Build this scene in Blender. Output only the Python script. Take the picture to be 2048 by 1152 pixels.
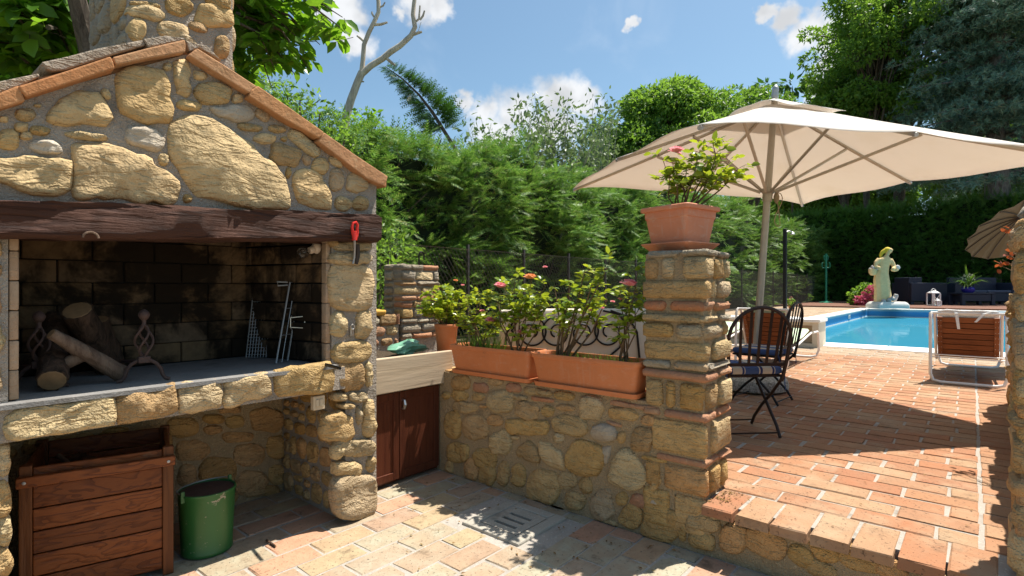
import bpy, bmesh, math, random
import numpy as np
from mathutils import Vector, Matrix
R_ = math.radians
rnd = random.Random(7)
rng = np.random.default_rng(11)
scene = bpy.context.scene
for _o in list(bpy.data.objects):
    bpy.data.objects.remove(_o)
COL = scene.collection

# ------------------------------------------------------------------ camera
TH = R_(40.36)
EYE = 1.30
cd = bpy.data.cameras.new('camera')
cd.sensor_width = 36.0
cd.lens = 1085 / 2048 * 36
cd.clip_start = 0.05
cd.clip_end = 4000
cam = bpy.data.objects.new('camera', cd)
cam.location = (0, 0, EYE)
cam.rotation_euler = (R_(90), 0, TH - R_(90))
COL.objects.link(cam)
scene.camera = cam

# measuring helpers: a sight line of the photograph met with a real plane of the place
FW = np.array([math.cos(TH), math.sin(TH), 0.0])
RT = np.array([math.sin(TH), -math.cos(TH), 0.0])
def ray(px, py):
    return FW + (px - 1024) / 1085 * RT + np.array([0, 0, (576.5 - py) / 1085])
O_ = np.array([0, 0, EYE])
def at_z(px, py, z):
    d = ray(px, py); return O_ + d * ((z - EYE) / d[2])
def at_y(px, py, y):
    d = ray(px, py); return O_ + d * (y / d[1])
def at_x(px, py, x):
    d = ray(px, py); return O_ + d * (x / d[0])
def at_d(px, py, Z):
    return O_ + ray(px, py) * Z

# ------------------------------------------------------------------ sky, sun
SUN = Vector((0.365, -0.165, 1.0)).normalized()
elev = math.asin(SUN.z)
sd = bpy.data.lights.new('sun', 'SUN')
sd.energy = 4.9
sd.angle = R_(0.53)
sd.color = (1.0, 0.94, 0.85)
sun = bpy.data.objects.new('sun', sd)
sun.rotation_euler = SUN.to_track_quat('Z', 'Y').to_euler()
sun.location = (8, -4, 30)
COL.objects.link(sun)

class NT:
    """tiny node-tree writer"""
    def __init__(self, nt):
        self.nt = nt
    def n(self, t, **kw):
        nd = self.nt.nodes.new(t)
        for k, v in kw.items():
            setattr(nd, k, v)
        return nd
    def put(self, sock, v):
        if isinstance(v, bpy.types.NodeSocket):
            self.nt.links.new(v, sock)
        elif v is not None:
            try:
                sock.default_value = v
            except Exception:
                sock.default_value = (*v, 1.0)
    def math(self, op, a, b=0.0, c=0.0, clamp=False):
        nd = self.n('ShaderNodeMath', operation=op, use_clamp=clamp)
        for i, v in enumerate((a, b, c)):
            self.put(nd.inputs[i], v)
        return nd.outputs[0]
    def vmath(self, op, a, b=None, out=0):
        nd = self.n('ShaderNodeVectorMath', operation=op)
        self.put(nd.inputs[0], a)
        if b is not None:
            self.put(nd.inputs[1], b)
        return nd.outputs[out]
    def noise(self, vec, scale=5, detail=4, rough=0.5, dist=0.0, out=0):
        nd = self.n('ShaderNodeTexNoise')
        self.put(nd.inputs['Vector'], vec)
        nd.inputs['Scale'].default_value = scale
        nd.inputs['Detail'].default_value = detail
        nd.inputs['Roughness'].default_value = rough
        nd.inputs['Distortion'].default_value = dist
        return nd.outputs[out]
    def ramp(self, fac, stops, interp='LINEAR'):
        nd = self.n('ShaderNodeValToRGB')
        cr = nd.color_ramp
        cr.interpolation = interp
        while len(cr.elements) < len(stops):
            cr.elements.new(0.5)
        for e, (p, c) in zip(cr.elements, stops):
            e.position = p
            e.color = (c, c, c, 1) if isinstance(c, (int, float)) else (*c, 1)
        self.put(nd.inputs[0], fac)
        return nd.outputs[0]
    def mix(self, fac, a, b, mode='MIX'):
        nd = self.n('ShaderNodeMix', data_type='RGBA', blend_type=mode)
        self.put(nd.inputs[0], fac)
        self.put(nd.inputs[6], a)
        self.put(nd.inputs[7], b)
        return nd.outputs[2]
    def mrange(self, v, a, b, c=0.0, d=1.0, smooth=True):
        nd = self.n('ShaderNodeMapRange', interpolation_type='SMOOTHSTEP' if smooth else 'LINEAR')
        for i, x in enumerate((v, a, b, c, d)):
            self.put(nd.inputs[i], x)
        return nd.outputs[0]

w = bpy.data.worlds.new('World')
scene.world = w
w.use_nodes = True
w.node_tree.nodes.clear()
g = NT(w.node_tree)
sky = g.n('ShaderNodeTexSky', sky_type='NISHITA')
sky.sun_disc = False
sky.sun_elevation = elev
sky.sun_rotation = math.atan2(SUN.x, SUN.y)
sky.altitude = 200
sky.air_density = 1.0
sky.dust_density = 1.7
sky.ozone_density = 1.0
dirv = g.n('ShaderNodeTexCoord').outputs['Generated']
nz = g.noise(dirv, 9, 4, 0.62)
nz2 = g.noise(dirv, 34, 3, 0.6)
edge = g.math('ADD', g.math('MULTIPLY', g.math('SUBTRACT', nz, 0.5), 0.075), g.math('MULTIPLY', g.math('SUBTRACT', nz2, 0.5), 0.05))
cl = None
# fair-weather cumulus, as directions and angular radii
for px, py, r in [(1110, 195, 62), (1035, 225, 72), (975, 222, 46), (1160, 205, 40), (1000, 268, 78), (1095, 255, 80), (930, 203, 26),
                  (690, 20, 48), (700, 85, 40), (640, 40, 40), (835, 5, 50), (880, 22, 26), (800, 25, 20),
                  (1575, 38, 30), (1610, 68, 42), (1665, 70, 40), (1690, 120, 46), (1540, 22, 18), (1265, 46, 15), (1330, 182, 20),
                  (1650, 180, 30), (2300, 200, 90), (2420, 150, 120), (-250, 150, 130), (-420, 210, 120), (-120, 220, 80), (400, 300, 90)]:
    c = ray(px, py); c /= np.linalg.norm(c)
    v = g.vmath('MULTIPLY', g.vmath('SUBTRACT', dirv, tuple(c)), (1, 1, 1.25))
    ln = g.math('ADD', g.vmath('LENGTH', v, out=1), edge)
    rr = r / 1085 * 0.86
    m = g.mrange(ln, rr * 1.22, rr * 0.40)
    cl = m if cl is None else g.math('MAXIMUM', cl, m)
# thin high streaks over the whole sky
sv = g.vmath('MULTIPLY', dirv, (2.2, 5.5, 7.0))
ci = g.mrange(g.noise(sv, 1.1, 4, 0.6, 0.5), 0.52, 0.9, 0.0, 0.30)
shade = g.mrange(g.noise(dirv, 16, 3, 0.55), 0.32, 0.62, 0.72, 1.0)
cloudcol = g.vmath('MULTIPLY', (5.9, 6.0, 6.15), shade)
skyc = g.vmath('MULTIPLY', sky.outputs[0], (0.87, 1.03, 1.0))
skyc = g.mix(ci, skyc, (4.6, 5.3, 6.2, 1))
skyc = g.mix(g.math('MULTIPLY', cl, 0.97), skyc, cloudcol)
bg = g.n('ShaderNodeBackground')
g.put(bg.inputs[0], skyc)
bg.inputs[1].default_value = 0.092
g.nt.links.new(bg.outputs[0], g.n('ShaderNodeOutputWorld').inputs[0])

w.cycles.sampling_method = 'MANUAL'
w.cycles.sample_map_resolution = 256
vs = scene.view_settings
vs.view_transform = 'Standard'
vs.look = 'None'
vs.exposure = 0.82
vs.gamma = 1.0
scene.cycles.use_denoising = True
scene.cycles.max_bounces = 7
scene.cycles.diffuse_bounces = 3
scene.cycles.transparent_max_bounces = 16
scene.cycles.caustics_reflective = False
scene.cycles.caustics_refractive = False

# ------------------------------------------------------------------ materials
M = {}
def new_mat(name):
    m = bpy.data.materials.new(name)
    m.use_nodes = True
    m.node_tree.nodes.clear()
    g = NT(m.node_tree)
    out = g.n('ShaderNodeOutputMaterial')
    M[name] = m
    return g, out
def principled(g, out, col, rough=0.7, metal=0.0, bump=None, bstr=0.5, bdist=0.01, spec=0.4, **kw):
    p = g.n('ShaderNodeBsdfPrincipled')
    g.put(p.inputs['Base Color'], col)
    g.put(p.inputs['Roughness'], rough)
    p.inputs['Metallic'].default_value = metal
    p.inputs['Specular IOR Level'].default_value = spec
    for k, v in kw.items():
        g.put(p.inputs[k.replace('_', ' ')], v)
    if bump is not None:
        b = g.n('ShaderNodeBump')
        b.inputs['Strength'].default_value = bstr
        b.inputs['Distance'].default_value = bdist
        g.put(b.inputs['Height'], bump)
        g.nt.links.new(b.outputs[0], p.inputs['Normal'])
    g.nt.links.new(p.outputs[0], out.inputs[0])
    return p
def pos(g):
    return g.n('ShaderNodeNewGeometry').outputs['Position']
def rand(g):
    a = g.n('ShaderNodeObjectInfo').outputs['Random']
    b = g.n('ShaderNodeNewGeometry').outputs['Random Per Island']
    return g.math('FRACT', g.math('ADD', a, b))
def m_plain(name, col, rough=0.6, metal=0.0, var=0.15, scale=8, bstr=0.15, bdist=0.004, spec=0.4, **kw):
    g, out = new_mat(name)
    p = pos(g)
    n = g.noise(p, scale, 3, 0.6)
    c = g.mix(n, tuple(x * (1 - var) for x in col) + (1,), tuple(min(1, x * (1 + var)) for x in col) + (1,))
    principled(g, out, c, rough, metal, g.noise(p, scale * 9, 1, 0.6), bstr, bdist, spec, **kw)
    return M[name]
def m_stone(name, cols, bdist=0.02, dirt=0.5, fine=1.0, dark=(0.10, 0.085, 0.06), mid=0.42, strata=0.27):
    g, out = new_mat(name)
    p = pos(g)
    r = rand(g)
    base = g.ramp(r, [(i / max(1, len(cols) - 1), c) for i, c in enumerate(cols)])
    n1 = g.noise(p, 8, 4, 0.66)
    n2 = g.noise(p, 40, 3, 0.7)
    n3 = g.noise(p, 150, 1, 0.6)
    base = g.mix(g.mrange(n1, 0.3, 0.72), g.mix(0.32, base, (0.20, 0.13, 0.06, 1)), base)
    base = g.mix(g.mrange(n2, 0.55, 0.75, 0, 0.35), base, (0.56, 0.43, 0.25, 1))
    base = g.mix(g.mrange(g.noise(p, 15, 4, 0.75), 0.56, 0.74, 0, dirt), base, (*dark, 1))
    base = g.mix(g.mrange(n3, 0.62, 0.74, 0, 0.45), base, (0.14, 0.11, 0.075, 1))
    h = g.math('ADD', g.math('MULTIPLY', n2, mid), g.math('MULTIPLY', n1, 1.5))
    vl = g.vmath('MULTIPLY', p, (3.0, 3.0, 11.0))
    led = g.noise(vl, 2.2, 3, 0.6, 0.8)
    h = g.math('ADD', h, g.math('MULTIPLY', g.mrange(led, 0.44, 0.58), strata))
    h = g.math('ADD', h, g.math('MULTIPLY', n3, 0.25 * fine))
    principled(g, out, base, 0.9, 0, h, 1.0, bdist, 0.25)
    return M[name]
OCHRE = [(0.439, 0.257, 0.082), (0.571, 0.437, 0.257), (0.479, 0.309, 0.117), (0.428, 0.342, 0.218), (0.541, 0.342, 0.187), (0.377, 0.242, 0.109), (0.612, 0.475, 0.265), (0.469, 0.328, 0.156)]
m_stone('stone', OCHRE, 0.027)
m_stone('stone_smooth', [(0.510, 0.314, 0.109), (0.612, 0.456, 0.250), (0.479, 0.314, 0.133), (0.612, 0.427, 0.211), (0.530, 0.389, 0.226), (0.581, 0.389, 0.164)], 0.022, 0.35, 0.35, mid=0.18)
m_stone('stone_shaded', [(0.486, 0.273, 0.081), (0.605, 0.404, 0.183), (0.508, 0.325, 0.120), (0.464, 0.339, 0.183), (0.594, 0.339, 0.148), (0.432, 0.259, 0.099), (0.562, 0.358, 0.134)], 0.026, 0.5)
m_stone('stone_pale', [(0.50, 0.44, 0.36), (0.46, 0.39, 0.30), (0.54, 0.47, 0.38)], 0.012, 0.15, 0.6)
m_stone('stone_grey', [(0.36, 0.32, 0.25), (0.30, 0.26, 0.20), (0.40, 0.35, 0.26)], 0.022, 0.5)
m_stone('brick_old', [(0.42, 0.17, 0.085), (0.46, 0.22, 0.12), (0.40, 0.20, 0.12), (0.48, 0.28, 0.17)], 0.014, 0.4, strata=0.05)
m_stone('roof_tile', [(0.47, 0.205, 0.085), (0.50, 0.27, 0.14), (0.46, 0.185, 0.07), (0.48, 0.23, 0.10)], 0.007, 0.5, 0.6, (0.12, 0.08, 0.05), strata=0.0)
m_stone('roof_slab', [(0.36, 0.29, 0.22), (0.30, 0.25, 0.2)], 0.02, 0.75, 1.0, (0.07, 0.06, 0.05))

def m_mortar(name, c1, c2, bdist=0.02):
    g, out = new_mat(name)
    p = pos(g)
    n1 = g.noise(p, 7, 3, 0.65)
    n2 = g.noise(p, 80, 2, 0.7)
    c = g.mix(n1, (*c1, 1), (*c2, 1))
    c = g.mix(g.mrange(n2, 0.58, 0.72, 0, 0.5), c, tuple(x * 1.6 for x in c2) + (1,))
    c = g.mix(g.mrange(g.noise(p, 5, 3, 0.7), 0.55, 0.75, 0, 0.5), c, (0.09, 0.075, 0.06, 1))
    principled(g, out, c, 0.95, 0, g.math('ADD', n2, g.math('MULTIPLY', n1, 1.5)), 0.9, bdist, 0.2)
m_mortar('mortar', (0.29, 0.245, 0.20), (0.41, 0.355, 0.295))
m_mortar('mortar_brown', (0.322, 0.233, 0.131), (0.437, 0.328, 0.197))
m_mortar('grout', (0.29, 0.26, 0.22), (0.42, 0.385, 0.34), 0.006)
m_mortar('concrete', (0.33, 0.30, 0.25), (0.42, 0.39, 0.33), 0.004)
m_mortar('hearth_slab', (0.16, 0.155, 0.15), (0.26, 0.25, 0.235), 0.004)
m_mortar('soil', (0.045, 0.03, 0.018), (0.11, 0.08, 0.05), 0.03)
m_mortar('ground', (0.10, 0.09, 0.05), (0.16, 0.15, 0.08), 0.03)

def m_paver(name, cols, dirt=0.55):
    g, out = new_mat(name)
    p = pos(g)
    r = rand(g)
    base = g.ramp(r, [(i / (len(cols) - 1), c) for i, c in enumerate(cols)])
    n1 = g.noise(p, 11, 4, 0.68)
    n2 = g.noise(p, 70, 3, 0.7)
    base = g.mix(g.mrange(n1, 0.35, 0.7), g.mix(0.4, base, (0.28, 0.16, 0.09, 1)), base)
    base = g.mix(g.mrange(g.noise(p, 3.1, 3, 0.7), 0.46, 0.68, 0, 0.55), base, (0.38, 0.275, 0.175, 1))
    base = g.mix(g.mrange(g.noise(p, 6.5, 5, 0.78), 0.53, 0.70, 0, dirt), base, (0.085, 0.06, 0.035, 1))
    base = g.mix(g.mrange(n2, 0.60, 0.70, 0, 0.65), base, (0.07, 0.055, 0.04, 1))
    pit = g.mrange(n2, 0.60, 0.72, 1, 0)
    h = g.math('ADD', g.math('MULTIPLY', n1, 1.2), g.math('MULTIPLY', pit, 0.5))
    principled(g, out, base, 0.82, 0, h, 0.8, 0.008, 0.3)
m_paver('paver_red', [(0.347, 0.140, 0.065), (0.381, 0.204, 0.108), (0.347, 0.165, 0.082), (0.375, 0.238, 0.136), (0.319, 0.133, 0.068), (0.361, 0.175, 0.089)], 0.35)
m_paver('paver_tan', [(0.36, 0.33, 0.20), (0.50, 0.26, 0.16), (0.373, 0.253, 0.178), (0.373, 0.336, 0.241), (0.358, 0.227, 0.152), (0.366, 0.354, 0.258), (0.389, 0.312, 0.231), (0.336, 0.312, 0.215), (0.373, 0.287, 0.204)], 0.62)
m_paver('paver_pale', [(0.400, 0.288, 0.192), (0.416, 0.336, 0.240), (0.376, 0.248, 0.160)], 0.4)

def m_wood(name, c1, c2, axis=0, scale=1.0, rough=0.5, bdist=0.006, weather=0.0, ring=14):
    g, out = new_mat(name)
    p = pos(g)
    st = [14.0, 14.0, 14.0]
    st[axis] = 1.1
    v = g.vmath('MULTIPLY', p, tuple(s * scale for s in st))
    r = rand(g)
    cmb = g.n('ShaderNodeCombineXYZ')
    g.put(cmb.inputs[0], g.math('MULTIPLY', r, 37.0)); g.put(cmb.inputs[1], g.math('MULTIPLY', r, 19.0)); g.put(cmb.inputs[2], g.math('MULTIPLY', r, 53.0))
    v = g.vmath('ADD', v, cmb.outputs[0])
    n1 = g.noise(v, 0.8, 3, 0.55, 0.4)
    rings = g.math('FRACT', g.math('MULTIPLY', n1, ring))
    rings = g.mrange(rings, 0.0, 0.55, 0, 1)
    n2 = g.noise(v, 4.0, 6, 0.7)
    f = g.math('ADD', g.math('MULTIPLY', rings, 0.6), g.math('MULTIPLY', n2, 0.55), clamp=True)
    c = g.mix(f, (*c1, 1), (*c2, 1))
    c = g.mix(g.mrange(r, 0, 1, 0, 0.35), c, (*[x * 0.55 for x in c1], 1))
    if weather:
        c = g.mix(g.mrange(g.noise(v, 1.6, 6, 0.75), 0.6, 0.74, 0, weather), c, (0.36, 0.28, 0.2, 1))
    principled(g, out, c, rough, 0, g.math('ADD', n2, g.math('MULTIPLY', rings, 0.5)), 0.8, bdist, 0.25)
m_wood('beam_wood', (0.030, 0.012, 0.008), (0.085, 0.036, 0.022), 0, 1.3, 0.75, 0.03, 0.03, 5)
m_wood('crate_wood', (0.080, 0.020, 0.007), (0.24, 0.070, 0.018), 0, 1.0, 0.45, 0.004, 0.35, 9)
m_wood('crate_wood_up', (0.11, 0.036, 0.013), (0.19, 0.065, 0.02), 2, 1.0, 0.45, 0.004, 0.3, 7)
m_wood('door_wood', (0.075, 0.020, 0.010), (0.115, 0.034, 0.016), 2, 1.6, 0.45, 0.002, 0.0, 5)
m_wood('plank_wood', (0.50, 0.385, 0.255), (0.60, 0.48, 0.34), 0, 0.6, 0.8, 0.003, 0.0, 5)
m_wood('slat_wood', (0.16, 0.05, 0.018), (0.27, 0.09, 0.032), 1, 1.0, 0.5, 0.003, 0.0, 5)
def m_bark(name, c1, c2, sz=9.0, bd=0.02):
    g, out = new_mat(name)
    p = pos(g)
    v = g.vmath('MULTIPLY', p, (1, 1, 0.22))
    n = g.noise(v, sz * 3, 7, 0.7, 0.6)
    c = g.mix(g.mrange(n, 0.32, 0.68), (*c1, 1), (*c2, 1))
    c = g.mix(g.mrange(g.noise(p, sz * 0.5, 5, 0.6), 0.5, 0.75, 0, 0.4), c, tuple(min(1, x * 1.5) for x in c2) + (1,))
    principled(g, out, c, 0.9, 0, n, 1.0, bd, 0.2)
m_bark('bark', (0.05, 0.038, 0.028), (0.15, 0.12, 0.09))
m_bark('bark_pale', (0.34, 0.29, 0.23), (0.55, 0.49, 0.40), 6, 0.006)
m_bark('bark_cedar', (0.10, 0.085, 0.075), (0.27, 0.24, 0.215), 3.0, 0.05)
m_bark('log_bark', (0.035, 0.022, 0.014), (0.12, 0.07, 0.045), 10, 0.025)
m_bark('log_pale', (0.10, 0.062, 0.042), (0.22, 0.15, 0.105), 8, 0.01)
m_bark('stem', (0.09, 0.055, 0.03), (0.20, 0.13, 0.07), 20, 0.002)
m_plain('log_end', (0.24, 0.14, 0.065), 0.8, var=0.35, scale=30)

def m_leaf(name, cols, trans=0.35, rough=0.45, spec=0.4, tcol=(0.25, 0.42, 0.03)):
    g, out = new_mat(name)
    r = g.n('ShaderNodeNewGeometry').outputs['Random Per Island']
    n = g.noise(pos(g), 1.7, 1, 0.5)
    f = g.math('ADD', g.math('MULTIPLY', r, 0.65), g.math('MULTIPLY', n, 0.35))
    c = g.ramp(f, [(i / (len(cols) - 1) * 0.8 + 0.1, x) for i, x in enumerate(cols)])
    p = g.n('ShaderNodeBsdfPrincipled')
    g.put(p.inputs['Base Color'], c)
    p.inputs['Roughness'].default_value = rough
    p.inputs['Specular IOR Level'].default_value = spec
    t = g.n('ShaderNodeBsdfTranslucent')
    g.put(t.inputs[0], g.mix(0.5, c, (*tcol, 1)))
    mx = g.n('ShaderNodeMixShader')
    mx.inputs[0].default_value = trans
    g.nt.links.new(p.outputs[0], mx.inputs[1]); g.nt.links.new(t.outputs[0], mx.inputs[2])
    g.nt.links.new(mx.outputs[0], out.inputs[0])
m_leaf('leaf_thuja', [(0.020, 0.072, 0.012), (0.055, 0.155, 0.024), (0.13, 0.28, 0.045), (0.29, 0.43, 0.11), (0.20, 0.12, 0.04)], 0.36, 0.5, 0.35, (0.16, 0.32, 0.03))
m_leaf('leaf_hedge_far', [(0.045, 0.13, 0.022), (0.085, 0.20, 0.034), (0.14, 0.28, 0.05)], 0.45, 0.5, 0.35, (0.20, 0.40, 0.04))
m_leaf('leaf_walnut', [(0.06, 0.16, 0.016), (0.09, 0.21, 0.02), (0.15, 0.29, 0.03)], 0.58, 0.35, 0.5, (0.32, 0.56, 0.02))
m_leaf('leaf_dark', [(0.030, 0.085, 0.016), (0.045, 0.115, 0.02), (0.06, 0.14, 0.028)], 0.3, 0.35, 0.5, (0.12, 0.30, 0.02))
m_leaf('leaf_tree', [(0.05, 0.125, 0.018), (0.085, 0.185, 0.025), (0.13, 0.24, 0.04)], 0.48, 0.45, 0.4, (0.24, 0.42, 0.03))
m_leaf('leaf_light', [(0.075, 0.17, 0.025), (0.12, 0.24, 0.032), (0.20, 0.33, 0.05)], 0.52, 0.45, 0.4, (0.30, 0.50, 0.04))
m_leaf('leaf_silver', [(0.10, 0.155, 0.06), (0.14, 0.20, 0.085), (0.20, 0.26, 0.13)], 0.35, 0.45, 0.5, (0.22, 0.34, 0.08))
m_leaf('leaf_cedar', [(0.06, 0.14, 0.10), (0.11, 0.22, 0.155), (0.17, 0.29, 0.21), (0.24, 0.35, 0.26), (0.22, 0.16, 0.07)], 0.2, 0.55, 0.3, (0.14, 0.25, 0.13))
m_leaf('leaf_rose', [(0.085, 0.18, 0.022), (0.17, 0.28, 0.025), (0.30, 0.39, 0.03), (0.46, 0.48, 0.04)], 0.45, 0.3, 0.6, (0.52, 0.56, 0.02))
m_leaf('leaf_grass', [(0.07, 0.16, 0.02), (0.12, 0.23, 0.03), (0.20, 0.28, 0.05)], 0.4, 0.5, 0.3, (0.26, 0.42, 0.03))
m_leaf('petal_pink', [(0.74, 0.20, 0.25), (0.84, 0.32, 0.36), (0.88, 0.46, 0.48)], 0.4, 0.5, 0.2, (0.9, 0.35, 0.38))
m_leaf('petal_orange', [(0.75, 0.28, 0.10), (0.80, 0.36, 0.18)], 0.35, 0.5, 0.2, (0.8, 0.35, 0.12))
m_leaf('petal_hydrangea', [(0.50, 0.07, 0.15), (0.62, 0.13, 0.22), (0.66, 0.22, 0.24)], 0.25, 0.6, 0.2, (0.7, 0.15, 0.25))
m_leaf('petal_white', [(0.45, 0.50, 0.28), (0.62, 0.64, 0.45)], 0.3, 0.6, 0.2, (0.6, 0.65, 0.4))
m_leaf('leaf_red', [(0.22, 0.05, 0.02), (0.34, 0.09, 0.03)], 0.4, 0.5, 0.3, (0.5, 0.12, 0.03))

def m_terracotta(name, col, bloom, rough):
    g, out = new_mat(name)
    p = pos(g)
    n1 = g.noise(p, 6, 4, 0.7); n2 = g.noise(g.vmath('MULTIPLY', p, (1, 1, 2.6)), 13, 5, 0.75); n3 = g.noise(p, 120, 2, 0.6)
    c = g.mix(n1, tuple(x * 0.82 for x in col) + (1,), tuple(min(1, x * 1.15) for x in col) + (1,))
    c = g.mix(g.mrange(n2, 0.52, 0.72, 0, bloom), c, (0.58, 0.42, 0.32, 1))
    c = g.mix(g.mrange(g.noise(p, 17, 5, 0.75), 0.6, 0.75, 0, 0.5), c, (0.16, 0.09, 0.055, 1))
    sep = g.n('ShaderNodeSeparateXYZ'); g.put(sep.inputs[0], g.n('ShaderNodeTexCoord').outputs['Object'])
    drip = g.noise(g.vmath('MULTIPLY', p, (22, 22, 1.6)), 1.0, 4, 0.7)
    c = g.mix(g.mrange(drip, 0.55, 0.75, 0, bloom * 0.9), c, (0.55, 0.43, 0.35, 1))
    principled(g, out, c, rough, 0, g.math('ADD', n3, n1), 0.3, 0.004, 0.3)
m_terracotta('terracotta', (0.60, 0.20, 0.075), 0.22, 0.5)
m_terracotta('terracotta_old', (0.60, 0.23, 0.125), 0.45, 0.65)
m_plain('iron_black', (0.018, 0.016, 0.016), 0.42, 0.6, 0.2, 20)
m_plain('iron_brown', (0.035, 0.022, 0.018), 0.45, 0.4, 0.25, 20)
m_plain('iron_rust', (0.085, 0.050, 0.040), 0.7, 0.3, 0.4, 30, 0.4)
m_plain('steel', (0.62, 0.60, 0.57), 0.32, 0.95, 0.1, 20)
m_plain('pole_metal', (0.46, 0.42, 0.35), 0.45, 0.5, 0.1, 20)
m_plain('galvanised', (0.42, 0.42, 0.42), 0.5, 0.7, 0.15, 20)
m_plain('fence_wire', (0.10, 0.10, 0.095), 0.5, 0.4, 0.15, 20)
m_plain('fence_post', (0.06, 0.055, 0.05), 0.6, 0.2, 0.15, 20)
m_plain('white_paint', (0.80, 0.78, 0.75), 0.4, var=0.04)
m_plain('white_coping', (0.80, 0.78, 0.74), 0.7, var=0.06, scale=4)
m_plain('white_fabric', (0.80, 0.79, 0.76), 0.9, var=0.05)
m_plain('cream_fabric', (0.60, 0.53, 0.41), 0.9, var=0.06, scale=4)
m_plain('green_fabric', (0.56, 0.66, 0.46), 0.9, var=0.05)
m_plain('red_plastic', (0.62, 0.03, 0.02), 0.3, var=0.06)
m_plain('bristle', (0.06, 0.045, 0.035), 0.8, var=0.3, scale=60, bstr=0.8)
m_plain('porcelain', (0.62, 0.50, 0.40), 0.3, var=0.08)
m_plain('switch_plastic', (0.55, 0.44, 0.30), 0.4, var=0.06)
m_plain('rattan', (0.022, 0.026, 0.045), 0.55, var=0.2, scale=30, bstr=0.5)
m_plain('cushion_grey', (0.09, 0.10, 0.14), 0.9, var=0.1)
m_plain('green_metal', (0.02, 0.22, 0.13), 0.4, var=0.1)
m_plain('blue_glaze', (0.03, 0.03, 0.30), 0.2, var=0.1)
m_plain('liner', (0.06, 0.40, 0.68), 0.35, var=0.06, scale=2)
m_plain('liner_dark', (0.035, 0.27, 0.60), 0.35, var=0.06, scale=2)
m_plain('liner_band', (0.30, 0.50, 0.66), 0.4, var=0.06, scale=2)
m_plain('statue_stone', (0.74, 0.54, 0.26), 0.85, var=0.22, scale=9, bstr=0.5, bdist=0.01)
m_plain('statue_white', (0.66, 0.64, 0.58), 0.85, var=0.15, scale=6, bstr=0.5, bdist=0.01)
m_plain('statue_yellow', (0.62, 0.47, 0.035), 0.8, var=0.2, scale=10)
m_plain('statue_grey', (0.40, 0.37, 0.35), 0.85, var=0.3, scale=14)
m_plain('parasol_brown', (0.12, 0.095, 0.055), 0.9, var=0.1)
m_plain('deck_wood', (0.17, 0.075, 0.045), 0.8, var=0.25, scale=10)
m_plain('soot_dark', (0.010, 0.009, 0.008), 0.95, var=0.3)
m_plain('rope', (0.36, 0.28, 0.18), 0.9, var=0.1)
m_plain('green_bag', (0.16, 0.36, 0.24), 0.35, var=0.5, scale=14)
m_plain('yellow_stone', (0.52, 0.30, 0.05), 0.8, var=0.2)
m_plain('wax', (0.75, 0.72, 0.6), 0.5)

def m_bucket():
    g, out = new_mat('bucket_green')
    p = pos(g)
    n = g.noise(g.vmath('MULTIPLY', p, (1, 1, 1.6)), 15, 7, 0.7)
    mask = g.mrange(n, 0.615, 0.64)
    c = g.mix(g.noise(p, 6, 5, 0.6), (0.018, 0.095, 0.022, 1), (0.03, 0.135, 0.035, 1))
    c = g.mix(mask, c, (0.33, 0.30, 0.24, 1))
    principled(g, out, c, 0.38, 0.0, n, 0.15, 0.003, 0.5)
m_bucket()
def m_firebrick():
    g, out = new_mat('firebrick')
    p = pos(g)
    r = rand(g)
    c = g.ramp(r, [(0, (0.30, 0.165, 0.07)), (0.5, (0.33, 0.205, 0.105)), (1, (0.28, 0.185, 0.115))])
    n = g.noise(p, 16, 6, 0.65)
    c = g.mix(g.mrange(n, 0.35, 0.7), g.mix(0.5, c, (0.08, 0.055, 0.035, 1)), c)
    soot = g.mrange(g.noise(p, 3.2, 5, 0.68, 0.4), 0.36, 0.54, 0.40, 1.0)
    c = g.mix(g.math('MULTIPLY', soot, 0.97), c, (0.012, 0.008, 0.005, 1))
    principled(g, out, c, 0.9, 0, n, 0.6, 0.006, 0.2)
m_firebrick()
m_stone('firebrick_clean', [(0.40, 0.27, 0.18), (0.44, 0.31, 0.21)], 0.006, 0.4, 0.6)
def m_canvas():
    g, out = new_mat('canvas')
    p = pos(g)
    n = g.noise(p, 1.6, 5, 0.65)
    c = g.mix(g.mrange(n, 0.45, 0.72, 0, 0.35), (0.82, 0.79, 0.74, 1), (0.70, 0.65, 0.55, 1))
    d = g.n('ShaderNodeBsdfDiffuse'); g.put(d.inputs[0], c)
    t = g.n('ShaderNodeBsdfTranslucent'); g.put(t.inputs[0], g.mix(0.6, c, (0.82, 0.72, 0.62, 1)))
    b = g.n('ShaderNodeBump'); b.inputs['Strength'].default_value = 0.25; b.inputs['Distance'].default_value = 0.02
    g.put(b.inputs['Height'], g.noise(p, 5, 4, 0.5))
    g.nt.links.new(b.outputs[0], d.inputs['Normal'])
    mx = g.n('ShaderNodeMixShader'); mx.inputs[0].default_value = 0.42
    g.nt.links.new(d.outputs[0], mx.inputs[1]); g.nt.links.new(t.outputs[0], mx.inputs[2])
    g.nt.links.new(mx.outputs[0], out.inputs[0])
m_canvas()
def m_stripe():
    g, out = new_mat('striped_fabric')
    o = g.n('ShaderNodeTexCoord').outputs['Object']
    s = g.n('ShaderNodeSeparateXYZ'); g.put(s.inputs[0], o)
    u = g.math('FRACT', g.math('ADD', g.math('MULTIPLY', s.outputs[0], 4.6), 0.28))
    B = (0.055, 0.095, 0.22); W = (0.50, 0.45, 0.36); N = (0.03, 0.045, 0.13)
    c = g.ramp(u, [(0.0, B), (0.42, W), (0.46, N), (0.54, W), (0.86, N), (0.93, W), (0.96, B)], 'CONSTANT')
    principled(g, out, c, 0.92, 0, g.noise(o, 160, 3, 0.5), 0.3, 0.003, 0.2)
m_stripe()
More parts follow.
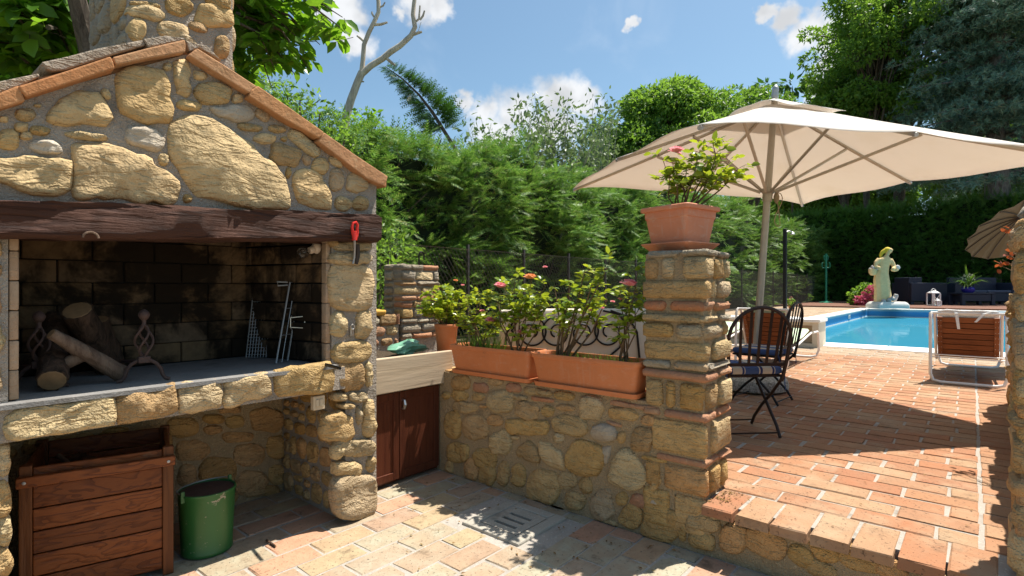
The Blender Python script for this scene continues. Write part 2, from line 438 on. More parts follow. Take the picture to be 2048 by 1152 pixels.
def m_water():
    g, out = new_mat('water')
    p = pos(g)
    h = g.math('ADD', g.noise(p, 1.6, 2, 0.5), g.math('MULTIPLY', g.noise(p, 7, 2, 0.5), 0.3))
    b = g.n('ShaderNodeBump'); b.inputs['Strength'].default_value = 0.12; b.inputs['Distance'].default_value = 0.03
    g.put(b.inputs['Height'], h)
    tr = g.n('ShaderNodeBsdfTransparent'); tr.inputs[0].default_value = (0.55, 0.9, 0.97, 1)
    df = g.n('ShaderNodeBsdfDiffuse'); g.put(df.inputs[0], g.mix(g.noise(p, 0.5, 3, 0.6), (0.030, 0.22, 0.34, 1), (0.05, 0.26, 0.37, 1)))
    m1 = g.n('ShaderNodeMixShader'); m1.inputs[0].default_value = 0.8
    g.nt.links.new(tr.outputs[0], m1.inputs[1]); g.nt.links.new(df.outputs[0], m1.inputs[2])
    gl = g.n('ShaderNodeBsdfGlossy'); gl.inputs['Roughness'].default_value = 0.03
    g.nt.links.new(b.outputs[0], gl.inputs['Normal'])
    fr = g.n('ShaderNodeFresnel'); fr.inputs[0].default_value = 1.33
    mx = g.n('ShaderNodeMixShader')
    g.put(mx.inputs[0], g.math('MULTIPLY', fr.outputs[0], 0.42)); g.nt.links.new(m1.outputs[0], mx.inputs[1]); g.nt.links.new(gl.outputs[0], mx.inputs[2])
    g.nt.links.new(mx.outputs[0], out.inputs[0])
m_water()
def m_glass():
    g, out = new_mat('bulb_glass')
    tr = g.n('ShaderNodeBsdfTransparent'); tr.inputs[0].default_value = (0.86, 0.86, 0.86, 1)
    gl = g.n('ShaderNodeBsdfGlossy'); gl.inputs['Roughness'].default_value = 0.04
    lw = g.n('ShaderNodeLayerWeight'); lw.inputs[0].default_value = 0.25
    mx = g.n('ShaderNodeMixShader')
    g.nt.links.new(lw.outputs[1], mx.inputs[0]); g.nt.links.new(tr.outputs[0], mx.inputs[1]); g.nt.links.new(gl.outputs[0], mx.inputs[2])
    g.nt.links.new(mx.outputs[0], out.inputs[0])
m_glass()
def m_terrazzo():
    g, out = new_mat('terrazzo')
    p = pos(g)
    n = g.noise(p, 55, 4, 0.6)
    c = g.ramp(n, [(0.35, (0.20, 0.19, 0.16)), (0.5, (0.38, 0.36, 0.31)), (0.62, (0.56, 0.54, 0.48))])
    principled(g, out, c, 0.85, 0, n, 0.5, 0.006, 0.2)
m_terrazzo()

# ------------------------------------------------------------------ object helpers
def tag(o, label=None, cat=None, group=None, kind=None):
    if label: o['label'] = label
    if cat: o['category'] = cat
    if group: o['group'] = group
    if kind: o['kind'] = kind
    return o
def thing(name, loc, label, cat, group=None, rz=0.0):
    o = bpy.data.objects.new(name, None)
    o.empty_display_size = 0.1
    o.location = tuple(loc)
    o.rotation_euler = (0, 0, rz)
    COL.objects.link(o)
    return tag(o, label, cat, group)
WORLD = {}
def wloc(o):
    p = Vector((0, 0, 0))
    while o is not None:
        p = p + Vector(o.location)
        o = o.parent
    return p
def link(name, me, parent=None, loc=None):
    o = bpy.data.objects.new(name, me)
    if parent is not None:
        o.parent = parent
    if loc is not None:
        o.location = tuple(loc)
    COL.objects.link(o)
    return o
def np_mesh(name, V, Fs, mat, smooth=False):
    """Fs: list of (n,k) index arrays, one per polygon size"""
    me = bpy.data.meshes.new(name)
    V = np.asarray(V, np.float32)
    me.vertices.add(len(V))
    me.vertices.foreach_set('co', V.ravel())
    loops = []; starts = []; tot = 0
    for Fa in Fs:
        Fa = np.asarray(Fa, np.int32)
        if len(Fa) == 0:
            continue
        k = Fa.shape[1]
        starts.append(tot + np.arange(len(Fa), dtype=np.int32) * k)
        loops.append(Fa.ravel()); tot += Fa.size
    L = np.concatenate(loops); S = np.concatenate(starts)
    me.loops.add(len(L)); me.loops.foreach_set('vertex_index', L)
    me.polygons.add(len(S)); me.polygons.foreach_set('loop_start', S)
    me.update(calc_edges=True)
    me.materials.append(mat)
    if smooth:
        me.polygons.foreach_set('use_smooth', np.ones(len(S), bool))
    return me
class MB:
    """collects shapes into one mesh"""
    def __init__(self):
        self.v = []; self.f = []
    def add(self, vs, fs):
        k = len(self.v)
        self.v += [tuple(map(float, p)) for p in vs]
        self.f += [tuple(i + k for i in f) for f in fs]
        return self
    def box(self, x0, x1, y0, y1, z0, z1, bev=0.0):
        if bev <= 0:
            vs = [(x, y, z) for z in (z0, z1) for y in (y0, y1) for x in (x0, x1)]
            return self.add(vs, [(0, 2, 3, 1), (4, 5, 7, 6), (0, 1, 5, 4), (2, 6, 7, 3), (0, 4, 6, 2), (1, 3, 7, 5)])
        v, f = rbox(((x0 + x1) / 2, (y0 + y1) / 2, (z0 + z1) / 2), ((x1 - x0) / 2, (y1 - y0) / 2, (z1 - z0) / 2), bev)
        return self.add(v, f)
    def tube(self, pts, r, n=8, closed=False):
        P = [Vector(p) for p in pts]
        m = len(P)
        rr = [r] * m if isinstance(r, (int, float)) else list(r)
        vs = []; fs = []
        up = None
        for i in range(m):
            a = P[(i - 1) % m] if (closed or i > 0) else P[i]
            b = P[(i + 1) % m] if (closed or i < m - 1) else P[i]
            d = (b - a).normalized()
            if up is None:
                up = Vector((0, 0, 1)) if abs(d.z) < 0.9 else Vector((1, 0, 0))
            u = (up - d * up.dot(d))
            if u.length < 1e-5:
                u = d.orthogonal()
            u.normalize()
            v = d.cross(u)
            up = u
            for k in range(n):
                an = 2 * math.pi * k / n
                vs.append(P[i] + (u * math.cos(an) + v * math.sin(an)) * rr[i])
        for i in range(m if closed else m - 1):
            j = (i + 1) % m
            for k in range(n):
                fs.append((i * n + k, i * n + (k + 1) % n, j * n + (k + 1) % n, j * n + k))
        if not closed:
            fs.append(tuple(range(n - 1, -1, -1)))
            fs.append(tuple((m - 1) * n + k for k in range(n)))
        return self.add(vs, fs)
    def lathe(self, c, prof, n=24, axis=None, sx=1.0, sy=1.0):
        vs = []; fs = []
        for r, z in prof:
            for k in range(n):
                an = 2 * math.pi * k / n
                vs.append((r * math.cos(an) * sx, r * math.sin(an) * sy, z))
        for i in range(len(prof) - 1):
            for k in range(n):
                fs.append((i * n + k, i * n + (k + 1) % n, (i + 1) * n + (k + 1) % n, (i + 1) * n + k))
        if prof[0][0] > 1e-4: fs.append(tuple(range(n - 1, -1, -1)))
        if prof[-1][0] > 1e-4: fs.append(tuple((len(prof) - 1) * n + k for k in range(n)))
        if axis is not None:
            q = Vector((0, 0, 1)).rotation_difference(Vector(axis).normalized())
            vs = [q @ Vector(p) for p in vs]
        vs = [(p[0] + c[0], p[1] + c[1], p[2] + c[2]) for p in vs]
        return self.add(vs, fs)
    def prism(self, poly, ext):
        """polygon (3-D points) pushed along vector ext"""
        n = len(poly)
        e = Vector(ext)
        vs = [Vector(p) for p in poly] + [Vector(p) + e for p in poly]
        fs = [tuple(range(n)), tuple(range(2 * n - 1, n - 1, -1))]
        fs += [(i, i + n, (i + 1) % n + n, (i + 1) % n) for i in range(n)]
        return self.add(vs, fs)
    def loftrect(self, c, rings, rad=0.02, seg=3, rz=0.0, close_bottom=True, close_top=False):
        """rounded-rectangle rings (hx, hy, z)"""
        vs = []; fs = []
        n = 4 * (seg + 1)
        ca, sa = math.cos(rz), math.sin(rz)
        for hx, hy, z in rings:
            r = min(rad, hx * 0.9, hy * 0.9)
            for q in range(4):
                sx = (1, -1, -1, 1)[q]; sy = (1, 1, -1, -1)[q]
                for s in range(seg + 1):
                    an = math.pi / 2 * (q + s / seg)
                    x = sx * (hx - r) + r * math.cos(an); y = sy * (hy - r) + r * math.sin(an)
                    vs.append((c[0] + ca * x - sa * y, c[1] + sa * x + ca * y, c[2] + z))
        for i in range(len(rings) - 1):
            for k in range(n):
                fs.append((i * n + k, i * n + (k + 1) % n, (i + 1) * n + (k + 1) % n, (i + 1) * n + k))
        if close_bottom: fs.append(tuple(range(n - 1, -1, -1)))
        if close_top: fs.append(tuple((len(rings) - 1) * n + k for k in range(n)))
        return self.add(vs, fs)
    def build(self, name, mat, parent=None, smooth=False, local=False, label=None):
        vs = self.v
        if parent is not None and not local:
            o = wloc(parent)
            vs = [(a - o.x, b - o.y, c - o.z) for a, b, c in vs]
        me = bpy.data.meshes.new(name)
        me.from_pydata(vs, [], self.f)
        me.materials.append(M[mat] if isinstance(mat, str) else mat)
        if smooth:
            me.polygons.foreach_set('use_smooth', [True] * len(me.polygons))
            try:
                me.set_sharp_from_angle(angle=R_(38 if smooth is True else smooth))
            except Exception:
                pass
        me.update()
        ob = link(name, me, parent)
        if label: ob['label'] = label
        return ob
_T4 = None
def rbox(c, h, r, noise=0.0, sub=False):
    """rounded box, 56 points; noise roughens it"""
    global _T4
    if _T4 is None:
        idx = {}; pts = []; fs = []
        for ax in range(3):
            for s in (0, 3):
                for i in range(3):
                    for j in range(3):
                        q = []
                        for (a, b) in ((i, j), (i + 1, j), (i + 1, j + 1), (i, j + 1)):
                            k = [0, 0, 0]; k[ax] = s; k[(ax + 1) % 3] = a; k[(ax + 2) % 3] = b
                            k = tuple(k)
                            if k not in idx:
                                idx[k] = len(pts); pts.append(k)
                            q.append(idx[k])
                        fs.append(tuple(q if s == 3 else q[::-1]))
        _T4 = (pts, fs)
    pts, fs = _T4
    r = min(r, min(h) * 0.95)
    vs = []
    sd = (rnd.random() * 50, rnd.random() * 50, rnd.random() * 50)
    for k in pts:
        p = []
        for a in range(3):
            p.append([-h[a], -(h[a] - r * 1.0), h[a] - r * 1.0, h[a]][k[a]])
        inner = Vector([max(-(h[a] - r), min(h[a] - r, p[a])) for a in range(3)])
        d = Vector(p) - inner
        if d.length > 1e-9:
            d = d.normalized() * r
        q = inner + d
        if noise:
            q = q + Vector((rnd.uniform(-1, 1), rnd.uniform(-1, 1), rnd.uniform(-1, 1))) * noise
        vs.append((q.x + c[0], q.y + c[1], q.z + c[2]))
    return vs, fs

def block(name, x0, x1, y0, y1, z0, z1, mat, parent, r=0.015, noise=0.004):
    v, f = rbox(((x0 + x1) / 2, (y0 + y1) / 2, (z0 + z1) / 2), ((x1 - x0) / 2, (y1 - y0) / 2, (z1 - z0) / 2), r, noise)
    return MB().add(v, f).build(name, mat, parent, smooth=75)

def face_stone(origin, U, V, N, outline, depth, mat, parent, name='stone', rough=0.12):
    """domed stone set in a wall face; outline in (u, v) metres on the face"""
    o = np.array(origin, float); U = np.array(U, float); V = np.array(V, float); N = np.array(N, float)
    pl = np.array(outline, float)
    # resample and roughen the outline
    seg = np.roll(pl, -1, 0) - pl
    ln = np.hypot(seg[:, 0], seg[:, 1]); per = ln.sum()
    n = 14 if per < 0.4 else 22 if per < 1.0 else 44
    cum = np.concatenate([[0], np.cumsum(ln)])
    ts = (np.arange(n) + 0.5) / n * per
    out = []
    for t in ts:
        i = min(int(np.searchsorted(cum, t, side='right')) - 1, len(pl) - 1)
        out.append(pl[i] + seg[i] * ((t - cum[i]) / max(ln[i], 1e-9)))
    out = np.array(out)
    c = out.mean(0)
    size = np.sqrt(np.abs(np.sum(out[:, 0] * np.roll(out[:, 1], -1) - out[:, 1] * np.roll(out[:, 0], -1))) / 2)
    out = (out * 6 + np.roll(out, 1, 0) + np.roll(out, -1, 0)) / 8
    out = c + (out - c) * 1.06
    jit = rng.normal(0, 1, (n, 2)); jit = (jit + np.roll(jit, 1, 0)) / 2
    out = out + jit * min(size * 0.045, 0.007)
    vs = []; fs = []
    tl = rng.normal(0, 0.12, 2)
    tl[1] = -abs(tl[1])            # faces tend to lean back a little
    ph = rng.uniform(0, 6.28, 6); wv = rng.uniform(0.6, 1.4, 6) * 2.2 / max(size, 0.05)
    def relief(q):
        u_, v_ = q - c
        return (math.sin(u_ * wv[0] * 2 + ph[0] + v_ * wv[1]) + math.sin(v_ * wv[2] * 3 + ph[1]) * 0.8 + math.sin((u_ - v_) * wv[3] * 4.1 + ph[2]) * 0.6 + math.sin((u_ * 1.7 + v_) * wv[4] * 6 + ph[3]) * 0.35) / 2.2
    rad = max(size * 0.55, 0.012)
    s1 = max(0.8, 1 - 0.0055 / rad); s2 = max(0.6, 1 - 0.016 / rad)
    rings = [(0.995, -0.03), (1.0, 0.002), (s1, 0.62), (s2, 0.92)]
    rings += [(s2 * 0.75, 1.0), (s2 * 0.5, 1.02), (s2 * 0.25, 1.04)] if size > 0.16 else [(s2 * 0.5, 1.0)]
    for k, (s, d) in enumerate(rings):
        for i in range(n):
            q = c + (out[i] - c) * s
            dd = d * depth if d > 0.01 else d
            if d > 0.3:
                dd += relief(q) * depth * (0.30 + rough) + float((q - c) @ tl) * min(depth * 6, 0.2)
            vs.append(o + U * q[0] + V * q[1] + N * dd)
    vs.append(o + U * c[0] + V * c[1] + N * (depth * 1.04 + relief(c) * depth * (0.30 + rough)))
    m = len(rings)
    for k in range(m - 1):
        for i in range(n):
            j = (i + 1) % n
            fs.append((k * n + i, k * n + j, (k + 1) * n + j, (k + 1) * n + i))
    for i in range(n):
        fs.append(((m - 1) * n + i, (m - 1) * n + (i + 1) % n, m * n))
    # keep faces turned outwards
    a = np.cross(U, V)
    if a @ N < 0:
        fs = [f[::-1] for f in fs]
    # polygon winding
    area = np.sum(out[:, 0] * np.roll(out[:, 1], -1) - out[:, 1] * np.roll(out[:, 0], -1))
    if area < 0:
        fs = [f[::-1] for f in fs]
    return MB().add(vs, fs).build(name, mat, parent, smooth=60)

def superell(cu, cv, a, b, rot=0.0, p=2.6, n=16):
    o = []
    ca, sa = math.cos(rot), math.sin(rot)
    for k in range(n):
        t = 2 * math.pi * k / n
        x = a * math.copysign(abs(math.cos(t)) ** (2 / p), math.cos(t)); y = b * math.copysign(abs(math.sin(t)) ** (2 / p), math.sin(t))
        o.append((cu + ca * x - sa * y, cv + sa * x + ca * y))
    return o
def rubble(origin, U, V, N, u0, u1, v0, v1, parent, mats, hmin=0.07, hmax=0.15, wmin=0.07, wmax=0.24, depth=0.022, inside=None, gap=0.012):
    """fill a face with roughly coursed rubble"""
    v = v0 + gap
    while v < v1 - 0.035:
        h = rnd.uniform(hmin, hmax)
        if v + h > v1 - 0.03:
            h = v1 - gap - v
        u = u0 + gap * rnd.uniform(0.3, 1.2)
        while u < u1 - 0.03:
            wd = rnd.uniform(wmin, wmax) * (0.6 + 0.5 * h / hmax)
            if u + wd > u1 - 0.05:
                wd = u1 - gap - u
            if wd < 0.025:
                break
            cells = [(v, h)]
            if wd < 0.11 and h > 0.1 and rnd.random() < 0.5:
                k = rnd.uniform(0.35, 0.65)
                cells = [(v, h * k - gap / 2), (v + h * k + gap / 2, h * (1 - k) - gap / 2)]
            for vv, hh in cells:
                cu, cv = u + wd / 2, vv + hh / 2 + rnd.uniform(-0.006, 0.006)
                if inside is None or inside(cu, cv, wd / 2, hh / 2):
                    face_stone(origin, U, V, N, superell(cu, cv, wd / 2 * rnd.uniform(0.9, 1), hh / 2 * rnd.uniform(0.86, 1), rnd.uniform(-0.12, 0.12), rnd.uniform(2.4, 4.5)),
                               depth * rnd.uniform(0.7, 1.4), rnd.choice(mats), parent)
            u += wd + gap * rnd.uniform(0.7, 1.6)
        v += h + gap * rnd.uniform(0.8, 1.4)
X = np.array([1., 0, 0]); Y = np.array([0, 1., 0]); Z = np.array([0, 0, 1.])

# brick pavers: a few shared shapes
def paver_mesh(lx, ly, t, seed, mat):
    r = random.Random(seed)
    b = 0.004
    def j(s=0.004): return r.uniform(-s, s)
    vs = []
    for (ins, z) in ((0.0, -t), (0.0, -b * 1.2), (b, 0.0)):
        for sx, sy in ((-1, -1), (1, -1), (1, 1), (-1, 1)):
            vs.append((sx * (lx / 2 - ins) + j(), sy * (ly / 2 - ins) + j(), z + (j(0.0015) if z == 0 else 0)))
    # a slightly uneven top
    vs.append((j(0.01), j(0.01), r.uniform(-0.003, 0.001)))
    fs = []
    for k in (0, 4):
        for i in range(4):
            fs.append((k + i, k + (i + 1) % 4, k + 4 + (i + 1) % 4, k + 4 + i))
    for i in range(4):
        fs.append((8 + i, 8 + (i + 1) % 4, 12))
    return vs, fs
_pm = {}
def paver(parent, x, y, z, lx, ly, mat, name='brick'):
    k = (round(lx, 2), round(ly, 2), mat, rnd.randrange(5))
    if k not in _pm:
        vs, fs = paver_mesh(lx, ly, 0.045, hash(k[3]) + 3, mat)
        me = bpy.data.meshes.new('brick')
        me.from_pydata(vs, [], fs)
        me.materials.append(M[mat])
        _pm[k] = me
    o = link(name, _pm[k], parent)
    w0 = wloc(parent)
    o.location = (x - w0.x + rnd.uniform(-.002, .002), y - w0.y + rnd.uniform(-.002, .002), z - w0.z + rnd.uniform(-0.003, 0.002))
    o.rotation_euler = (rnd.uniform(-.006, .006), rnd.uniform(-.006, .006), rnd.uniform(-.012, .012))
    return o
def pavers_joined(name, parent, cells, mat):
    """(x, y, z, lx, ly) cells joined into one part"""
    V = []; F4 = []; F3 = []; k = 0
    w0 = wloc(parent)
    for i, (x, y, z, lx, ly) in enumerate(cells):
        vs, fs = paver_mesh(lx, ly, 0.04, i * 7 + 1, mat)
        dz = rnd.uniform(-0.003, 0.002)
        V += [(a + x - w0.x, b + y - w0.y, c + z + dz - w0.z) for a, b, c in vs]
        F4 += [tuple(q + k for q in f) for f in fs if len(f) == 4]
        F3 += [tuple(q + k for q in f) for f in fs if len(f) == 3]
        k += len(vs)
    me = np_mesh(name, V, [F4, F3], M[mat])
    o = link(name, me, parent)
    o['kind'] = 'stuff'
    return o

# ------------------------------------------------------------------ leaves
def rot_from(dirs, roll, flat=None):
    """rotation matrices whose local x runs along dirs, rolled about it"""
    d = dirs / np.linalg.norm(dirs, axis=1, keepdims=True)
    up = np.tile(np.array([0, 0, 1.0]), (len(d), 1))
    bad = np.abs(d[:, 2]) > 0.95
    up[bad] = (1, 0, 0)
    y = np.cross(up, d); y /= np.linalg.norm(y, axis=1, keepdims=True)
    z = np.cross(d, y)
    c, s = np.cos(roll)[:, None], np.sin(roll)[:, None]
    y2 = y * c + z * s; z2 = -y * s + z * c
    return np.stack([d, y2, z2], -1)
LEAF = (np.array([(0, 0, 0), (0.35, 0.22, 0.05), (1, 0, -0.06), (0.35, -0.22, 0.05)]), [(0, 1, 2), (0, 2, 3)])
LEAFW = (np.array([(0, 0, 0), (0.28, 0.27, 0.05), (0.68, 0.24, 0.03), (1, 0, -0.1), (0.68, -0.24, 0.03), (0.28, -0.27, 0.05), (0.5, 0, -0.02)]),
         [(0, 6, 1), (1, 6, 2), (2, 6, 3), (3, 6, 4), (4, 6, 5), (5, 6, 0)])
def _frond():
    vs = []; fs = []
    for k in range(6):
        x = 0.08 + k * 0.14
        l = 0.36 * (1 - k / 8.0)
        for s in (1, -1):
            b = len(vs)
            vs += [(x - 0.035, 0, 0), (x + 0.05, 0, 0), (x + l * 0.75, s * l * 0.62, -0.05 * l)]
            fs.append((b, b + 1, b + 2) if s > 0 else (b, b + 2, b + 1))
    b = len(vs)
    vs += [(0, -0.012, 0), (1.0, 0, -0.06), (0, 0.012, 0)]
    fs.append((b, b + 1, b + 2))
    return np.array(vs), fs
FROND = _frond()
def _tuft():
    vs = []; fs = []
    r = random.Random(3)
    for k in range(11):
        a = 2 * math.pi * k / 11 + r.uniform(-.2, .2); e = r.uniform(0.1, 1.1)
        d = Vector((math.cos(a) * math.cos(e), math.sin(a) * math.cos(e), math.sin(e))) * r.uniform(0.7, 1.0)
        s = d.orthogonal().normalized() * 0.10
        b = len(vs)
        vs += [tuple(-s * 0.6), tuple(s * 0.6), tuple(d)]
        fs.append((b, b + 1, b + 2))
    return np.array(vs), fs
TUFT = _tuft()
BLADE = (np.array([(0, -0.02, 0), (0, 0.02, 0), (0.55, 0.015, 0.06), (0.55, -0.015, 0.06), (1, 0, -0.05)]), [(0, 1, 2), (0, 2, 3), (3, 2, 4)])
def leaves(name, mat, P, D, S, tpl=LEAF, parent=None, roll=None, flip=0.9):
    P = np.asarray(P, float); D = np.asarray(D, float); S = np.asarray(S, float)
    n = len(P)
    if roll is None:
        roll = rng.normal(0, flip, n)
    Rm = rot_from(D + 1e-6, roll)
    tv, tf = tpl
    V = np.einsum('nij,mj->nmi', Rm, tv) * S[:, None, None] + P[:, None, :]
    if parent is not None:
        V = V - np.array(wloc(parent))
    m = len(tv)
    tf = np.array(tf)
    Fa = (tf[None] + (np.arange(n) * m)[:, None, None]).reshape(-1, 3)
    me = np_mesh(name, V.reshape(-1, 3), [Fa], M[mat])
    return link(name, me, parent)
def unit(n):
    d = rng.normal(0, 1, (n, 3))
    return d / np.linalg.norm(d, axis=1, keepdims=True)
def crown_points(blobs, per, shell=0.55):
    """points in ellipsoid clumps (cx, cy, cz, rx, ry, rz), denser at the outside"""
    P = []; D = []
    for (cx, cy, cz, rx, ry, rz) in blobs:
        k = int(per * (rx * ry * rz) ** (2 / 3))
        u = unit(k); r = rng.uniform(shell, 1.0, k) ** 0.6
        P.append(np.array([cx, cy, cz]) + u * r[:, None] * np.array([rx, ry, rz])); D.append(u)
    return np.concatenate(P), np.concatenate(D)
def clumps(c, rad, n, size, seed=0, bottom=-0.5):
    """foliage clumps spread on a crown ellipsoid"""
    r = np.random.default_rng(seed)
    out = []
    while len(out) < n:
        u = r.normal(0, 1, 3); u /= np.linalg.norm(u)
        if u[2] < bottom: continue
        k = r.uniform(0.45, 1.0)
        s = size * r.uniform(0.55, 1.3)
        out.append((c[0] + u[0] * rad[0] * k, c[1] + u[1] * rad[1] * k, c[2] + u[2] * rad[2] * k, s, s, s * 0.7))
    return out

# ================================================================== SETTING
TZ = 0.254          # terrace level
DZ = 0.516          # pool deck level
WX = 2.626          # wall and step line
gnd = MB().add([(-300, -300, -0.08), (400, -300, -0.08), (400, 400, -0.08), (-300, 400, -0.08)], [(0, 1, 2, 3)]).build('ground', 'ground')
tag(gnd, kind='structure')

# lower patio
lf = MB().box(-4.0, WX + 0.3, -4.0, 3.5, -0.06, -0.0045).build('patio', 'mortar')
lf['kind'] = 'structure'
lf.data.materials[0] = M['grout']
def in_rect(x, y, r): return r[0] < x < r[1] and r[2] < y < r[3]
DRAIN = (2.10, 2.525, 1.745, 2.15)
near = []; rest = []
row = 0
y = 3.36
while y > -1.6:
    off = 0.155 if row % 2 else 0.0
    x = -1.2 + off
    while x < WX - 0.02:
        lx = 0.295
        x0, x1 = x, x + lx
        if x1 > WX - 0.012:
            x1 = WX - 0.012
        y0, y1 = y - 0.145, y
        # cut around the drain cover
        if x1 > DRAIN[0] - 0.012 and x0 < DRAIN[1] + 0.012 and y1 > DRAIN[2] - 0.012 and y0 < DRAIN[3] + 0.012:
            if x0 < DRAIN[0] - 0.06: x1 = DRAIN[0] - 0.015
            elif x1 > DRAIN[1] + 0.06: x0 = DRAIN[1] + 0.015
            else: x1 = x0
        if x1 - x0 > 0.05:
            c = ((x0 + x1) / 2, (y0 + y1) / 2, 0.0, x1 - x0, y1 - y0)
            d = FW[0] * c[0] + FW[1] * c[1]; l = RT[0] * c[0] + RT[1] * c[1]
            (near if d > 1.95 and abs(l) < d * 1.02 else rest).append(c)
        x += 0.310
    y -= 0.158
    row += 1
near.sort(key=lambda c: c[0] ** 2 + c[1] ** 2)
for c in near[:298]:
    paver(lf, c[0], c[1], 0.0, c[3], c[4], 'paver_tan')
pavers_joined('brick_field', lf, rest + near[298:], 'paver_tan')
# drain cover
dc = thing('drain_cover', ((DRAIN[0] + DRAIN[1]) / 2, (DRAIN[2] + DRAIN[3]) / 2, 0), 'square concrete drain cover with three slots let into the brick patio', 'drain cover')
b = MB()
x0, x1, y0, y1 = DRAIN
b.box(x0, x1, y0, y0 + 0.07, -0.03, 0.012, 0.008).box(x0, x1, y1 - 0.07, y1, -0.03, 0.012, 0.008)
b.box(x0, x0 + 0.07, y0 + 0.0705, y1 - 0.0705, -0.03, 0.0115, 0.008).box(x1 - 0.07, x1, y0 + 0.0705, y1 - 0.0705, -0.03, 0.0115, 0.008)
b.build('frame', 'concrete', dc)
b = MB()
cx0, cx1, cy0, cy1 = x0 + 0.076, x1 - 0.076, y0 + 0.076, y1 - 0.076
sl = [cx0 + 0.05 + i * 0.065 for i in range(3)]
edges = [cx0] + [v for s in sl for v in (s, s + 0.023)] + [cx1]
b.box(cx0, cx1, cy0, cy0 + 0.05, -0.03, 0.008).box(cx0, cx1, cy1 - 0.05, cy1, -0.03, 0.008)
for i in range(0, len(edges), 2):
    b.box(edges[i], edges[i + 1], cy0 + 0.0501, cy1 - 0.0501, -0.03, 0.0079)
b.build('lid', 'concrete', dc)
MB().box(cx0 + .01, cx1 - .01, cy0 + .03, cy1 - .03, -0.035, -0.0035).build('slot_shade', 'soil', dc)  # dark plate whose colour stands in for the shaded cavity below the slots

# terrace
ter = MB().box(WX + 0.04, 11.45, -6.0, 6.35, -0.06, TZ - 0.0055).build('terrace', 'grout')
ter['kind'] = 'structure'
riser = MB().box(WX + 0.005, WX + 0.3, -0.12, 1.02, -0.05, TZ - 0.05).build('riser', 'mortar_brown', ter)
near = []; rest = []; pale = []
def put_t(c):
    d = FW[0] * c[0] + FW[1] * c[1]; l = RT[0] * c[0] + RT[1] * c[1]
    (near if d > 1.7 and abs(l) < d * 1.0 and c[0] < 7.2 and -0.3 < c[1] < 2.4 else rest).append(c)
yy = 0.996
k = 0
while yy > -0.02:           # header row of the step, with its nosing
    wd = 0.148
    near.append((WX + 0.10, yy - wd / 2, TZ, 0.29, wd - 0.006)); yy -= wd + 0.006; k += 1
row = 0
x = WX + 0.255
while x < 11.35:
    off = (row % 2) * 0.155 + rnd.uniform(-0.02, 0.02)
    y = 6.3 - off
    while y > 0.0:
        y0, y1 = max(y - 0.295, -0.018), y
        c = (x + 0.0725, (y0 + y1) / 2, TZ, 0.145, y1 - y0)
        if y1 - y0 > 0.04 and not (c[0] < 2.95 and c[1] > 1.0):
            if c[0] > 9.9: pale.append(c)
            else: put_t(c)
        y -= 0.310
    # border beyond the long joint
    for q in range(14 if x > 6.8 else 1):
        y1 = -0.036 - q * 0.31; y0 = y1 - 0.295
        c = (x + 0.0725, (y0 + y1) / 2, TZ, 0.145, y1 - y0)
        if c[0] > 9.9: pale.append(c)
        else: put_t(c)
    x += 0.158
    row += 1
near.sort(key=lambda c: c[0] ** 2 + c[1] ** 2)
for c in near[:298]:
    paver(ter, c[0], c[1], TZ, c[3], c[4], 'paver_red')
pavers_joined('brick_field', ter, rest + near[298:], 'paver_red')
pavers_joined('pale_brick_field', ter, pale, 'paver_pale')
# stones of the riser under the step
for s in [(1455, 1035, 26, 26), (1530, 1085, 34, 30), (1465, 1080, 28, 19), (1590, 1075, 26, 26), (1600, 1112, 22, 20), (1650, 1100, 24, 24), (1715, 1120, 30, 20), (1530, 1040, 20, 8), (1640, 1140, 26, 16), (1780, 1140, 26, 16)]:
    a = at_x(s[0], s[1], WX); sc = 2.45 / 1085
    if a[2] > 0.185: continue
    face_stone((WX + 0.005, 0, 0), -Y, Z, -X, superell(-a[1], max(0.06, a[2]), s[2] * sc * 1.1, min(s[3] * sc, a[2] - 0.01), rnd.uniform(-.2, .2), 2.8), 0.014, 'stone_shaded', riser)
rubble((WX + 0.005, 0, 0), -Y, Z, -X, -0.2, 0.12, 0.0, 0.19, riser, ['stone_shaded'], 0.07, 0.1)

# ------------------------------------------------------------------ pool and its decks
PX0, PX1, PY0, PY1 = 11.72, 24.4, -9.0, 3.05
WZ = 0.222
pool = MB()
pool.add([(PX0, PY0, -1.2), (PX1, PY0, -1.2), (PX1, PY1, -1.2), (PX0, PY1, -1.2)], [(0, 1, 2, 3)])
pool.build('pool_floor', 'liner')['kind'] = 'structure'
pw = MB()
pw.box(PX1, PX1 + 0.05, PY0, PY1 + 0.05, -1.25, WZ - 0.1).box(PX0, PX1 - 0.001, PY1, PY1 + 0.05, -1.25, WZ - 0.1).box(PX0 - 0.05, PX0, PY0, PY1 + 0.05, -1.25, 0.2)
pw.box(PX0, PX1, PY0 - 0.05, PY0, -1.25, 0.4)
o = pw.build('pool_wall', 'liner'); o['kind'] = 'structure'
b = MB()
b.box(PX1, PX1 + 0.055, PY0, PY1 + 0.05, WZ - 0.0995, DZ - 0.03).box(PX0, PX1 - 0.001, PY1, PY1 + 0.055, WZ - 0.0995, DZ - 0.03)
b.build('liner_edge', 'liner_dark', o)
b = MB()
b.box(PX1 - 0.004, PX1 - 0.0005, PY0, PY1 - 0.006, WZ - 0.015, WZ + 0.03).box(PX0 + 0.02, PX1 - 0.005, PY1 - 0.006, PY1 - 0.0005, WZ - 0.015, WZ + 0.03)
b.build('waterline_band', 'white_coping', o)
b = MB().box(PX0 + 0.001, PX1 - 0.001, PY1 - 0.003, PY1 - 0.0004, DZ - 0.09, DZ - 0.035).box(PX1 - 0.003, PX1 - 0.0004, PY0, PY1 - 0.004, DZ - 0.09, DZ - 0.035)
b.build('liner_band', 'liner_band', o)
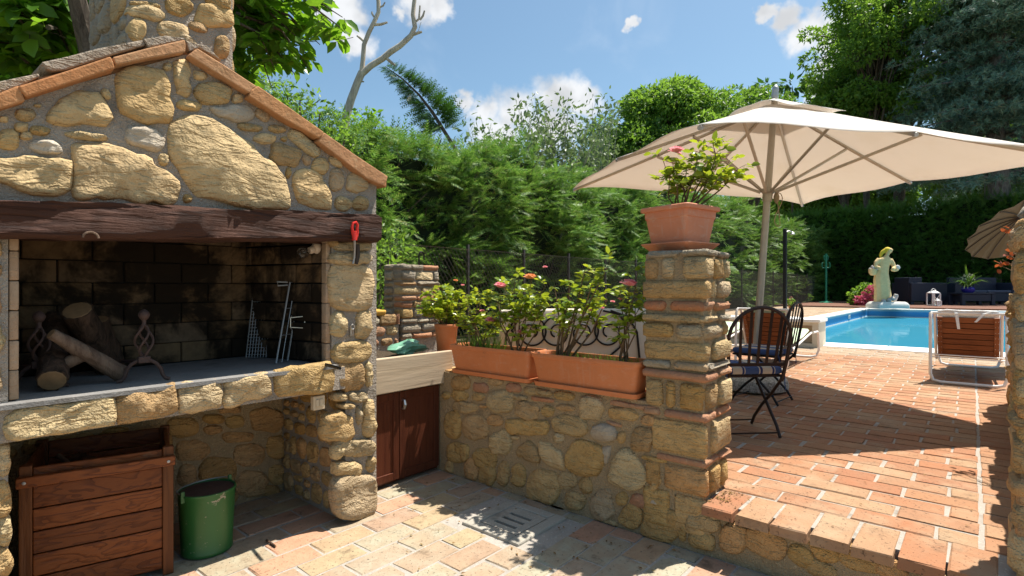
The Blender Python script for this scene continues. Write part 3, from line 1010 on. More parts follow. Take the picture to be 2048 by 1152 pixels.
wt = MB().add([(PX0, PY0, WZ), (PX1, PY0, WZ), (PX1, PY1, WZ), (PX0, PY1, WZ)], [(0, 1, 2, 3)]).build('pool_water', 'water')
wt['kind'] = 'structure'
cop = bpy.data.objects.new('pool_coping', None); COL.objects.link(cop); cop['kind'] = 'structure'
yy = PY1 - 0.9
while yy > PY0:
    MB().box(11.0, PX0 + 0.03, yy - 0.995, yy, TZ - 0.05, TZ + 0.014, 0.012).build('coping_slab', 'white_coping', cop); yy -= 1.0
xx = 12.2
while xx < PX1 - 0.3:
    MB().box(xx, xx + 0.995, PY1 - 0.03, PY1 + 0.30, DZ - 0.04, DZ + 0.012, 0.012).build('coping_slab', 'white_coping', cop); xx += 1.0
yy = PY1 + 0.30
while yy > PY0:
    MB().box(PX1 - 0.03, PX1 + 0.36, yy - 0.995, yy, DZ - 0.04, DZ + 0.013, 0.012).build('coping_slab', 'white_coping', cop); yy -= 1.0
sk = thing('pool_skimmer', at_y(1698, 632, PY1), 'white skimmer cover on the blue pool wall', 'skimmer')
a = at_y(1698, 631, PY1 - 0.004)
b = MB().box(a[0] - 0.17, a[0] + 0.17, PY1 - 0.02, PY1 - 0.004, DZ - 0.2, DZ - 0.06, 0.004)
b.build('cover', 'white_paint', sk)
MB().box(a[0] - 0.12, a[0] + 0.12, PY1 - 0.024, PY1 - 0.0201, DZ - 0.16, DZ - 0.12).build('slot', 'galvanised', sk)
# raised decks beside and beyond the pool
dk = MB().box(11.46, 44.0, PY1 + 0.056, 7.2, -0.06, DZ - 0.01).box(PX1 + 0.06, 44.0, -14, PY1 + 0.055, -0.06, DZ - 0.012).build('pool_deck', 'grout')
dk['kind'] = 'structure'
cells = []
x = 11.5; row = 0
while x < 24.6:
    y = 6.6 - (row % 2) * 0.2
    while y > PY1 + 0.34:
        cells.append((x + 0.2, max((y + y - 0.39) / 2, PY1 + 0.4), DZ, 0.39, 0.385)); y -= 0.4
    x += 0.405; row += 1
pavers_joined('brick_field', dk, cells, 'paver_pale')
wd = bpy.data.objects.new('far_deck', None); wd.location = (26, 0, DZ); COL.objects.link(wd); wd['kind'] = 'structure'
for i in range(34):
    xx = PX1 + 0.9 + i * 0.3
    MB().box(xx, xx + 0.29, -12, 6.6, DZ - 0.005, DZ + 0.05).build('board', 'deck_wood', wd)
# white edged box with a louvred front beside the pool
bx = thing('pump_box', (11.1, 3.4, TZ), 'pale raised box with recessed front beside the pool, behind the loungers', 'box')
BXT = 0.752
a = at_z(1637, 697, TZ)
X0, Y0 = a[0], a[1]
MB().box(X0 - 0.03, X0 + 0.62, Y0 - 0.03, Y0 + 3.2, BXT - 0.055, BXT, 0.01).build('top_slab', 'white_coping', bx)
b = MB().box(X0 + 0.002, X0 + 0.6, Y0, Y0 + 0.10, TZ - 0.01, BXT - 0.0555)
b.box(X0 + 0.002, X0 + 0.6, Y0 + 3.0, Y0 + 3.15, TZ - 0.01, BXT - 0.0555).box(X0 + 0.001, X0 + 0.1, Y0 + 0.1005, Y0 + 2.9995, TZ - 0.01, TZ + 0.07).box(X0 + 0.02, X0 + 0.1, Y0 + 0.1006, Y0 + 2.9994, BXT - 0.11, BXT - 0.0556)
b.build('frame', 'cream_fabric', bx)
MB().box(X0 + 0.14, X0 + 0.2, Y0 + 0.1007, Y0 + 2.9993, TZ, BXT - 0.056).build('panel', 'plank_wood', bx)
# planted ground behind the fence and behind the barbecue
o = MB().box(2.96, 60, 6.36, 14, -0.07, 0.44).build('garden_bed', 'ground'); o['kind'] = 'structure'
o = MB().box(-4, 2.955, 3.72, 14, -0.07, 0.30).build('back_garden', 'ground'); o['kind'] = 'structure'

# ================================================================== BARBECUE
FY = 2.66
bq = thing('stone_barbecue', (0.9, 3.0, 0), 'rustic stone barbecue with brick-edged gable roof, dark beam and firebox', 'barbecue')
gable = MB()
def fy(px, py, y=FY):
    p = at_y(px, py, y); return (p[0], p[2])
Z1 = 0.390625
apex = (0.897, 2.335)
gl = (-0.22, 1.60); gr = (1.935, 1.925)
poly = [(-0.22, 1.53), (1.90, 1.60), (1.905, 1.90), apex, (-0.22, 1.64)]
gable.prism([(x, FY, z) for x, z in poly], (0, 1.0, 0))
G = gable.build('gable_wall', 'mortar', bq)
def zst(pts, mat, depth, parent=G, kind='poly'):
    ol = [fy(x * Z1, y * Z1, FY - depth * 0.5) for x, y in pts]
    face_stone((0, FY, 0), X, Z, -Y, ol, depth, mat, parent)
def zel(cx, cy, a, b, rot=0, mat='stone', depth=0.02, p=2.7):
    zst(superell(cx, cy, a, b, R_(rot), p), mat, depth)
zst([(600, 385), (640, 360), (760, 335), (850, 375), (885, 440), (890, 540), (885, 632), (760, 630), (650, 610), (605, 540), (592, 470)], 'stone_smooth', 0.03)
zst([(895, 315), (960, 300), (975, 340), (975, 495), (910, 480), (900, 400)], 'stone_smooth', 0.024)
zst([(218, 605), (250, 575), (330, 490), (440, 460), (510, 470), (560, 540), (585, 630), (520, 660), (505, 640), (400, 640), (260, 635)], 'stone_smooth', 0.028)
zst([(1075, 550), (1150, 545), (1280, 535), (1305, 580), (1290, 620), (1230, 625), (1120, 600)], 'stone_pale', 0.02)
zst([(1500, 900), (1530, 872), (1580, 865), (1640, 890), (1680, 960), (1705, 1070), (1620, 1070), (1530, 1045), (1505, 970)], 'stone_smooth', 0.024)
zst([(870, 690), (900, 640), (960, 610), (1060, 610), (1170, 650), (1290, 750), (1390, 840), (1440, 910), (1480, 1000), (1478, 1075), (1300, 1060), (1180, 1030), (1100, 1020), (1020, 995), (960, 930), (890, 810)], 'stone_smooth', 0.036)
zst([(387, 722), (480, 730), (620, 760), (760, 800), (800, 850), (860, 880), (905, 920), (922, 970), (900, 1035), (860, 1048), (760, 1030), (640, 1025), (500, 1015), (390, 1025), (385, 870)], 'stone_smooth', 0.034)
zst([(-160, 815), (0, 805), (60, 800), (180, 795), (300, 825), (365, 830), (370, 900), (365, 970), (280, 1005), (150, 990), (60, 950), (-160, 880)], 'stone_smooth', 0.03)
zst([(650, 650), (700, 640), (800, 670), (848, 710), (840, 760), (810, 780), (720, 750), (650, 725)], 'stone_pale', 0.022)
for e in [(860, 340, 25, 22), (545, 480, 34, 20, 50), (130, 585, 55, 35), (195, 540, 20, 10), (1028, 386, 38, 22, 10), (1092, 478, 92, 58, 8), (1218, 505, 30, 25), (972, 540, 70, 28, 5),
          (1347, 587, 42, 24, 40), (1285, 652, 64, 22, 5), (1422, 660, 48, 20, 5), (1360, 708, 60, 28, 3), (1457, 712, 18, 14), (1565, 735, 100, 30, 38), (1465, 795, 82, 52, 15), (1572, 820, 19, 30, -15),
          (1645, 850, 44, 46, 10), (1720, 830, 42, 19, 35), (1478, 885, 14, 32, 5), (1728, 922, 38, 58), (1830, 938, 55, 50), (1760, 1045, 45, 38, 20), (1848, 1042, 45, 38), (842, 818, 28, 34),
          (963, 1018, 24, 22), (440, 695, 116, 20, 5), (240, 752, 90, 36, 8), (135, 695, 32, 22), (205, 668, 56, 25, 5), (110, 650, 38, 26), (45, 715, 58, 54), (20, 610, 26, 18), (-80, 700, 55, 40), (-90, 610, 60, 35)]:
    zel(*e[:4], e[4] if len(e) > 4 else 0, mat='stone_pale' if e[0] == 240 else rnd.choice(['stone', 'stone_smooth', 'stone']), depth=0.016 + 0.0001 * e[2], p=rnd.choice([2.3, 2.8, 3.4]))

rubble((0, FY, 0), X, Z, -Y, -0.21, 0.10, 1.64, 1.80, G, ['stone', 'stone_smooth'], 0.08, 0.13, 0.08, 0.2, 0.02, inside=lambda u, v, a, b: v + b < 1.63 + 0.62 * (u - a + 0.22))
# roof: edge tiles, slabs over them
roof = MB()
roof.prism([(apex[0], FY + 0.02, apex[1] - 0.005), (1.99, FY + 0.02, 1.905), (1.99, FY + 0.02, 1.955), (apex[0], FY + 0.02, apex[1] + 0.055)], (0, 1.0, 0))
roof.prism([(-0.3, FY + 0.02, 1.60), (apex[0] - 0.002, FY + 0.02, apex[1] - 0.005), (apex[0] - 0.002, FY + 0.02, apex[1] + 0.055), (-0.3, FY + 0.02, 1.665)], (0, 1.0, 0))
RF = roof.build('roof', 'roof_tile', bq)
def tile(pts, y0, y1, mat, nm='roof_tile'):
    q = [at_y(x * Z1, y * Z1, y0) for x, y in pts]
    n = len(q)
    # a subdivided, slightly worn slab
    vs = []; fs = []
    m = 5
    for k in range(m):
        for p in q:
            vs.append((p[0] + rnd.uniform(-.003, .003), y0 + (y1 - y0) * k / (m - 1), p[2] + rnd.uniform(-.003, .003)))
    for k in range(m - 1):
        for i in range(n):
            fs.append((k * n + i, k * n + (i + 1) % n, (k + 1) * n + (i + 1) % n, (k + 1) * n + i))
    fs.append(tuple(range(n - 1, -1, -1))); fs.append(tuple((m - 1) * n + i for i in range(n)))
    ob = MB().add(vs, fs).build(nm, mat, RF)
    bv = ob.modifiers.new('bevel', 'BEVEL'); bv.width = 0.006; bv.segments = 2; bv.limit_method = 'ANGLE'
    return ob
TY = 2.606
tile([(-190, 545), (0, 470), (98, 438), (112, 470), (128, 520), (0, 562), (-190, 640)], TY, 2.95, 'roof_tile')
tile([(96, 443), (330, 365), (565, 287), (582, 320), (594, 356), (360, 428), (133, 498)], TY - 0.006, 2.95, 'roof_tile')
tile([(578, 292), (760, 243), (945, 200), (953, 230), (952, 266), (780, 298), (592, 336)], TY + 0.004, 2.95, 'roof_tile')
tile([(1012, 244), (1160, 338), (1315, 440), (1300, 462), (1280, 478), (1130, 388), (972, 288), (985, 262)], TY, 2.95, 'roof_tile')
tile([(1322, 440), (1490, 555), (1662, 676), (1650, 698), (1633, 711), (1450, 605), (1275, 492), (1290, 465)], TY - 0.005, 2.95, 'roof_tile')
tile([(1662, 678), (1820, 790), (1988, 905), (1980, 932), (1962, 951), (1880, 915), (1760, 825), (1628, 727), (1640, 700)], TY + 0.003, 2.95, 'roof_tile')
tile([(-190, 460), (0, 415), (195, 378), (205, 392), (100, 436), (-190, 538)], 2.640, 3.3, 'roof_slab')
tile([(208, 318), (350, 285), (500, 252), (735, 205), (745, 232), (575, 286), (330, 362), (265, 366), (240, 350)], 2.640, 3.3, 'roof_slab')
tile([(738, 200), (850, 186), (952, 196), (945, 206), (760, 243), (748, 226)], 2.632, 3.3, 'roof_slab')
tile([(950, 205), (1000, 222), (1060, 236), (1110, 285), (1135, 310), (1020, 246), (968, 262)], 2.645, 3.3, 'roof_slab')

# chimney
CY = 2.95
cxa = at_y(255, 100, CY)[0]; cxb = at_y(465, 100, CY)[0]
CH = MB().box(cxa, cxb, CY, CY + 0.67, 1.95, 3.25).build('chimney', 'mortar', bq)
for e in [(745, 22, 90, 14, 8), (925, 30, 72, 48, 5), (1098, 80, 95, 60, 5), (745, 62, 105, 36, 12), (705, 150, 45, 62), (890, 160, 85, 45, 15), (1018, 138, 52, 24, 18), (1140, 240, 40, 60), (950, 210, 60, 30, 25), (1150, 10, 40, 22), (1010, -40, 70, 30), (800, -50, 90, 32)]:
    ol = [fy(x * Z1, y * Z1, CY - 0.01) for x, y in superell(e[0], e[1], e[2], e[3], R_(e[4] if len(e) > 4 else 0), 3.0)]
    face_stone((0, CY, 0), X, Z, -Y, ol, 0.02, rnd.choice(['stone', 'stone_smooth']), CH)
rubble((cxa, 0, 0), -Y, Z, -X, -(CY + 0.66), -CY, 2.2, 3.2, CH, ['stone_grey', 'stone'], 0.1, 0.2, 0.1, 0.25, 0.018)
rubble((0, CY, 0), X, Z, -Y, cxa, cxb, 2.72, 3.2, CH, ['stone'], 0.1, 0.16)
rubble((cxb, 0, 0), Y, Z, X, CY, CY + 0.66, 2.1, 3.2, CH, ['stone'], 0.1, 0.18)

# beam
bl = at_y(0, 398, 2.56); bl2 = at_y(0, 474, 2.56); br = at_y(766, 430, 2.56); br2 = at_y(766, 484, 2.56)
def lerp(a, b, t): return a + (b - a) * t
nx = 60
prof = 24
vs = []; fs = []
xL = -0.25
for i in range(nx + 1):
    x = lerp(xL, br[0], i / nx)
    t = (x - bl[0]) / (br[0] - bl[0])
    zt = lerp(bl[2], br[2], t); zb = lerp(bl2[2], br2[2], t)
    hz = (zt - zb) / 2; zc = (zt + zb) / 2; hy = 0.10; yc = 2.665
    for k in range(prof):
        an = 2 * math.pi * k / prof + math.pi / prof
        p = 9.0
        cy_ = math.copysign(abs(math.cos(an)) ** (2 / p), math.cos(an)); cz_ = math.copysign(abs(math.sin(an)) ** (2 / p), math.sin(an))
        wob = 0.006 * math.sin(x * 7 + k * 1.3) + 0.004 * math.sin(x * 17 + k * 2.1) + rnd.uniform(-.0025, .0025)
        e = 1.0 if 0 < i < nx else 0.93
        vs.append((x, yc + cy_ * hy * e + wob * cy_, zc + cz_ * hz * e + wob * 0.8))
for i in range(nx):
    for k in range(prof):
        fs.append((i * prof + k, i * prof + (k + 1) % prof, (i + 1) * prof + (k + 1) % prof, (i + 1) * prof + k))
fs.append(tuple(range(prof))); fs.append(tuple(nx * prof + k for k in range(prof - 1, -1, -1)))
BM = MB().add(vs, [f[::-1] for f in fs]).build('beam', 'beam_wood', bq, smooth=50)

# pillars
P2 = MB().box(1.615, 1.905, FY, 3.42, 0.745, 1.60).box(1.70, 1.9052, FY + 0.001, 3.421, 0.0, 0.7445).build('pillar', 'mortar', bq)
P1 = MB().box(-0.25, 0.315, FY, 3.42, 0.0, 1.52).build('pillar', 'mortar', bq)
def bst(cx, cy, a, b, oy, rot=0, mat='stone', depth=0.028, p=3.2, parent=P2, y=FY):
    ol = [fy(x * Z1, oy + yy * Z1, y - depth * 0.5) for x, yy in superell(cx, cy, a * 1.06, b * 1.05, R_(rot), p)]
    face_stone((0, y, 0), X, Z, -Y, ol, depth, mat, parent)
for e in [(1808, 288, 96, 22, 0), (1798, 352, 102, 30, 0), (1800, 500, 102, 112, 0), (1738, 690, 40, 62, 0), (1862, 690, 38, 72, 5), (1808, 830, 92, 52, -5), (1712, 265, 20, 24, 0)]:
    bst(e[0], e[1], e[2], e[3], 380, e[4], p=5.0 if e[3] > 100 else 3.2, mat='stone_smooth' if e[3] > 100 else 'stone')
for e in [(1795, 130, 68, 72, -4), (1893, 120, 18, 62, 0), (1838, 236, 50, 26, 0), (1745, 238, 38, 22, 0), (1893, 350, 30, 92, 0), (1782, 285, 40, 14, 0), (1735, 392, 74, 72, 0), (1842, 332, 12, 50, 0), (1825, 500, 98, 46, -4),
          (1785, 606, 72, 36, -3), (1905, 585, 22, 40, 0), (1822, 745, 104, 112, 0), (1735, 520, 26, 40, 0)]:
    bst(e[0], e[1], e[2], e[3], 702, e[4], depth=0.03 if e[2] < 100 else 0.045)
for e in [(20, 560, 34, 85), (16, 760, 40, 95), (22, 930, 36, 80), (10, 1090, 50, 75), (-20, 1230, 60, 60)]:
    bst(e[0], e[1], e[2], e[3], 702, 0, parent=P1)
rubble((0, FY, 0), X, Z, -Y, -0.24, 0.19, 0.02, 0.73, P1, ['stone'], 0.1, 0.2, 0.1, 0.26, 0.028)
rubble((0, FY, 0), X, Z, -Y, -0.2, 0.312, 0.9, 1.48, P1, ['stone'], 0.1, 0.18)
rubble((1.70, 0, 0), -Y, Z, -X, -3.36, -2.69, 0.01, 0.735, P2, ['stone_shaded'], 0.07, 0.13, 0.06, 0.15, 0.016)
rubble((1.905, 0, 0), Y, Z, X, 2.69, 2.88, 0.0, 1.55, P2, ['stone'], 0.08, 0.15, 0.08, 0.2, 0.02)
# low recess
RC = MB().box(0.3, 1.71, 3.38, 3.5, -0.02, 0.745).build('recess_wall', 'mortar_brown', bq)
def rst(cx, cy, a, b, rot=0):
    ol = [fy(x * Z1, 702 + yy * Z1, 3.375) for x, yy in superell(cx, cy, a, b, R_(rot), 2.6)]
    face_stone((0, 3.38, 0), X, Z, -Y, ol, 0.02, 'stone_shaded', RC)
for e in [(935, 395, 82, 52), (1095, 350, 60, 24), (1205, 365, 48, 32), (1220, 442, 82, 26), (1090, 405, 52, 24), (985, 510, 82, 52), (1275, 535, 76, 58), (1115, 615, 98, 72), (1290, 680, 86, 66), (1415, 495, 50, 62), (1365, 355, 90, 58, 5),
          (960, 640, 50, 60), (830, 470, 60, 50), (1420, 630, 45, 50), (1180, 300, 60, 22), (1380, 720, 60, 30), (1000, 730, 70, 40), (1150, 750, 70, 35)]:
    rst(*e)
rubble((0, 3.38, 0), X, Z, -Y, 0.31, 0.88, 0.5, 0.73, RC, ['stone_shaded'], 0.07, 0.11)
# hearth
H = MB().box(-0.2, 1.675, 2.625, 3.42, 0.748, 0.868).build('hearth', 'mortar', bq)
MB().box(-0.15, 1.62, 2.60, 3.36, 0.8685, 0.886).build('hearth_slab', 'hearth_slab', H)
HY = 2.625
xs = [(0.02, 0.66), (0.678, 0.985), (1.0, 1.195), (1.21, 1.415), (1.435, 1.69)]
hst = [[(40, 322), (300, 268), (590, 222), (592, 385), (300, 425), (50, 476)], [(604, 215), (905, 174), (915, 325), (760, 355), (614, 385)], [(921, 184), (1138, 146), (1144, 290), (921, 330)],
       [(1150, 148), (1385, 114), (1390, 240), (1150, 294)], [(1408, 110), (1560, 84), (1710, 60), (1716, 200), (1560, 222), (1420, 240)]]
for q in hst:
    ol = [fy(x * Z1, 702 + yy * Z1, 2.605) for x, yy in q]
    face_stone((0, HY, 0), X, Z, -Y, ol, 0.028, 'stone', H, rough=0.2)
face_stone((0, HY, 0), X, Z, -Y, [(-0.19, .76), (0.0, .755), (0.0, .865), (-0.19, .865)], 0.028, 'stone', H, rough=0.2)
# firebox
FB = MB().prism([(1.622, 2.72, 0.868), (1.622, 3.45, 0.868), (1.495, 3.365, 0.868)], (0, 0, 0.75)).box(0.27, 1.50, 3.36, 3.45, 0.868, 1.62).box(0.2, 0.30, 2.70, 3.359, 0.868, 1.62).box(0.2, 1.62, 2.72, 3.45, 1.622, 1.66).build('firebox', 'soot_dark', bq)
z = 0.892; row = 0
while z < 1.60:
    x = 0.305 - (row % 2) * 0.13
    hh = min(0.106, 1.62 - z)
    while x < 1.46:
        a, c = max(x, 0.305), min(x + 0.262, 1.46)
        if c - a > 0.04:
            block('firebrick', a, c, 3.345, 3.40, z, z + hh, 'firebrick', FB, 0.006, 0.0015)
        x += 0.268
    # splayed right cheek
    p0 = Vector((1.612, 2.70, 0)); p1 = Vector((1.45, 3.36, 0)); d = (p1 - p0); L = d.length; d.normalize(); nrm = Vector((-d.y, d.x, 0))
    s = 0.0 - (row % 2) * 0.12
    while s < L:
        a, c = max(s, 0.0), min(s + 0.24, L)
        if c - a > 0.04:
            v, f = rbox((0, 0, 0), ((c - a) / 2 - 0.003, 0.03, hh / 2 - 0.003), 0.005, 0.0012)
            mid = p0 + d * ((a + c) / 2) + nrm * -0.03
            ang = math.atan2(d.y, d.x)
            v = [(mid.x + q[0] * math.cos(ang) - q[1] * math.sin(ang), mid.y + q[0] * math.sin(ang) + q[1] * math.cos(ang), z + hh / 2 + q[2]) for q in v]
            MB().add(v, f).build('firebrick', 'firebrick', FB, smooth=60)
        s += 0.246
    block('firebrick', 0.318, 0.345, 2.668, 2.72, z, z + hh, 'firebrick_clean', FB, 0.004, 0.001)
    block('firebrick', 1.585, 1.612, 2.668, 2.715, z, z + hh, 'firebrick_clean', FB, 0.004, 0.001)
    z += 0.109; row += 1

# ================================================================== PLANTER WALL AND GATE PILLARS
sw = thing('planter_wall', (WX + 0.16, 2.1, 0), 'low rubble stone wall carrying the two long terracotta planters', 'wall')
SWm = MB().box(WX, WX + 0.33, 1.02, 3.0, -0.03, 0.705).build('core', 'mortar_brown', sw)
def wst(cx, cy, a, b, rot=0, mat=None, depth=0.02, p=2.7):
    x_ = WX - depth * 0.4
    pts = [at_x(700 + x * Z1, 702 + yy * Z1, x_) for x, yy in superell(cx, cy, a, b, R_(rot), p)]
    ol = [(-q[1], max(q[2], 0.004)) for q in pts]
    face_stone((WX, 0, 0), -Y, Z, -X, ol, depth, mat or rnd.choice(['stone', 'stone_shaded', 'stone_shaded']), SWm)
for e in [(565, 165, 48, 36, 5), (745, 160, 40, 20, 8), (960, 210, 76, 18, 8), (1095, 230, 56, 22, 8), (1100, 292, 52, 16, 5), (1395, 325, 80, 30, 8), (652, 235, 33, 20, 5), (585, 290, 66, 28, 5),
          (560, 230, 44, 26, 5), (490, 230, 20, 20), (905, 305, 62, 44, 10), (1010, 310, 34, 30, 10), (870, 240, 42, 14, 8), (683, 285, 20, 10), (740, 355, 42, 28, 10), (1125, 382, 97, 52, 10),
          (1388, 445, 22, 32), (640, 395, 64, 64, 5), (525, 380, 44, 74, 0), (1525, 355, 38, 28, 5), (845, 445, 22, 12, 5), (1065, 445, 28, 28), (550, 520, 58, 52, 5), (690, 550, 60, 48, 10), (620, 610, 34, 58),
          (700, 640, 44, 55), (785, 630, 30, 64), (860, 640, 38, 58), (1110, 665, 50, 45), (1205, 690, 34, 44, -15), (1150, 770, 55, 45, 15), (1290, 790, 60, 80, 5), (1560, 685, 20, 42, 35), (1440, 850, 60, 60, 20),
          (1590, 900, 94, 98, 20), (1800, 880, 84, 62, 15), (1800, 975, 72, 46, 15), (1960, 960, 66, 80, 5), (930, 760, 40, 30, 15), (1390, 760, 30, 36), (505, 620, 20, 60), (1700, 930, 20, 50), (1060, 820, 40, 16, 15), (1330, 880, 40, 14, 18)]:
    wst(*e)
wst(905, 392, 114, 38, 4, 'stone_shaded', 0.022, 5); wst(770, 258, 66, 60, 0, 'stone', 0.03); wst(1230, 295, 62, 58, 5, 'stone', 0.028, 4.0); wst(1295, 422, 66, 46, 5, 'stone_pale', 0.03, 2.2); wst(1495, 455, 54, 58, 5, 'stone', 0.026, 4.0)
wst(770, 470, 56, 60, 10, None, 0.026); wst(1205, 552, 92, 88, 20, 'stone_shaded', 0.028, 2.8); wst(990, 702, 86, 90, 10, 'stone_shaded', 0.026, 3)
def wpoly(pts, mat, depth=0.024):
    q = [at_x(700 + x * Z1, 702 + yy * Z1, WX - depth * 0.4) for x, yy in pts]
    face_stone((WX, 0, 0), -Y, Z, -X, [(-a[1], max(a[2], 0.004)) for a in q], depth, mat, SWm)
wpoly([(845, 520), (905, 455), (950, 490), (972, 545), (965, 580), (900, 560), (850, 540)], 'stone')
wpoly([(962, 455), (1020, 475), (1085, 520), (1088, 560), (1105, 600), (1070, 612), (1010, 580), (975, 520)], 'stone_smooth')
wpoly([(1280, 500), (1335, 483), (1330, 530), (1315, 585), (1300, 580), (1285, 535)], 'stone_pale', 0.015)
wpoly([(1345, 540), (1390, 495), (1430, 505), (1465, 560), (1500, 610), (1530, 640), (1520, 690), (1470, 718), (1400, 700), (1330, 685), (1315, 650), (1340, 600)], 'stone', 0.032)
for e in [(668, 190, 40, 26, 5), (835, 190, 40, 22, 5), (985, 250, 62, 11, 8), (1350, 375, 42, 9, 14), (1455, 285, 132, 13, 9), (1480, 772, 48, 34, 15)]:
    wst(*e, mat='brick_old', depth=0.014, p=5)
wst(1565, 772, 40, 17, 8, 'stone_pale', 0.018); wst(1545, 590, 42, 9, 12, 'stone_pale', 0.012); wst(1555, 555, 70, 12, 10, 'stone_shaded', 0.012)
# flat top course
yy = 2.98
while yy > 1.36:
    l = rnd.uniform(0.16, 0.3)
    block('top_stone', WX + 0.012, WX + 0.32, max(yy - l, 1.335), yy - 0.012, 0.695, 0.712 + rnd.uniform(0, 0.004), 'stone_shaded', SWm, 0.006, 0.002)
    yy -= l

def gate_pillar(name, label, x0, x1, y0, y1, ztop, rows, parent=None):
    t = thing(name, ((x0 + x1) / 2, (y0 + y1) / 2, 0), label, 'pillar')
    c = MB().box(x0 + 0.012, x1 - 0.012, y0 + 0.012, y1 - 0.012, -0.03, ztop - 0.015).build('core', 'mortar_brown', t)
    for z0, z1, kind, left, right in rows:
        for (u0, u1) in left:
            m = kind if isinstance(kind, str) else rnd.choice(kind)
            pr = rnd.uniform(0.004, 0.016)
            ya = y1 - u0 * (y1 - y0); yb = y1 - min(u1, 1.0) * (y1 - y0)
            xe = x0 + 0.11
            if u1 > 1.0:
                xe = x0 + (u1 - 1.0) * (x1 - x0); yb = y0 - pr
            if u0 < 0.01: ya += pr * 0.5
            block('stone', x0 - pr, max(xe, x0 + 0.03), yb + (0.006 if u1 <= 1 else 0), ya - 0.006, z0, z1, m, c, min(0.022, (z1 - z0) * 0.38), 0.0035)
        for (u0, u1) in right:
            m = kind if isinstance(kind, str) else rnd.choice(kind)
            pr = rnd.uniform(0.006, 0.02)
            xa = x0 + u0 * (x1 - x0); xb = x0 + u1 * (x1 - x0)
            if u1 > 0.97: xb += pr * 0.6
            block('stone', xa + 0.005, xb - 0.004, y0 - pr, y0 + 0.12, z0 + rnd.uniform(0, .006), z1 - rnd.uniform(0, .006), m, c, min(0.024, (z1 - z0) * 0.4), 0.006)
    return t, c
ZP = lambda y: 1.492 - (y - 66) * 0.000815
LF = lambda a: (a - 78) / 332.0
RF2 = lambda a: (a - 410) / 200.0
ST = ['stone', 'stone_shaded', 'stone']
def prow(ya, yb, kind, left, right):
    return (ZP(yb), ZP(ya), kind, [(max(0.0, LF(a)), LF(b) if b <= 410 else 1.0 + RF2(b)) for a, b in left], [(RF2(a), RF2(b)) for a, b in right])
rowsA = [prow(66, 106, ['stone_grey', 'stone'], [(100, 280), (285, 500)], [(508, 610)]),
         prow(114, 244, ST, [(80, 168), (176, 256), (290, 474)], [(482, 548), (570, 610)]),
         prow(254, 366, ST, [(75, 448)], [(470, 492), (508, 606)]),
         prow(380, 444, 'brick_old', [(75, 212), (224, 408)], [(412, 484), (490, 608)]),
         prow(466, 512, ['stone', 'stone_grey'], [(75, 396)], [(404, 508), (516, 612)]),
         prow(522, 612, ST, [(78, 246), (256, 400)], [(412, 548), (560, 612)]),
         prow(632, 748, ST, [(78, 455)], [(474, 612)]),
         prow(758, 806, ['stone', 'stone_grey'], [(75, 236), (242, 420)], [(425, 612)]),
         prow(816, 868, 'brick_old', [(75, 500)], [(518, 618)]),
         prow(884, 1046, ST, [(88, 194), (204, 258), (274, 404)], [(424, 514), (522, 618)]),
         prow(1060, 1108, 'brick_old', [(80, 180), (190, 492)], [(506, 618)]),
         prow(1122, 1330, ST, [(120, 435)], [(470, 610)]),
         prow(1342, 1384, 'brick_old', [(150, 520)], [(525, 618)]),
         prow(1394, 1560, ['stone_shaded'], [(90, 180), (190, 440)], [(450, 530), (540, 600)]),
         prow(1572, 1800, ['stone_shaded'], [(78, 230), (245, 430)], [])]
gate_pillar('gate_pillar', 'square rubble and brick pillar with the flowering pot on top, at the end of the planter wall', WX - 0.01, 2.945, 0.992, 1.322, 1.492, rowsA)
# pillar on the far side of the step
rowsB = []
z = 0.0
while z < 1.5:
    hh = rnd.choice([0.05, 0.09, 0.13, 0.16])
    cut = rnd.uniform(0.35, 0.7)
    rowsB.append((z, min(z + hh, 1.55), ['stone', 'stone_shaded', 'stone_grey', 'brick_old'] if hh < 0.06 else ST, [(0, cut), (cut + 0.03, 1.0)] if hh < 0.14 else [(0, 1.0)], []))
    z += hh + 0.012
gp2, gc2 = gate_pillar('gate_pillar', 'weathered ochre stone pillar across the step from the potted pillar, bulging top', WX + 0.03, 2.95, -0.47, -0.118, 1.50, rowsB)
z = 0.27
while z < 1.48:       # face towards the step, rough
    hh = rnd.uniform(0.07, 0.17)
    pr = rnd.uniform(0.0, 0.022)
    block('stone', WX + 0.02 - rnd.uniform(0, .01), 2.78, -0.2, -0.116 + pr, z, z + hh, rnd.choice(ST), gc2, 0.03, 0.008)
    block('stone', 2.79, 2.96, -0.2, -0.118 + pr * 0.6, z, z + hh, rnd.choice(ST), gc2, 0.03, 0.008)
    z += hh + 0.012
block('stone', WX + 0.0, 2.9, -0.42, -0.108, 1.44, 1.53, 'stone', gc2, 0.04, 0.012)
block('stone', WX + 0.05, 2.86, -0.40, -0.135, 1.50, 1.62, 'stone_grey', gc2, 0.05, 0.014)
block('stone', WX + 0.07, 2.80, -0.38, -0.15, 1.60, 1.70, 'stone', gc2, 0.04, 0.012)
# low wall that runs on from it along the terrace
lw = thing('side_wall', (4.8, -0.42, TZ), 'rough low stone wall running along the terrace edge past the ochre pillar', 'wall')
lc = MB().box(2.98, 6.7, -0.56, -0.27, TZ - 0.03, 1.12).build('core', 'mortar_brown', lw)
rubble((0, -0.27, 0), X, Z, Y, 2.99, 6.69, TZ, 1.12, lc, ['stone', 'stone_shaded'], 0.11, 0.2, 0.14, 0.34, 0.03)
x = 2.99
while x < 6.6:
    l = rnd.uniform(0.15, 0.34)
    block('cap_stone', x, min(x + l, 6.7), -0.58, -0.24 + rnd.uniform(-.02, .03), 1.10, 1.17 + rnd.uniform(0, 0.09), rnd.choice(ST), lc, 0.03, 0.01)
    x += l + 0.01

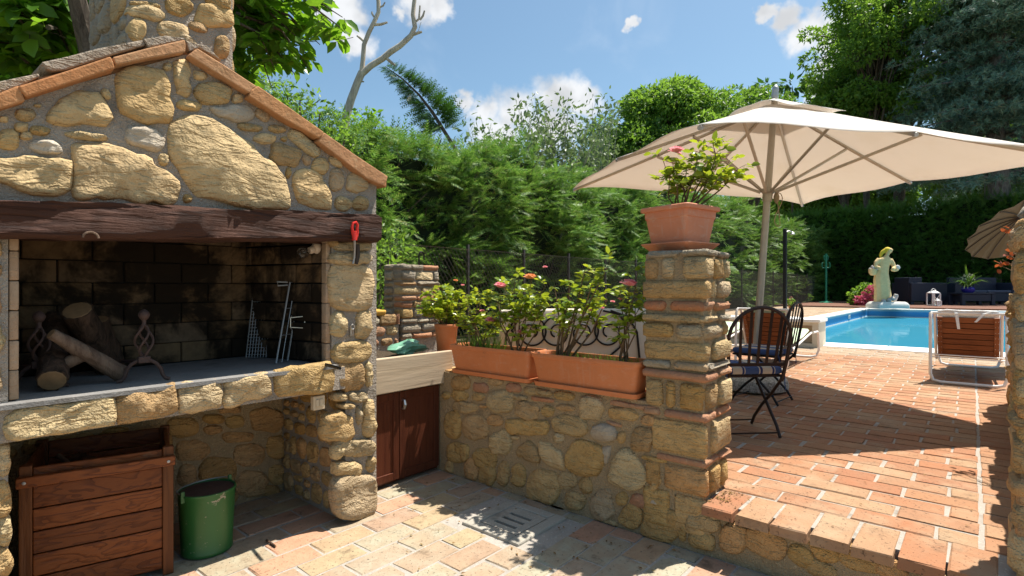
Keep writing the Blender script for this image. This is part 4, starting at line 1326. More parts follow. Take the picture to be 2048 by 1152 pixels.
# small garden pillar and wall behind the counter
gpl = thing('garden_pillar', (3.15, 3.86, 0.3), 'small rubble and brick pillar with an iron hook on top, behind the counter', 'pillar')
gcore = MB().box(2.95, 3.37, 3.76, 4.0, 0.2, 1.50).build('core', 'mortar', gpl)
z = 0.86
i = 0
while z < 1.5:
    hh = [0.055, 0.075, 0.05, 0.09, 0.06][i % 5]
    hh = min(hh, 1.525 - z)
    x = 2.94
    while x < 3.36:
        l = min(rnd.uniform(0.1, 0.24), 3.38 - x)
        if 3.38 - x - l < 0.07: l = 3.38 - x
        br_ = 'brick_old' if i % 5 in (0, 4) and rnd.random() < 0.7 else rnd.choice(['stone_grey', 'stone'])
        block('stone', x, x + l - 0.012, 3.742 - rnd.uniform(0, .016), 3.86, z, z + hh - 0.014, br_, gcore, 0.016, 0.006)
        x += l
    block('stone', 2.93, 3.05, 3.87, 3.99, z, z + hh - 0.012, 'stone_grey', gcore, 0.016, 0.006)
    z += hh; i += 1
hk = [(3.22, 3.85, 1.5), (3.22, 3.85, 1.60)] + [(3.22 + 0.03 - 0.03 * math.cos(t), 3.85, 1.60 + 0.03 * math.sin(t)) for t in np.linspace(0, math.pi, 7)] + [(3.28, 3.85, 1.56)]
MB().tube(hk, 0.008, 6).build('hook', 'iron_black', gpl, smooth=True)
gw = thing('garden_wall', (2.4, 3.85, 0), 'low rubble wall between the barbecue and the small garden pillar', 'wall')
gwc = MB().box(1.93, 2.925, 3.765, 4.0, 0.0, 1.0).build('core', 'mortar', gw)
rubble((0, 3.765, 0), X, Z, -Y, 1.95, 2.92, 0.8, 1.0, gwc, ['stone_grey', 'stone', 'brick_old'], 0.05, 0.09, 0.07, 0.18, 0.02)
x = 1.94
while x < 2.9:
    l = rnd.uniform(0.09, 0.2)
    block('stone', x, min(x + l, 2.92), 3.74, 3.98, 0.99, 1.04 + rnd.uniform(0, 0.05), rnd.choice(['stone_grey', 'brick_old', 'stone']), gwc, 0.02, 0.006)
    x += l + 0.012
block('stone', 2.66, 2.78, 3.74, 3.9, 1.07, 1.12, 'yellow_stone', gwc, 0.02, 0.006)
rl = thing('garden_rail', (2.4, 4.1, 0.3), 'pair of pale metal rails behind the low garden wall', 'railing')
for z in (1.22, 1.41):
    MB().box(1.3, 2.925, 4.08, 4.10, z - 0.02, z + 0.02).build('rail', 'galvanised', rl)
for x in (1.32, 2.9):
    MB().box(x - 0.018, x + 0.018, 4.102, 4.135, 0.28, 1.48).build('post', 'galvanised', rl)

# counter: doors under a thick plank
cb = thing('cupboard', (2.3, 2.95, 0), 'dark brown two-door cupboard under the pale plank counter', 'cupboard')
MB().box(1.93, 2.62, 2.93, 3.70, 0.015, 0.615).build('carcass', 'door_wood', cb)
def door(x0, x1, hinge):
    d = MB()
    z0, z1 = 0.035, 0.612
    d.box(x0, x0 + 0.045, 2.902, 2.925, z0, z1, 0.003).box(x1 - 0.045, x1, 2.902, 2.925, z0, z1, 0.003)
    d.box(x0 + 0.0452, x1 - 0.0452, 2.9025, 2.925, z0, z0 + 0.05, 0.003).box(x0 + 0.0452, x1 - 0.0452, 2.9025, 2.925, z1 - 0.05, z1, 0.003)
    o = d.build('door', 'door_wood', cb)
    MB().box(x0 + 0.04, x1 - 0.04, 2.912, 2.922, z0 + 0.045, z1 - 0.045).build('panel', 'door_wood', o)
    return o
door(1.955, 2.258, 0)
d2 = door(2.264, 2.612, 1)
hp = [(2.288, 2.905, 0.555), (2.288, 2.885, 0.55), (2.288, 2.878, 0.525), (2.288, 2.885, 0.50), (2.288, 2.905, 0.495)]
MB().tube(hp, [0.008, 0.010, 0.013, 0.010, 0.008], 8).build('handle', 'steel', d2, smooth=True)
pk = thing('counter', (2.35, 3.3, 0.62), 'pale weathered plank fronting the counter above the cupboard', 'counter')
v, f = rbox((2.335, 2.885, 0.736), (0.375, 0.018, 0.114), 0.006, 0.001)
MB().add(v, f).build('plank', 'plank_wood', pk)
MB().box(1.93, 2.62, 2.905, 3.76, 0.618, 0.80).build('counter_bed', 'soil', pk)

# ================================================================== THINGS AT THE BARBECUE
# log crate
cr = thing('log_crate', (0.63, 3.05, 0.0), 'dark brown slatted wooden crate on the patio under the hearth, open top', 'crate')
A0 = Vector((0.375, 2.915, 0)); A1 = Vector((0.885, 2.775, 0))
du = (A1 - A0).normalized(); dv = Vector((-du.y, du.x, 0)); CL = (A1 - A0).length
def crate_box(u0, u1, v0, v1, z0, z1, name, mat, bev=0.004):
    v, f = rbox((0, 0, 0), ((u1 - u0) / 2, (v1 - v0) / 2, (z1 - z0) / 2), bev)
    c = A0 + du * ((u0 + u1) / 2) + dv * ((v0 + v1) / 2)
    v = [tuple(c + du * q[0] + dv * q[1] + Vector((0, 0, (z0 + z1) / 2 + q[2]))) for q in v]
    return MB().add(v, f).build(name, mat, cr)
CT = 0.58
for u in (0.0, CL - 0.042):
    for v in (0.0, 0.44):
        crate_box(u, u + 0.042, v + 0.004, v + 0.044, 0.0, CT, 'post', 'crate_wood_up')
z = 0.03
for i in range(5):
    hgt = 0.092
    crate_box(0.0425, CL - 0.0425, 0.012, 0.03, z, z + hgt - 0.004, 'slat', 'crate_wood')
    crate_box(0.0425, CL - 0.0425, 0.452, 0.47, z, z + hgt - 0.004, 'slat', 'crate_wood')
    for u in (0.012, CL - 0.03):
        crate_box(u, u + 0.018, 0.0445, 0.4435, z, z + hgt - 0.004, 'slat', 'crate_wood')
    z += hgt + 0.001
crate_box(0.0427, CL - 0.0427, 0.014, 0.032, z, CT - 0.012, 'slat', 'crate_wood')
crate_box(0.0427, CL - 0.0427, 0.453, 0.471, z, CT - 0.008, 'slat', 'crate_wood')
for u in (0.012, CL - 0.03):
    crate_box(u + .0005, u + 0.0185, 0.0445, 0.4435, z, CT - 0.008, 'slat', 'crate_wood')
crate_box(-0.006, CL + 0.006, -0.022, 0.003, 0.498, 0.54, 'rail', 'crate_wood')
for u in (0.02, CL - 0.02):
    p = A0 + du * u - dv * 0.0225
    MB().lathe((p.x, p.y, 0.519), [(0.007, 0), (0.006, 0.002), (0.001, 0.003)], 10, axis=-dv).build('screw', 'galvanised', cr)
crate_box(0.03, CL - 0.03, 0.03, 0.45, 0.02, 0.035, 'bottom', 'crate_wood')

def log(name, label, p0, p1, r0, r1, mat='log_bark', bend=0.0, cat='log', group=None, n=12):
    p0 = Vector(p0); p1 = Vector(p1)
    t = thing(name, (p0 + p1) / 2 - Vector((0, 0, (r0 + r1) / 2)), label, cat, group)
    pts = []; rr = []
    side = (p1 - p0).cross(Vector((0, 0, 1))).normalized()
    for k in range(9):
        u = k / 8
        pts.append(p0.lerp(p1, u) + side * bend * math.sin(u * math.pi) + Vector((rnd.uniform(-1, 1), rnd.uniform(-1, 1), rnd.uniform(-1, 1))) * r0 * 0.05)
        rr.append((r0 + (r1 - r0) * u) * rnd.uniform(0.95, 1.05))
    lb = MB().tube(pts, rr, n * 2)
    lb.v = [tuple(Vector(q) + (Vector(q) - pts[min(8, i_ // (n * 2))]) * (0.07 * math.sin(i_ % (n * 2) * 2.4 + 0.6 * (i_ // (n * 2))) + rnd.uniform(-.05, .05))) for i_, q in enumerate(lb.v)]
    lb.build('bark', mat, t, smooth=75)
    d = (pts[1] - pts[0]).normalized()
    for c, dd, r in ((pts[0], -d, rr[0]), (pts[-1], (pts[-1] - pts[-2]).normalized(), rr[-1])):
        MB().lathe(c + dd * 0.0005, [(r * 0.93, 0.0), (r * 0.90, 0.002), (0.0005, 0.003)], n, axis=dd).build('cut_end', 'log_end', t)
    return t
# logs in the crate
log('log', 'short log lying in the crate with its pale cut end showing', (0.70, 2.93, 0.47), (0.62, 3.22, 0.49), 0.035, 0.035)
log('branch', 'thin bent stick among the logs in the crate', (0.60, 2.95, 0.47), (0.55, 3.2, 0.53), 0.012, 0.01, 'log_pale', cat='branch')
log('log', 'dark log lying deepest in the crate', (0.48, 3.0, 0.44), (0.80, 3.2, 0.44), 0.05, 0.045)
# logs on the hearth
HZ = 0.886
def hz(px, py, y): return at_y(px, py, y)
log('log', 'thick log with its cut face turned out, beside the andiron against the logs', tuple(at_z(105, 762, HZ + 0.045)), tuple(at_y(110, 640, 3.2)), 0.048, 0.046)
log('log', 'thick dark log leaning behind the forked branch', tuple(at_y(155, 622, 2.98)), tuple(at_y(215, 735, 3.16)), 0.055, 0.05)
t = log('forked_branch', 'pale forked branch lying slantwise across the hearth logs', tuple(at_y(103, 668, 2.80)), tuple(at_z(243, 748, HZ + 0.035)), 0.022, 0.036, 'log_pale', cat='branch')
pf = at_y(185, 705, 2.83); pe = at_y(132, 728, 2.86)
MB().tube([pf, (pf + pe) / 2 + np.array([0, 0, .005]), pe], [0.03, 0.026, 0.024], 10).build('fork', 'log_pale', t, smooth=60)
log('log', 'ash-covered half burnt log at the back of the hearth', tuple(at_y(195, 640, 3.2)), tuple(at_y(232, 745, 3.28)), 0.045, 0.05, 'log_bark')

def andiron(px, base_y, label, y):
    p = at_z(px, base_y, HZ)
    k = y / p[1]
    c = Vector((p[0], p[1], HZ))
    t = thing('andiron', c, label, 'andiron', 'andirons on the hearth')
    s = 0.93
    ax = Vector((0.93, -0.36, 0)).normalized()
    arch = [c + ax * (-0.105 * s) + Vector((0, 0, 0.006)), c + ax * (-0.085 * s) + Vector((0, 0, 0.012))]
    arch += [c + ax * (-0.075 * s * math.cos(a)) + Vector((0, 0, 0.02 + 0.085 * s * math.sin(a))) for a in np.linspace(0.1, math.pi - 0.1, 9)]
    arch += [c + ax * (0.085 * s) + Vector((0, 0, 0.012)), c + ax * (0.105 * s) + Vector((0, 0, 0.006))]
    MB().tube(arch, 0.008, 8).build('foot', 'iron_rust', t, smooth=True)
    z0 = HZ + 0.10 * s
    MB().box(c.x - 0.024, c.x + 0.024, c.y - 0.013, c.y + 0.013, z0 - 0.01, z0 + 0.02, 0.005).build('collar', 'iron_rust', t)
    for q in range(4):
        pts = []
        for i in range(15):
            u = i / 14
            r = 0.006 + 0.028 * math.sin(math.pi * u) ** 0.8
            a = q * math.pi / 2 + u * 2.6
            pts.append((c.x + r * math.cos(a), c.y + r * math.sin(a), z0 + 0.02 + 0.135 * u))
        MB().tube(pts, 0.0052, 6).build('twist_bar', 'iron_rust', t, smooth=True)
    zt = z0 + 0.155
    MB().lathe((c.x, c.y, zt - 0.005), [(0.006, 0), (0.013, 0.006), (0.008, 0.014), (0.009, 0.03), (0.016, 0.036), (0.022, 0.048), (0.022, 0.058), (0.016, 0.068), (0.006, 0.076), (0.0005, 0.078)], 14).build('finial', 'iron_rust', t, smooth=True)
    back = [c + Vector((0, 0.01, 0.09)), c + Vector((-0.02, 0.2, 0.075)), c + Vector((-0.03, 0.3, 0.06)), c + Vector((-0.03, 0.31, 0.005))]
    MB().tube(back, 0.008, 6).build('log_rest', 'iron_rust', t, smooth=True)
andiron(288, 764, 'wrought iron andiron with twisted cage, standing clear of the logs', 2.75)
andiron(78, 778, 'wrought iron andiron with twisted cage, pushed against the logs', 2.75)

# wire grill baskets leaning at the back right
def grill(name, label, pbl, pbr, ptl, ptr, nu, nv, r=0.0016, handle=None):
    pbl, pbr, ptl, ptr = map(Vector, (pbl, pbr, ptl, ptr))
    t = thing(name, (pbl + pbr) / 2, label, 'grill', 'wire grills leaning in the firebox')
    MB().tube([pbl, pbr, ptr, ptl], r * 2.1, 6, closed=True).build('frame', 'galvanised', t, smooth=True)
    b = MB()
    for i in range(1, nu):
        u = i / nu
        b.tube([pbl.lerp(pbr, u), ptl.lerp(ptr, u)], r, 5)
    for i in range(1, nv):
        u = i / nv
        b.tube([pbl.lerp(ptl, u), pbr.lerp(ptr, u)], r, 5)
    b.build('wires', 'galvanised', t)
    if handle:
        MB().tube(handle, r * 2.2, 6).build('handle', 'galvanised', t, smooth=True)
    return t
grill('grill_basket', 'rusty wire grill basket with fine mesh leaning on the firebox back', at_z(492, 716, HZ + .005), at_z(532, 716, HZ + .005), at_y(508, 572, 3.30), at_y(545, 572, 3.30), 7, 22)
h0 = at_y(575, 565, 2.97)
grill('grill_rack', 'upright wire grill rack with bent top handles beside the bulb', at_z(552, 727, HZ + .004), at_z(575, 722, HZ + .004), at_y(580, 565, 2.96), at_y(600, 565, 3.0), 2, 3, 0.0022,
      [h0 + np.array([0.0, 0, 0]), h0 + np.array([-0.06, 0.0, 0.002]), h0 + np.array([-0.055, 0.0, -0.02]), h0 + np.array([0.0, 0, -0.016])])
sp = thing('spit_rack', at_y(612, 655, 2.92), 'chromed wire spit bracket hanging in the firebox by the right cheek', 'bracket')
b = MB()
a = at_y(580, 636, 2.9); c = at_y(640, 630, 2.86); e = at_y(580, 655, 2.9); f_ = at_y(636, 658, 2.86)
b.tube([a, c, c + np.array([0.0, 0, 0.02])], 0.003, 6).tube([e, f_, f_ + np.array([0.004, 0, -0.012])], 0.003, 6)
for s_ in (0.02, 0.5, 0.8):
    p = a * (1 - s_) + c * s_; q = e * (1 - s_) + f_ * s_
    b.tube([p + np.array([0, -.012, .01]), p, q, q + np.array([0, -.012, -.012])], 0.003, 6)
b.build('wires', 'steel', sp, smooth=True)
bp = thing('bulb_lamp', at_y(620, 503, 2.76), 'bare glass bulb in a cream porcelain socket under the beam', 'lamp')
s0 = Vector(at_y(634, 497, 2.78)); s1 = Vector(at_y(600, 508, 2.78)); ax = (s1 - s0).normalized()
MB().lathe(s0, [(0.034, -0.012), (0.036, 0.0), (0.03, 0.014), (0.021, 0.02), (0.020, 0.045), (0.018, 0.05)], 16, axis=ax).build('socket', 'porcelain', bp, smooth=True)
MB().lathe(s0 + ax * 0.045, [(0.012, 0.0), (0.014, 0.01), (0.026, 0.028), (0.031, 0.045), (0.028, 0.062), (0.016, 0.074), (0.0005, 0.078)], 18, axis=ax).build('bulb', 'bulb_glass', bp, smooth=True)
MB().tube([s0 + ax * 0.05, s0 + ax * 0.085, s0 + ax * 0.09 + Vector((0, 0, .008)), s0 + ax * 0.085 + Vector((0, 0, .012))], 0.0016, 5).build('filament', 'steel', bp)
rd = thing('poker', at_z(640, 728, HZ), 'black steel rod lying on the hearth, poking past its edge by the pillar', 'poker')
MB().tube([at_z(560, 706, HZ + 0.009), at_z(680, 737, HZ + 0.009)], 0.0085, 10).build('rod', 'iron_black', rd, smooth=True)
# wire brush hanging on the beam
wbx = at_y(709, 450, 2.553)
br_ = thing('wire_brush', tuple(at_y(710, 525, 2.6)), 'red-handled wire brush hanging from the beam end', 'brush')
def bp_(px, py, y=2.545): return Vector(at_y(px, py, y))
MB().tube([bp_(706, 447), bp_(712, 445), bp_(715, 450), bp_(714, 458), bp_(715, 466), bp_(714, 474), bp_(707, 476), bp_(705, 466), bp_(704, 455)], 0.0075, 8, closed=True).build('grip', 'red_plastic', br_, smooth=True)
MB().tube([bp_(709, 462), bp_(709, 481)], [0.012, 0.0145], 10).build('ferrule', 'red_plastic', br_, smooth=True)
for i in range(4):
    p = bp_(709, 465 + i * 4.2, 2.5435); MB().tube([p - Vector((0.011, 0.009, 0)), p + Vector((0.011, -0.009, 0))], 0.0018, 5).build('grip_rib', 'red_plastic', br_)
MB().tube([bp_(709, 480, 2.56), bp_(709.5, 498, 2.59), bp_(709, 515, 2.61), bp_(706, 528, 2.61)], 0.0055, 8).build('shaft', 'galvanised', br_, smooth=True)
pts = [bp_(715, 489, 2.60), bp_(716, 508, 2.605), bp_(713, 529, 2.61)]
MB().tube(pts, [0.011, 0.012, 0.009], 10).build('bristles', 'bristle', br_, smooth=True)
MB().tube([bp_(711, 447, 2.553), bp_(711, 440, 2.553)], 0.002, 5).build('nail', 'iron_black', br_)
# switch plate, small horseshoe, glass vial
sw2 = thing('switch_plate', tuple(at_y(638, 805, FY - 0.03)), 'square cream light switch on the pillar under the hearth', 'switch')
a = at_y(638, 806, FY - 0.03)
MB().box(a[0] - 0.033, a[0] + 0.033, FY - 0.034, FY - 0.002, a[2] - 0.037, a[2] + 0.037, 0.004).build('plate', 'switch_plastic', sw2)
for s_ in (-0.011, 0.011):
    MB().box(a[0] + s_ - 0.0095, a[0] + s_ + 0.0095, FY - 0.040, FY - 0.0345, a[2] - 0.02, a[2] + 0.02, 0.003).build('rocker', 'switch_plastic', sw2)
hs = thing('horseshoe', tuple(at_y(182, 472, 2.55)), 'small rusty horseshoe fixed low on the beam', 'horseshoe')
a = at_y(182, 473, 2.552)
MB().tube([(a[0] + 0.024 * math.cos(t_), 2.552 + 0.003, a[2] - 0.006 + 0.022 * math.sin(t_)) for t_ in np.linspace(0, math.pi, 11)], 0.004, 6).build('shoe', 'log_pale', hs, smooth=True)
gv = thing('wall_fitting', tuple(at_y(704, 668, FY - 0.01)), 'small chrome fitting with a ring, screwed to the pillar beside the firebox', 'fitting')
a = at_y(704, 660, FY - 0.012)
MB().box(a[0] - 0.011, a[0] + 0.011, FY - 0.016, FY - 0.001, a[2] - 0.035, a[2] + 0.01, 0.003).build('plate', 'steel', gv)
MB().tube([(a[0] + 0.012 * math.cos(t_), FY - 0.02, a[2] + 0.016 + 0.014 * math.sin(t_)) for t_ in np.linspace(0, 2 * math.pi, 12, endpoint=False)], 0.0035, 6, closed=True).build('ring', 'steel', gv, smooth=True)

# green bucket
bc = at_z(411, 1103, 0.0)
bk = thing('bucket', (1.075, 2.905, 0.0), 'chipped green metal bucket on the bricks beside the crate', 'bucket')
BC = (1.075, 2.905, 0.003)
MB().lathe(BC, [(0.0005, 0.004), (0.108, 0.004), (0.112, 0.0), (0.115, 0.004), (0.114, 0.018), (0.113, 0.02), (0.126, 0.292), (0.130, 0.296), (0.130, 0.303), (0.126, 0.306), (0.122, 0.303), (0.110, 0.03), (0.0005, 0.026)], 40).build('body', 'bucket_green', bk, smooth=45)
MB().lathe(BC, [(0.1215, 0.296), (0.1098, 0.04), (0.0005, 0.031)], 40).build('inside', 'iron_rust', bk, smooth=True)
for s_ in (0, 1):
    a = R_(18 + 180 * s_)
    MB().box(BC[0] + 0.13 * math.cos(a) - 0.009, BC[0] + 0.13 * math.cos(a) + 0.009, BC[1] + 0.13 * math.sin(a) - 0.006, BC[1] + 0.13 * math.sin(a) + 0.006, 0.275, 0.33, 0.003).build('ear', 'bucket_green', bk)
a = R_(18)
e1 = Vector((math.cos(a), math.sin(a), 0)); e2 = Vector((-math.sin(a), math.cos(a), 0))
cc = Vector((BC[0], BC[1], 0.318))
MB().tube([cc + e1 * 0.133 * math.cos(t_) + e2 * 0.122 * math.sin(t_) + Vector((0, 0, -0.012 * math.sin(t_))) for t_ in np.linspace(0, math.pi, 17)], 0.0035, 6).build('handle', 'galvanised', bk, smooth=True)
log('stick', 'short dark stick lying on the sunlit bricks before the bucket', tuple(at_z(533, 1081, 0.008)), tuple(at_z(551, 1093, 0.008)), 0.006, 0.005, 'log_bark', cat='stick', n=6)

# ================================================================== POTS AND ROSES
def trough(label, y0, y1, xf):
    L = (y1 - y0) / 2; c = (xf + 0.095, (y0 + y1) / 2, 0.712)
    t = thing('planter', c, label, 'planter', 'terracotta planters on the wall')
    MB().loftrect(c, [(0.066, L - 0.045, 0.0), (0.088, L - 0.022, 0.0), (0.092, L - 0.018, 0.012), (0.093, L - 0.016, 0.026), (0.089, L - 0.02, 0.027), (0.086, L - 0.024, 0.012)], 0.03, 4).build('saucer', 'terracotta', t, smooth=40)
    MB().loftrect((c[0], c[1], c[2] + 0.013), [(0.065, L - 0.045, 0.0), (0.072, L - 0.038, 0.004), (0.092, L - 0.010, 0.155), (0.098, L - 0.004, 0.157), (0.0995, L - 0.0025, 0.162), (0.0995, L - 0.0025, 0.180), (0.097, L - 0.005, 0.184), (0.090, L - 0.012, 0.184), (0.087, L - 0.015, 0.178), (0.083, L - 0.019, 0.13), (0.08, L - 0.024, 0.10)], 0.028, 4).build('trough', 'terracotta', t, smooth=40)
    MB().loftrect((c[0], c[1], c[2] + 0.013), [(0.0815, L - 0.0215, 0.13), (0.0815, L - 0.0215, 0.142)], 0.028, 4, close_top=True).build('soil', 'soil', t)
    return c
tc1 = trough('long terracotta trough with pink roses, at the counter end of the wall', 2.062, 2.79, WX - 0.03)
tc2 = trough('long terracotta trough with grass and bare-stemmed roses, against the pillar', 1.328, 2.052, WX - 0.045)

def flower(parent, c, r, mat, up=(0, -0.3, 1)):
    c = np.array(c)
    n = 22
    P = []; D = []; S = []
    u = np.array(up) / np.linalg.norm(up)
    for k in range(n):
        ring = k / n
        a = k * 2.4
        d = np.array([math.cos(a), math.sin(a), 0]) * (0.35 + 0.75 * ring) + u * (1.05 - 0.85 * ring)
        P.append(c); D.append(d); S.append(r * (0.75 + 0.4 * ring))
    tpl = (np.array([(0, 0, 0), (0.4, 0.36, 0.08), (0.9, 0.34, 0.12), (1.0, 0.0, 0.0), (0.9, -0.34, 0.12), (0.4, -0.36, 0.08)]), [(0, 1, 5), (1, 2, 4), (1, 4, 5), (2, 3, 4)])
    o = leaves('flower', mat, P, D, S, tpl, parent, roll=rng.normal(0, 0.3, n))
    return o
def rose(label, base, tips, leafn, leafsize, flowers=(), spread=0.05, name='rose_bush', stem_r=0.006, mat='leaf_rose', cat='rose', extra=0):
    base = np.array(base, float)
    t = thing(name, base, label, cat)
    b = MB()
    LP = []; LD = []
    for tip in tips:
        tip = np.array(tip, float)
        st = base + np.array([rnd.uniform(-.025, .025), rnd.uniform(-.04, .04), 0])
        mid = (st + tip) / 2 + rng.normal(0, 0.025, 3)
        pts = [st, st * 0.6 + mid * 0.4 + rng.normal(0, .008, 3), mid, mid * 0.45 + tip * 0.55 + rng.normal(0, .012, 3), tip]
        b.tube([tuple(p) for p in pts], [stem_r, stem_r * 0.8, stem_r * 0.6, stem_r * 0.45, stem_r * 0.25], 6)
        # side twigs with leaflets in threes and fives
        for k in range(int(leafn * 0.95)):
            u = rnd.uniform(0.48, 1.06)
            s_ = u * 4
            i = min(3, int(s_)); f = s_ - i
            p = pts[i] * (1 - f) + pts[i + 1] * f
            d = rng.normal(0, 1, 3); d[2] = abs(d[2]) * 0.4; d /= np.linalg.norm(d)
            q = p + d * rnd.uniform(0.4, 1.5) * spread
            b.tube([tuple(p), tuple((p + q) / 2 + np.array([0, 0, .006])), tuple(q)], [0.0014, 0.0012, 0.0008], 4)
            d2 = q - p; d2 /= np.linalg.norm(d2)
            sd_ = np.cross(d2, [0, 0, 1.]); sd_ /= max(1e-6, np.linalg.norm(sd_))
            for m_ in range(5):
                along = (1.0, 0.75, 0.75, 0.45, 0.45)[m_]
                sid = (0, 1, -1, 1, -1)[m_]
                LP.append(p * (1 - along) + q * along); LD.append(d2 * (1.0 if sid == 0 else 0.5) + sd_ * sid + rng.normal(0, .25, 3) + np.array([0, 0, -0.12]))
    b.build('stems', 'stem', t, smooth=True)
    n = len(LP)
    o = leaves('leaves', mat, LP, LD, rng.uniform(0.8, 1.4, n) * leafsize * 1.45, LEAFW, t, flip=0.55)
    o['kind'] = 'stuff'
    for c, r, m_ in flowers:
        flower(t, c, r * 1.45, m_)
    return t
XR = tc1[0]
S1 = 0.85
def rp(px, py, x=XR): return at_x(px, py, x)
rose('tall rose with pink and orange blooms growing in the counter-end trough', (XR, 2.25, S1), [rp(1000, 560), rp(1030, 545, XR + .05), rp(1065, 545), rp(1090, 575, XR - .03), rp(1050, 600, XR - .05), rp(1085, 610), rp(1000, 620, XR - .04), rp(1040, 575, XR + .08), rp(1100, 605, XR + .06), rp(985, 585)], 13, 0.029,
     [(rp(1000, 576, XR - .05), 0.034, 'petal_pink'), (rp(1060, 558, XR - .04), 0.030, 'petal_orange'), (rp(1042, 669, XR - .06), 0.026, 'petal_pink'), (rp(1090, 536, XR), 0.012, 'petal_pink')])
rose('bushy low rose with one pink bloom at the pot end of the trough', (XR, 2.55, S1), [rp(930, 600), rp(960, 590), rp(945, 640, XR - .03), rp(975, 620), rp(920, 630), rp(985, 650, XR - .04), rp(955, 610, XR + .05), rp(1000, 640), rp(935, 660)], 11, 0.024,
     [(rp(981, 645, XR - .07), 0.032, 'petal_pink'), (rp(964, 624, XR - .03), 0.014, 'petal_pink')])
XR2 = tc2[0]
rose('spreading rose with bare woody stems, middle of the grassy trough', (XR2, 1.88, S1), [rp(1110, 580, XR2), rp(1140, 560, XR2), rp(1165, 585, XR2 + .04), rp(1190, 545, XR2 - .03), rp(1215, 535, XR2), rp(1150, 605, XR2 - .05), rp(1180, 610, XR2), rp(1200, 590, XR2 + .05), rp(1130, 620, XR2), rp(1170, 540, XR2 + .06), rp(1215, 600, XR2)], 9, 0.028,
     [(rp(1180, 622, XR2 - .04), 0.010, 'petal_pink'), (rp(1205, 618, XR2 - .02), 0.010, 'petal_pink')], 0.055, stem_r=0.008)
rose('thin rose with a pink bloom beside the pillar', (XR2, 1.46, S1), [rp(1262, 560, XR2), rp(1275, 575, XR2 + .03), rp(1255, 600, XR2), rp(1240, 585, XR2 + .04), rp(1280, 615, XR2), rp(1245, 635, XR2 - .03), rp(1275, 545, XR2)], 8, 0.027,
     [(rp(1257, 572, XR2 - .04), 0.034, 'petal_pink'), (rp(1240, 600, XR2), 0.011, 'petal_pink'), (rp(1225, 605, XR2 + .02), 0.010, 'petal_pink')])
# grass in the troughs
def grass(label, c, hx, hy, n, h):
    P = np.column_stack([rng.uniform(-hx, hx, n) + c[0], rng.uniform(-hy, hy, n) + c[1], np.full(n, c[2])])
    D = np.column_stack([rng.normal(0, .35, n), rng.normal(0, .35, n), np.ones(n)])
    o = leaves('grass', 'leaf_grass', P, D, rng.uniform(0.4, 1.1, n) * h, BLADE, None, flip=3)
    return tag(o, label, 'grass', kind='stuff')
grass('long green grass growing in the trough against the pillar', (XR2, 1.64, S1), 0.07, 0.27, 520, 0.085)
grass('tall thin weeds growing in the counter-end trough', (XR, 2.55, S1), 0.06, 0.17, 260, 0.16)

# round pot beside the trough
pc = at_z(889, 696, 0.80)
pc = np.array([2.80, 3.03, 0.80])
pt = thing('flower_pot', pc, 'round terracotta pot with a leafy rose, on the counter corner', 'pot')
MB().lathe(pc, [(0.0005, 0.0), (0.066, 0.0), (0.068, 0.004), (0.084, 0.20), (0.088, 0.201), (0.090, 0.205), (0.091, 0.226), (0.088, 0.230), (0.083, 0.228), (0.080, 0.20), (0.0005, 0.195)], 32).build('pot', 'terracotta', pt, smooth=40)
MB().lathe((pc[0], pc[1], pc[2] + 0.2), [(0.079, 0.0), (0.06, 0.008), (0.0005, 0.012)], 20).build('soil', 'soil', pt)
MB().box(2.70, 2.955, 2.945, 3.2, 0.5, 0.797).build('ledge', 'mortar', sw)
b = np.array([pc[0], pc[1], 1.0])
rose('dense leafy rose without open blooms in the round pot', b, [at_y(860, 590, 3.0), at_y(880, 575, 3.03), at_y(905, 580, 3.06), at_y(925, 605, 3.0), at_y(868, 620, 2.96), at_y(895, 605, 2.95), at_y(915, 630, 2.98), at_y(885, 600, 3.1), at_y(855, 610, 3.05), at_y(900, 625, 3.08)], 14, 0.03, [(at_y(911, 563, 3.03), 0.014, 'petal_orange'), (at_y(925, 572, 3.03), 0.012, 'petal_pink')], 0.05)
# crumpled bag on the counter
gb = thing('plastic_bag', (2.55, 3.25, 0.80), 'crumpled green printed plastic bag lying on the counter by the round pot', 'bag')
vs = []; fs = []
nn, mm = 14, 8
for i in range(mm + 1):
    for k in range(nn):
        a = 2 * math.pi * k / nn; e = math.pi * i / mm
        r = 1 + 0.22 * math.sin(3 * a + i) + rnd.uniform(-.12, .12)
        vs.append((2.57 + 0.15 * r * math.sin(e) * math.cos(a), 3.2 + 0.10 * r * math.sin(e) * math.sin(a), 0.855 - 0.055 * math.cos(e) * (1 + 0.25 * math.sin(2 * a))))
for i in range(mm):
    for k in range(nn):
        fs.append((i * nn + k, i * nn + (k + 1) % nn, (i + 1) * nn + (k + 1) % nn, (i + 1) * nn + k))
MB().add(vs, fs).build('bag', 'green_bag', gb)

# square pot on the gate pillar
PR = TH + R_(52.5) - math.pi / 2 + R_(-90 + 90)
qc = at_d(1375, 480, 2.74)
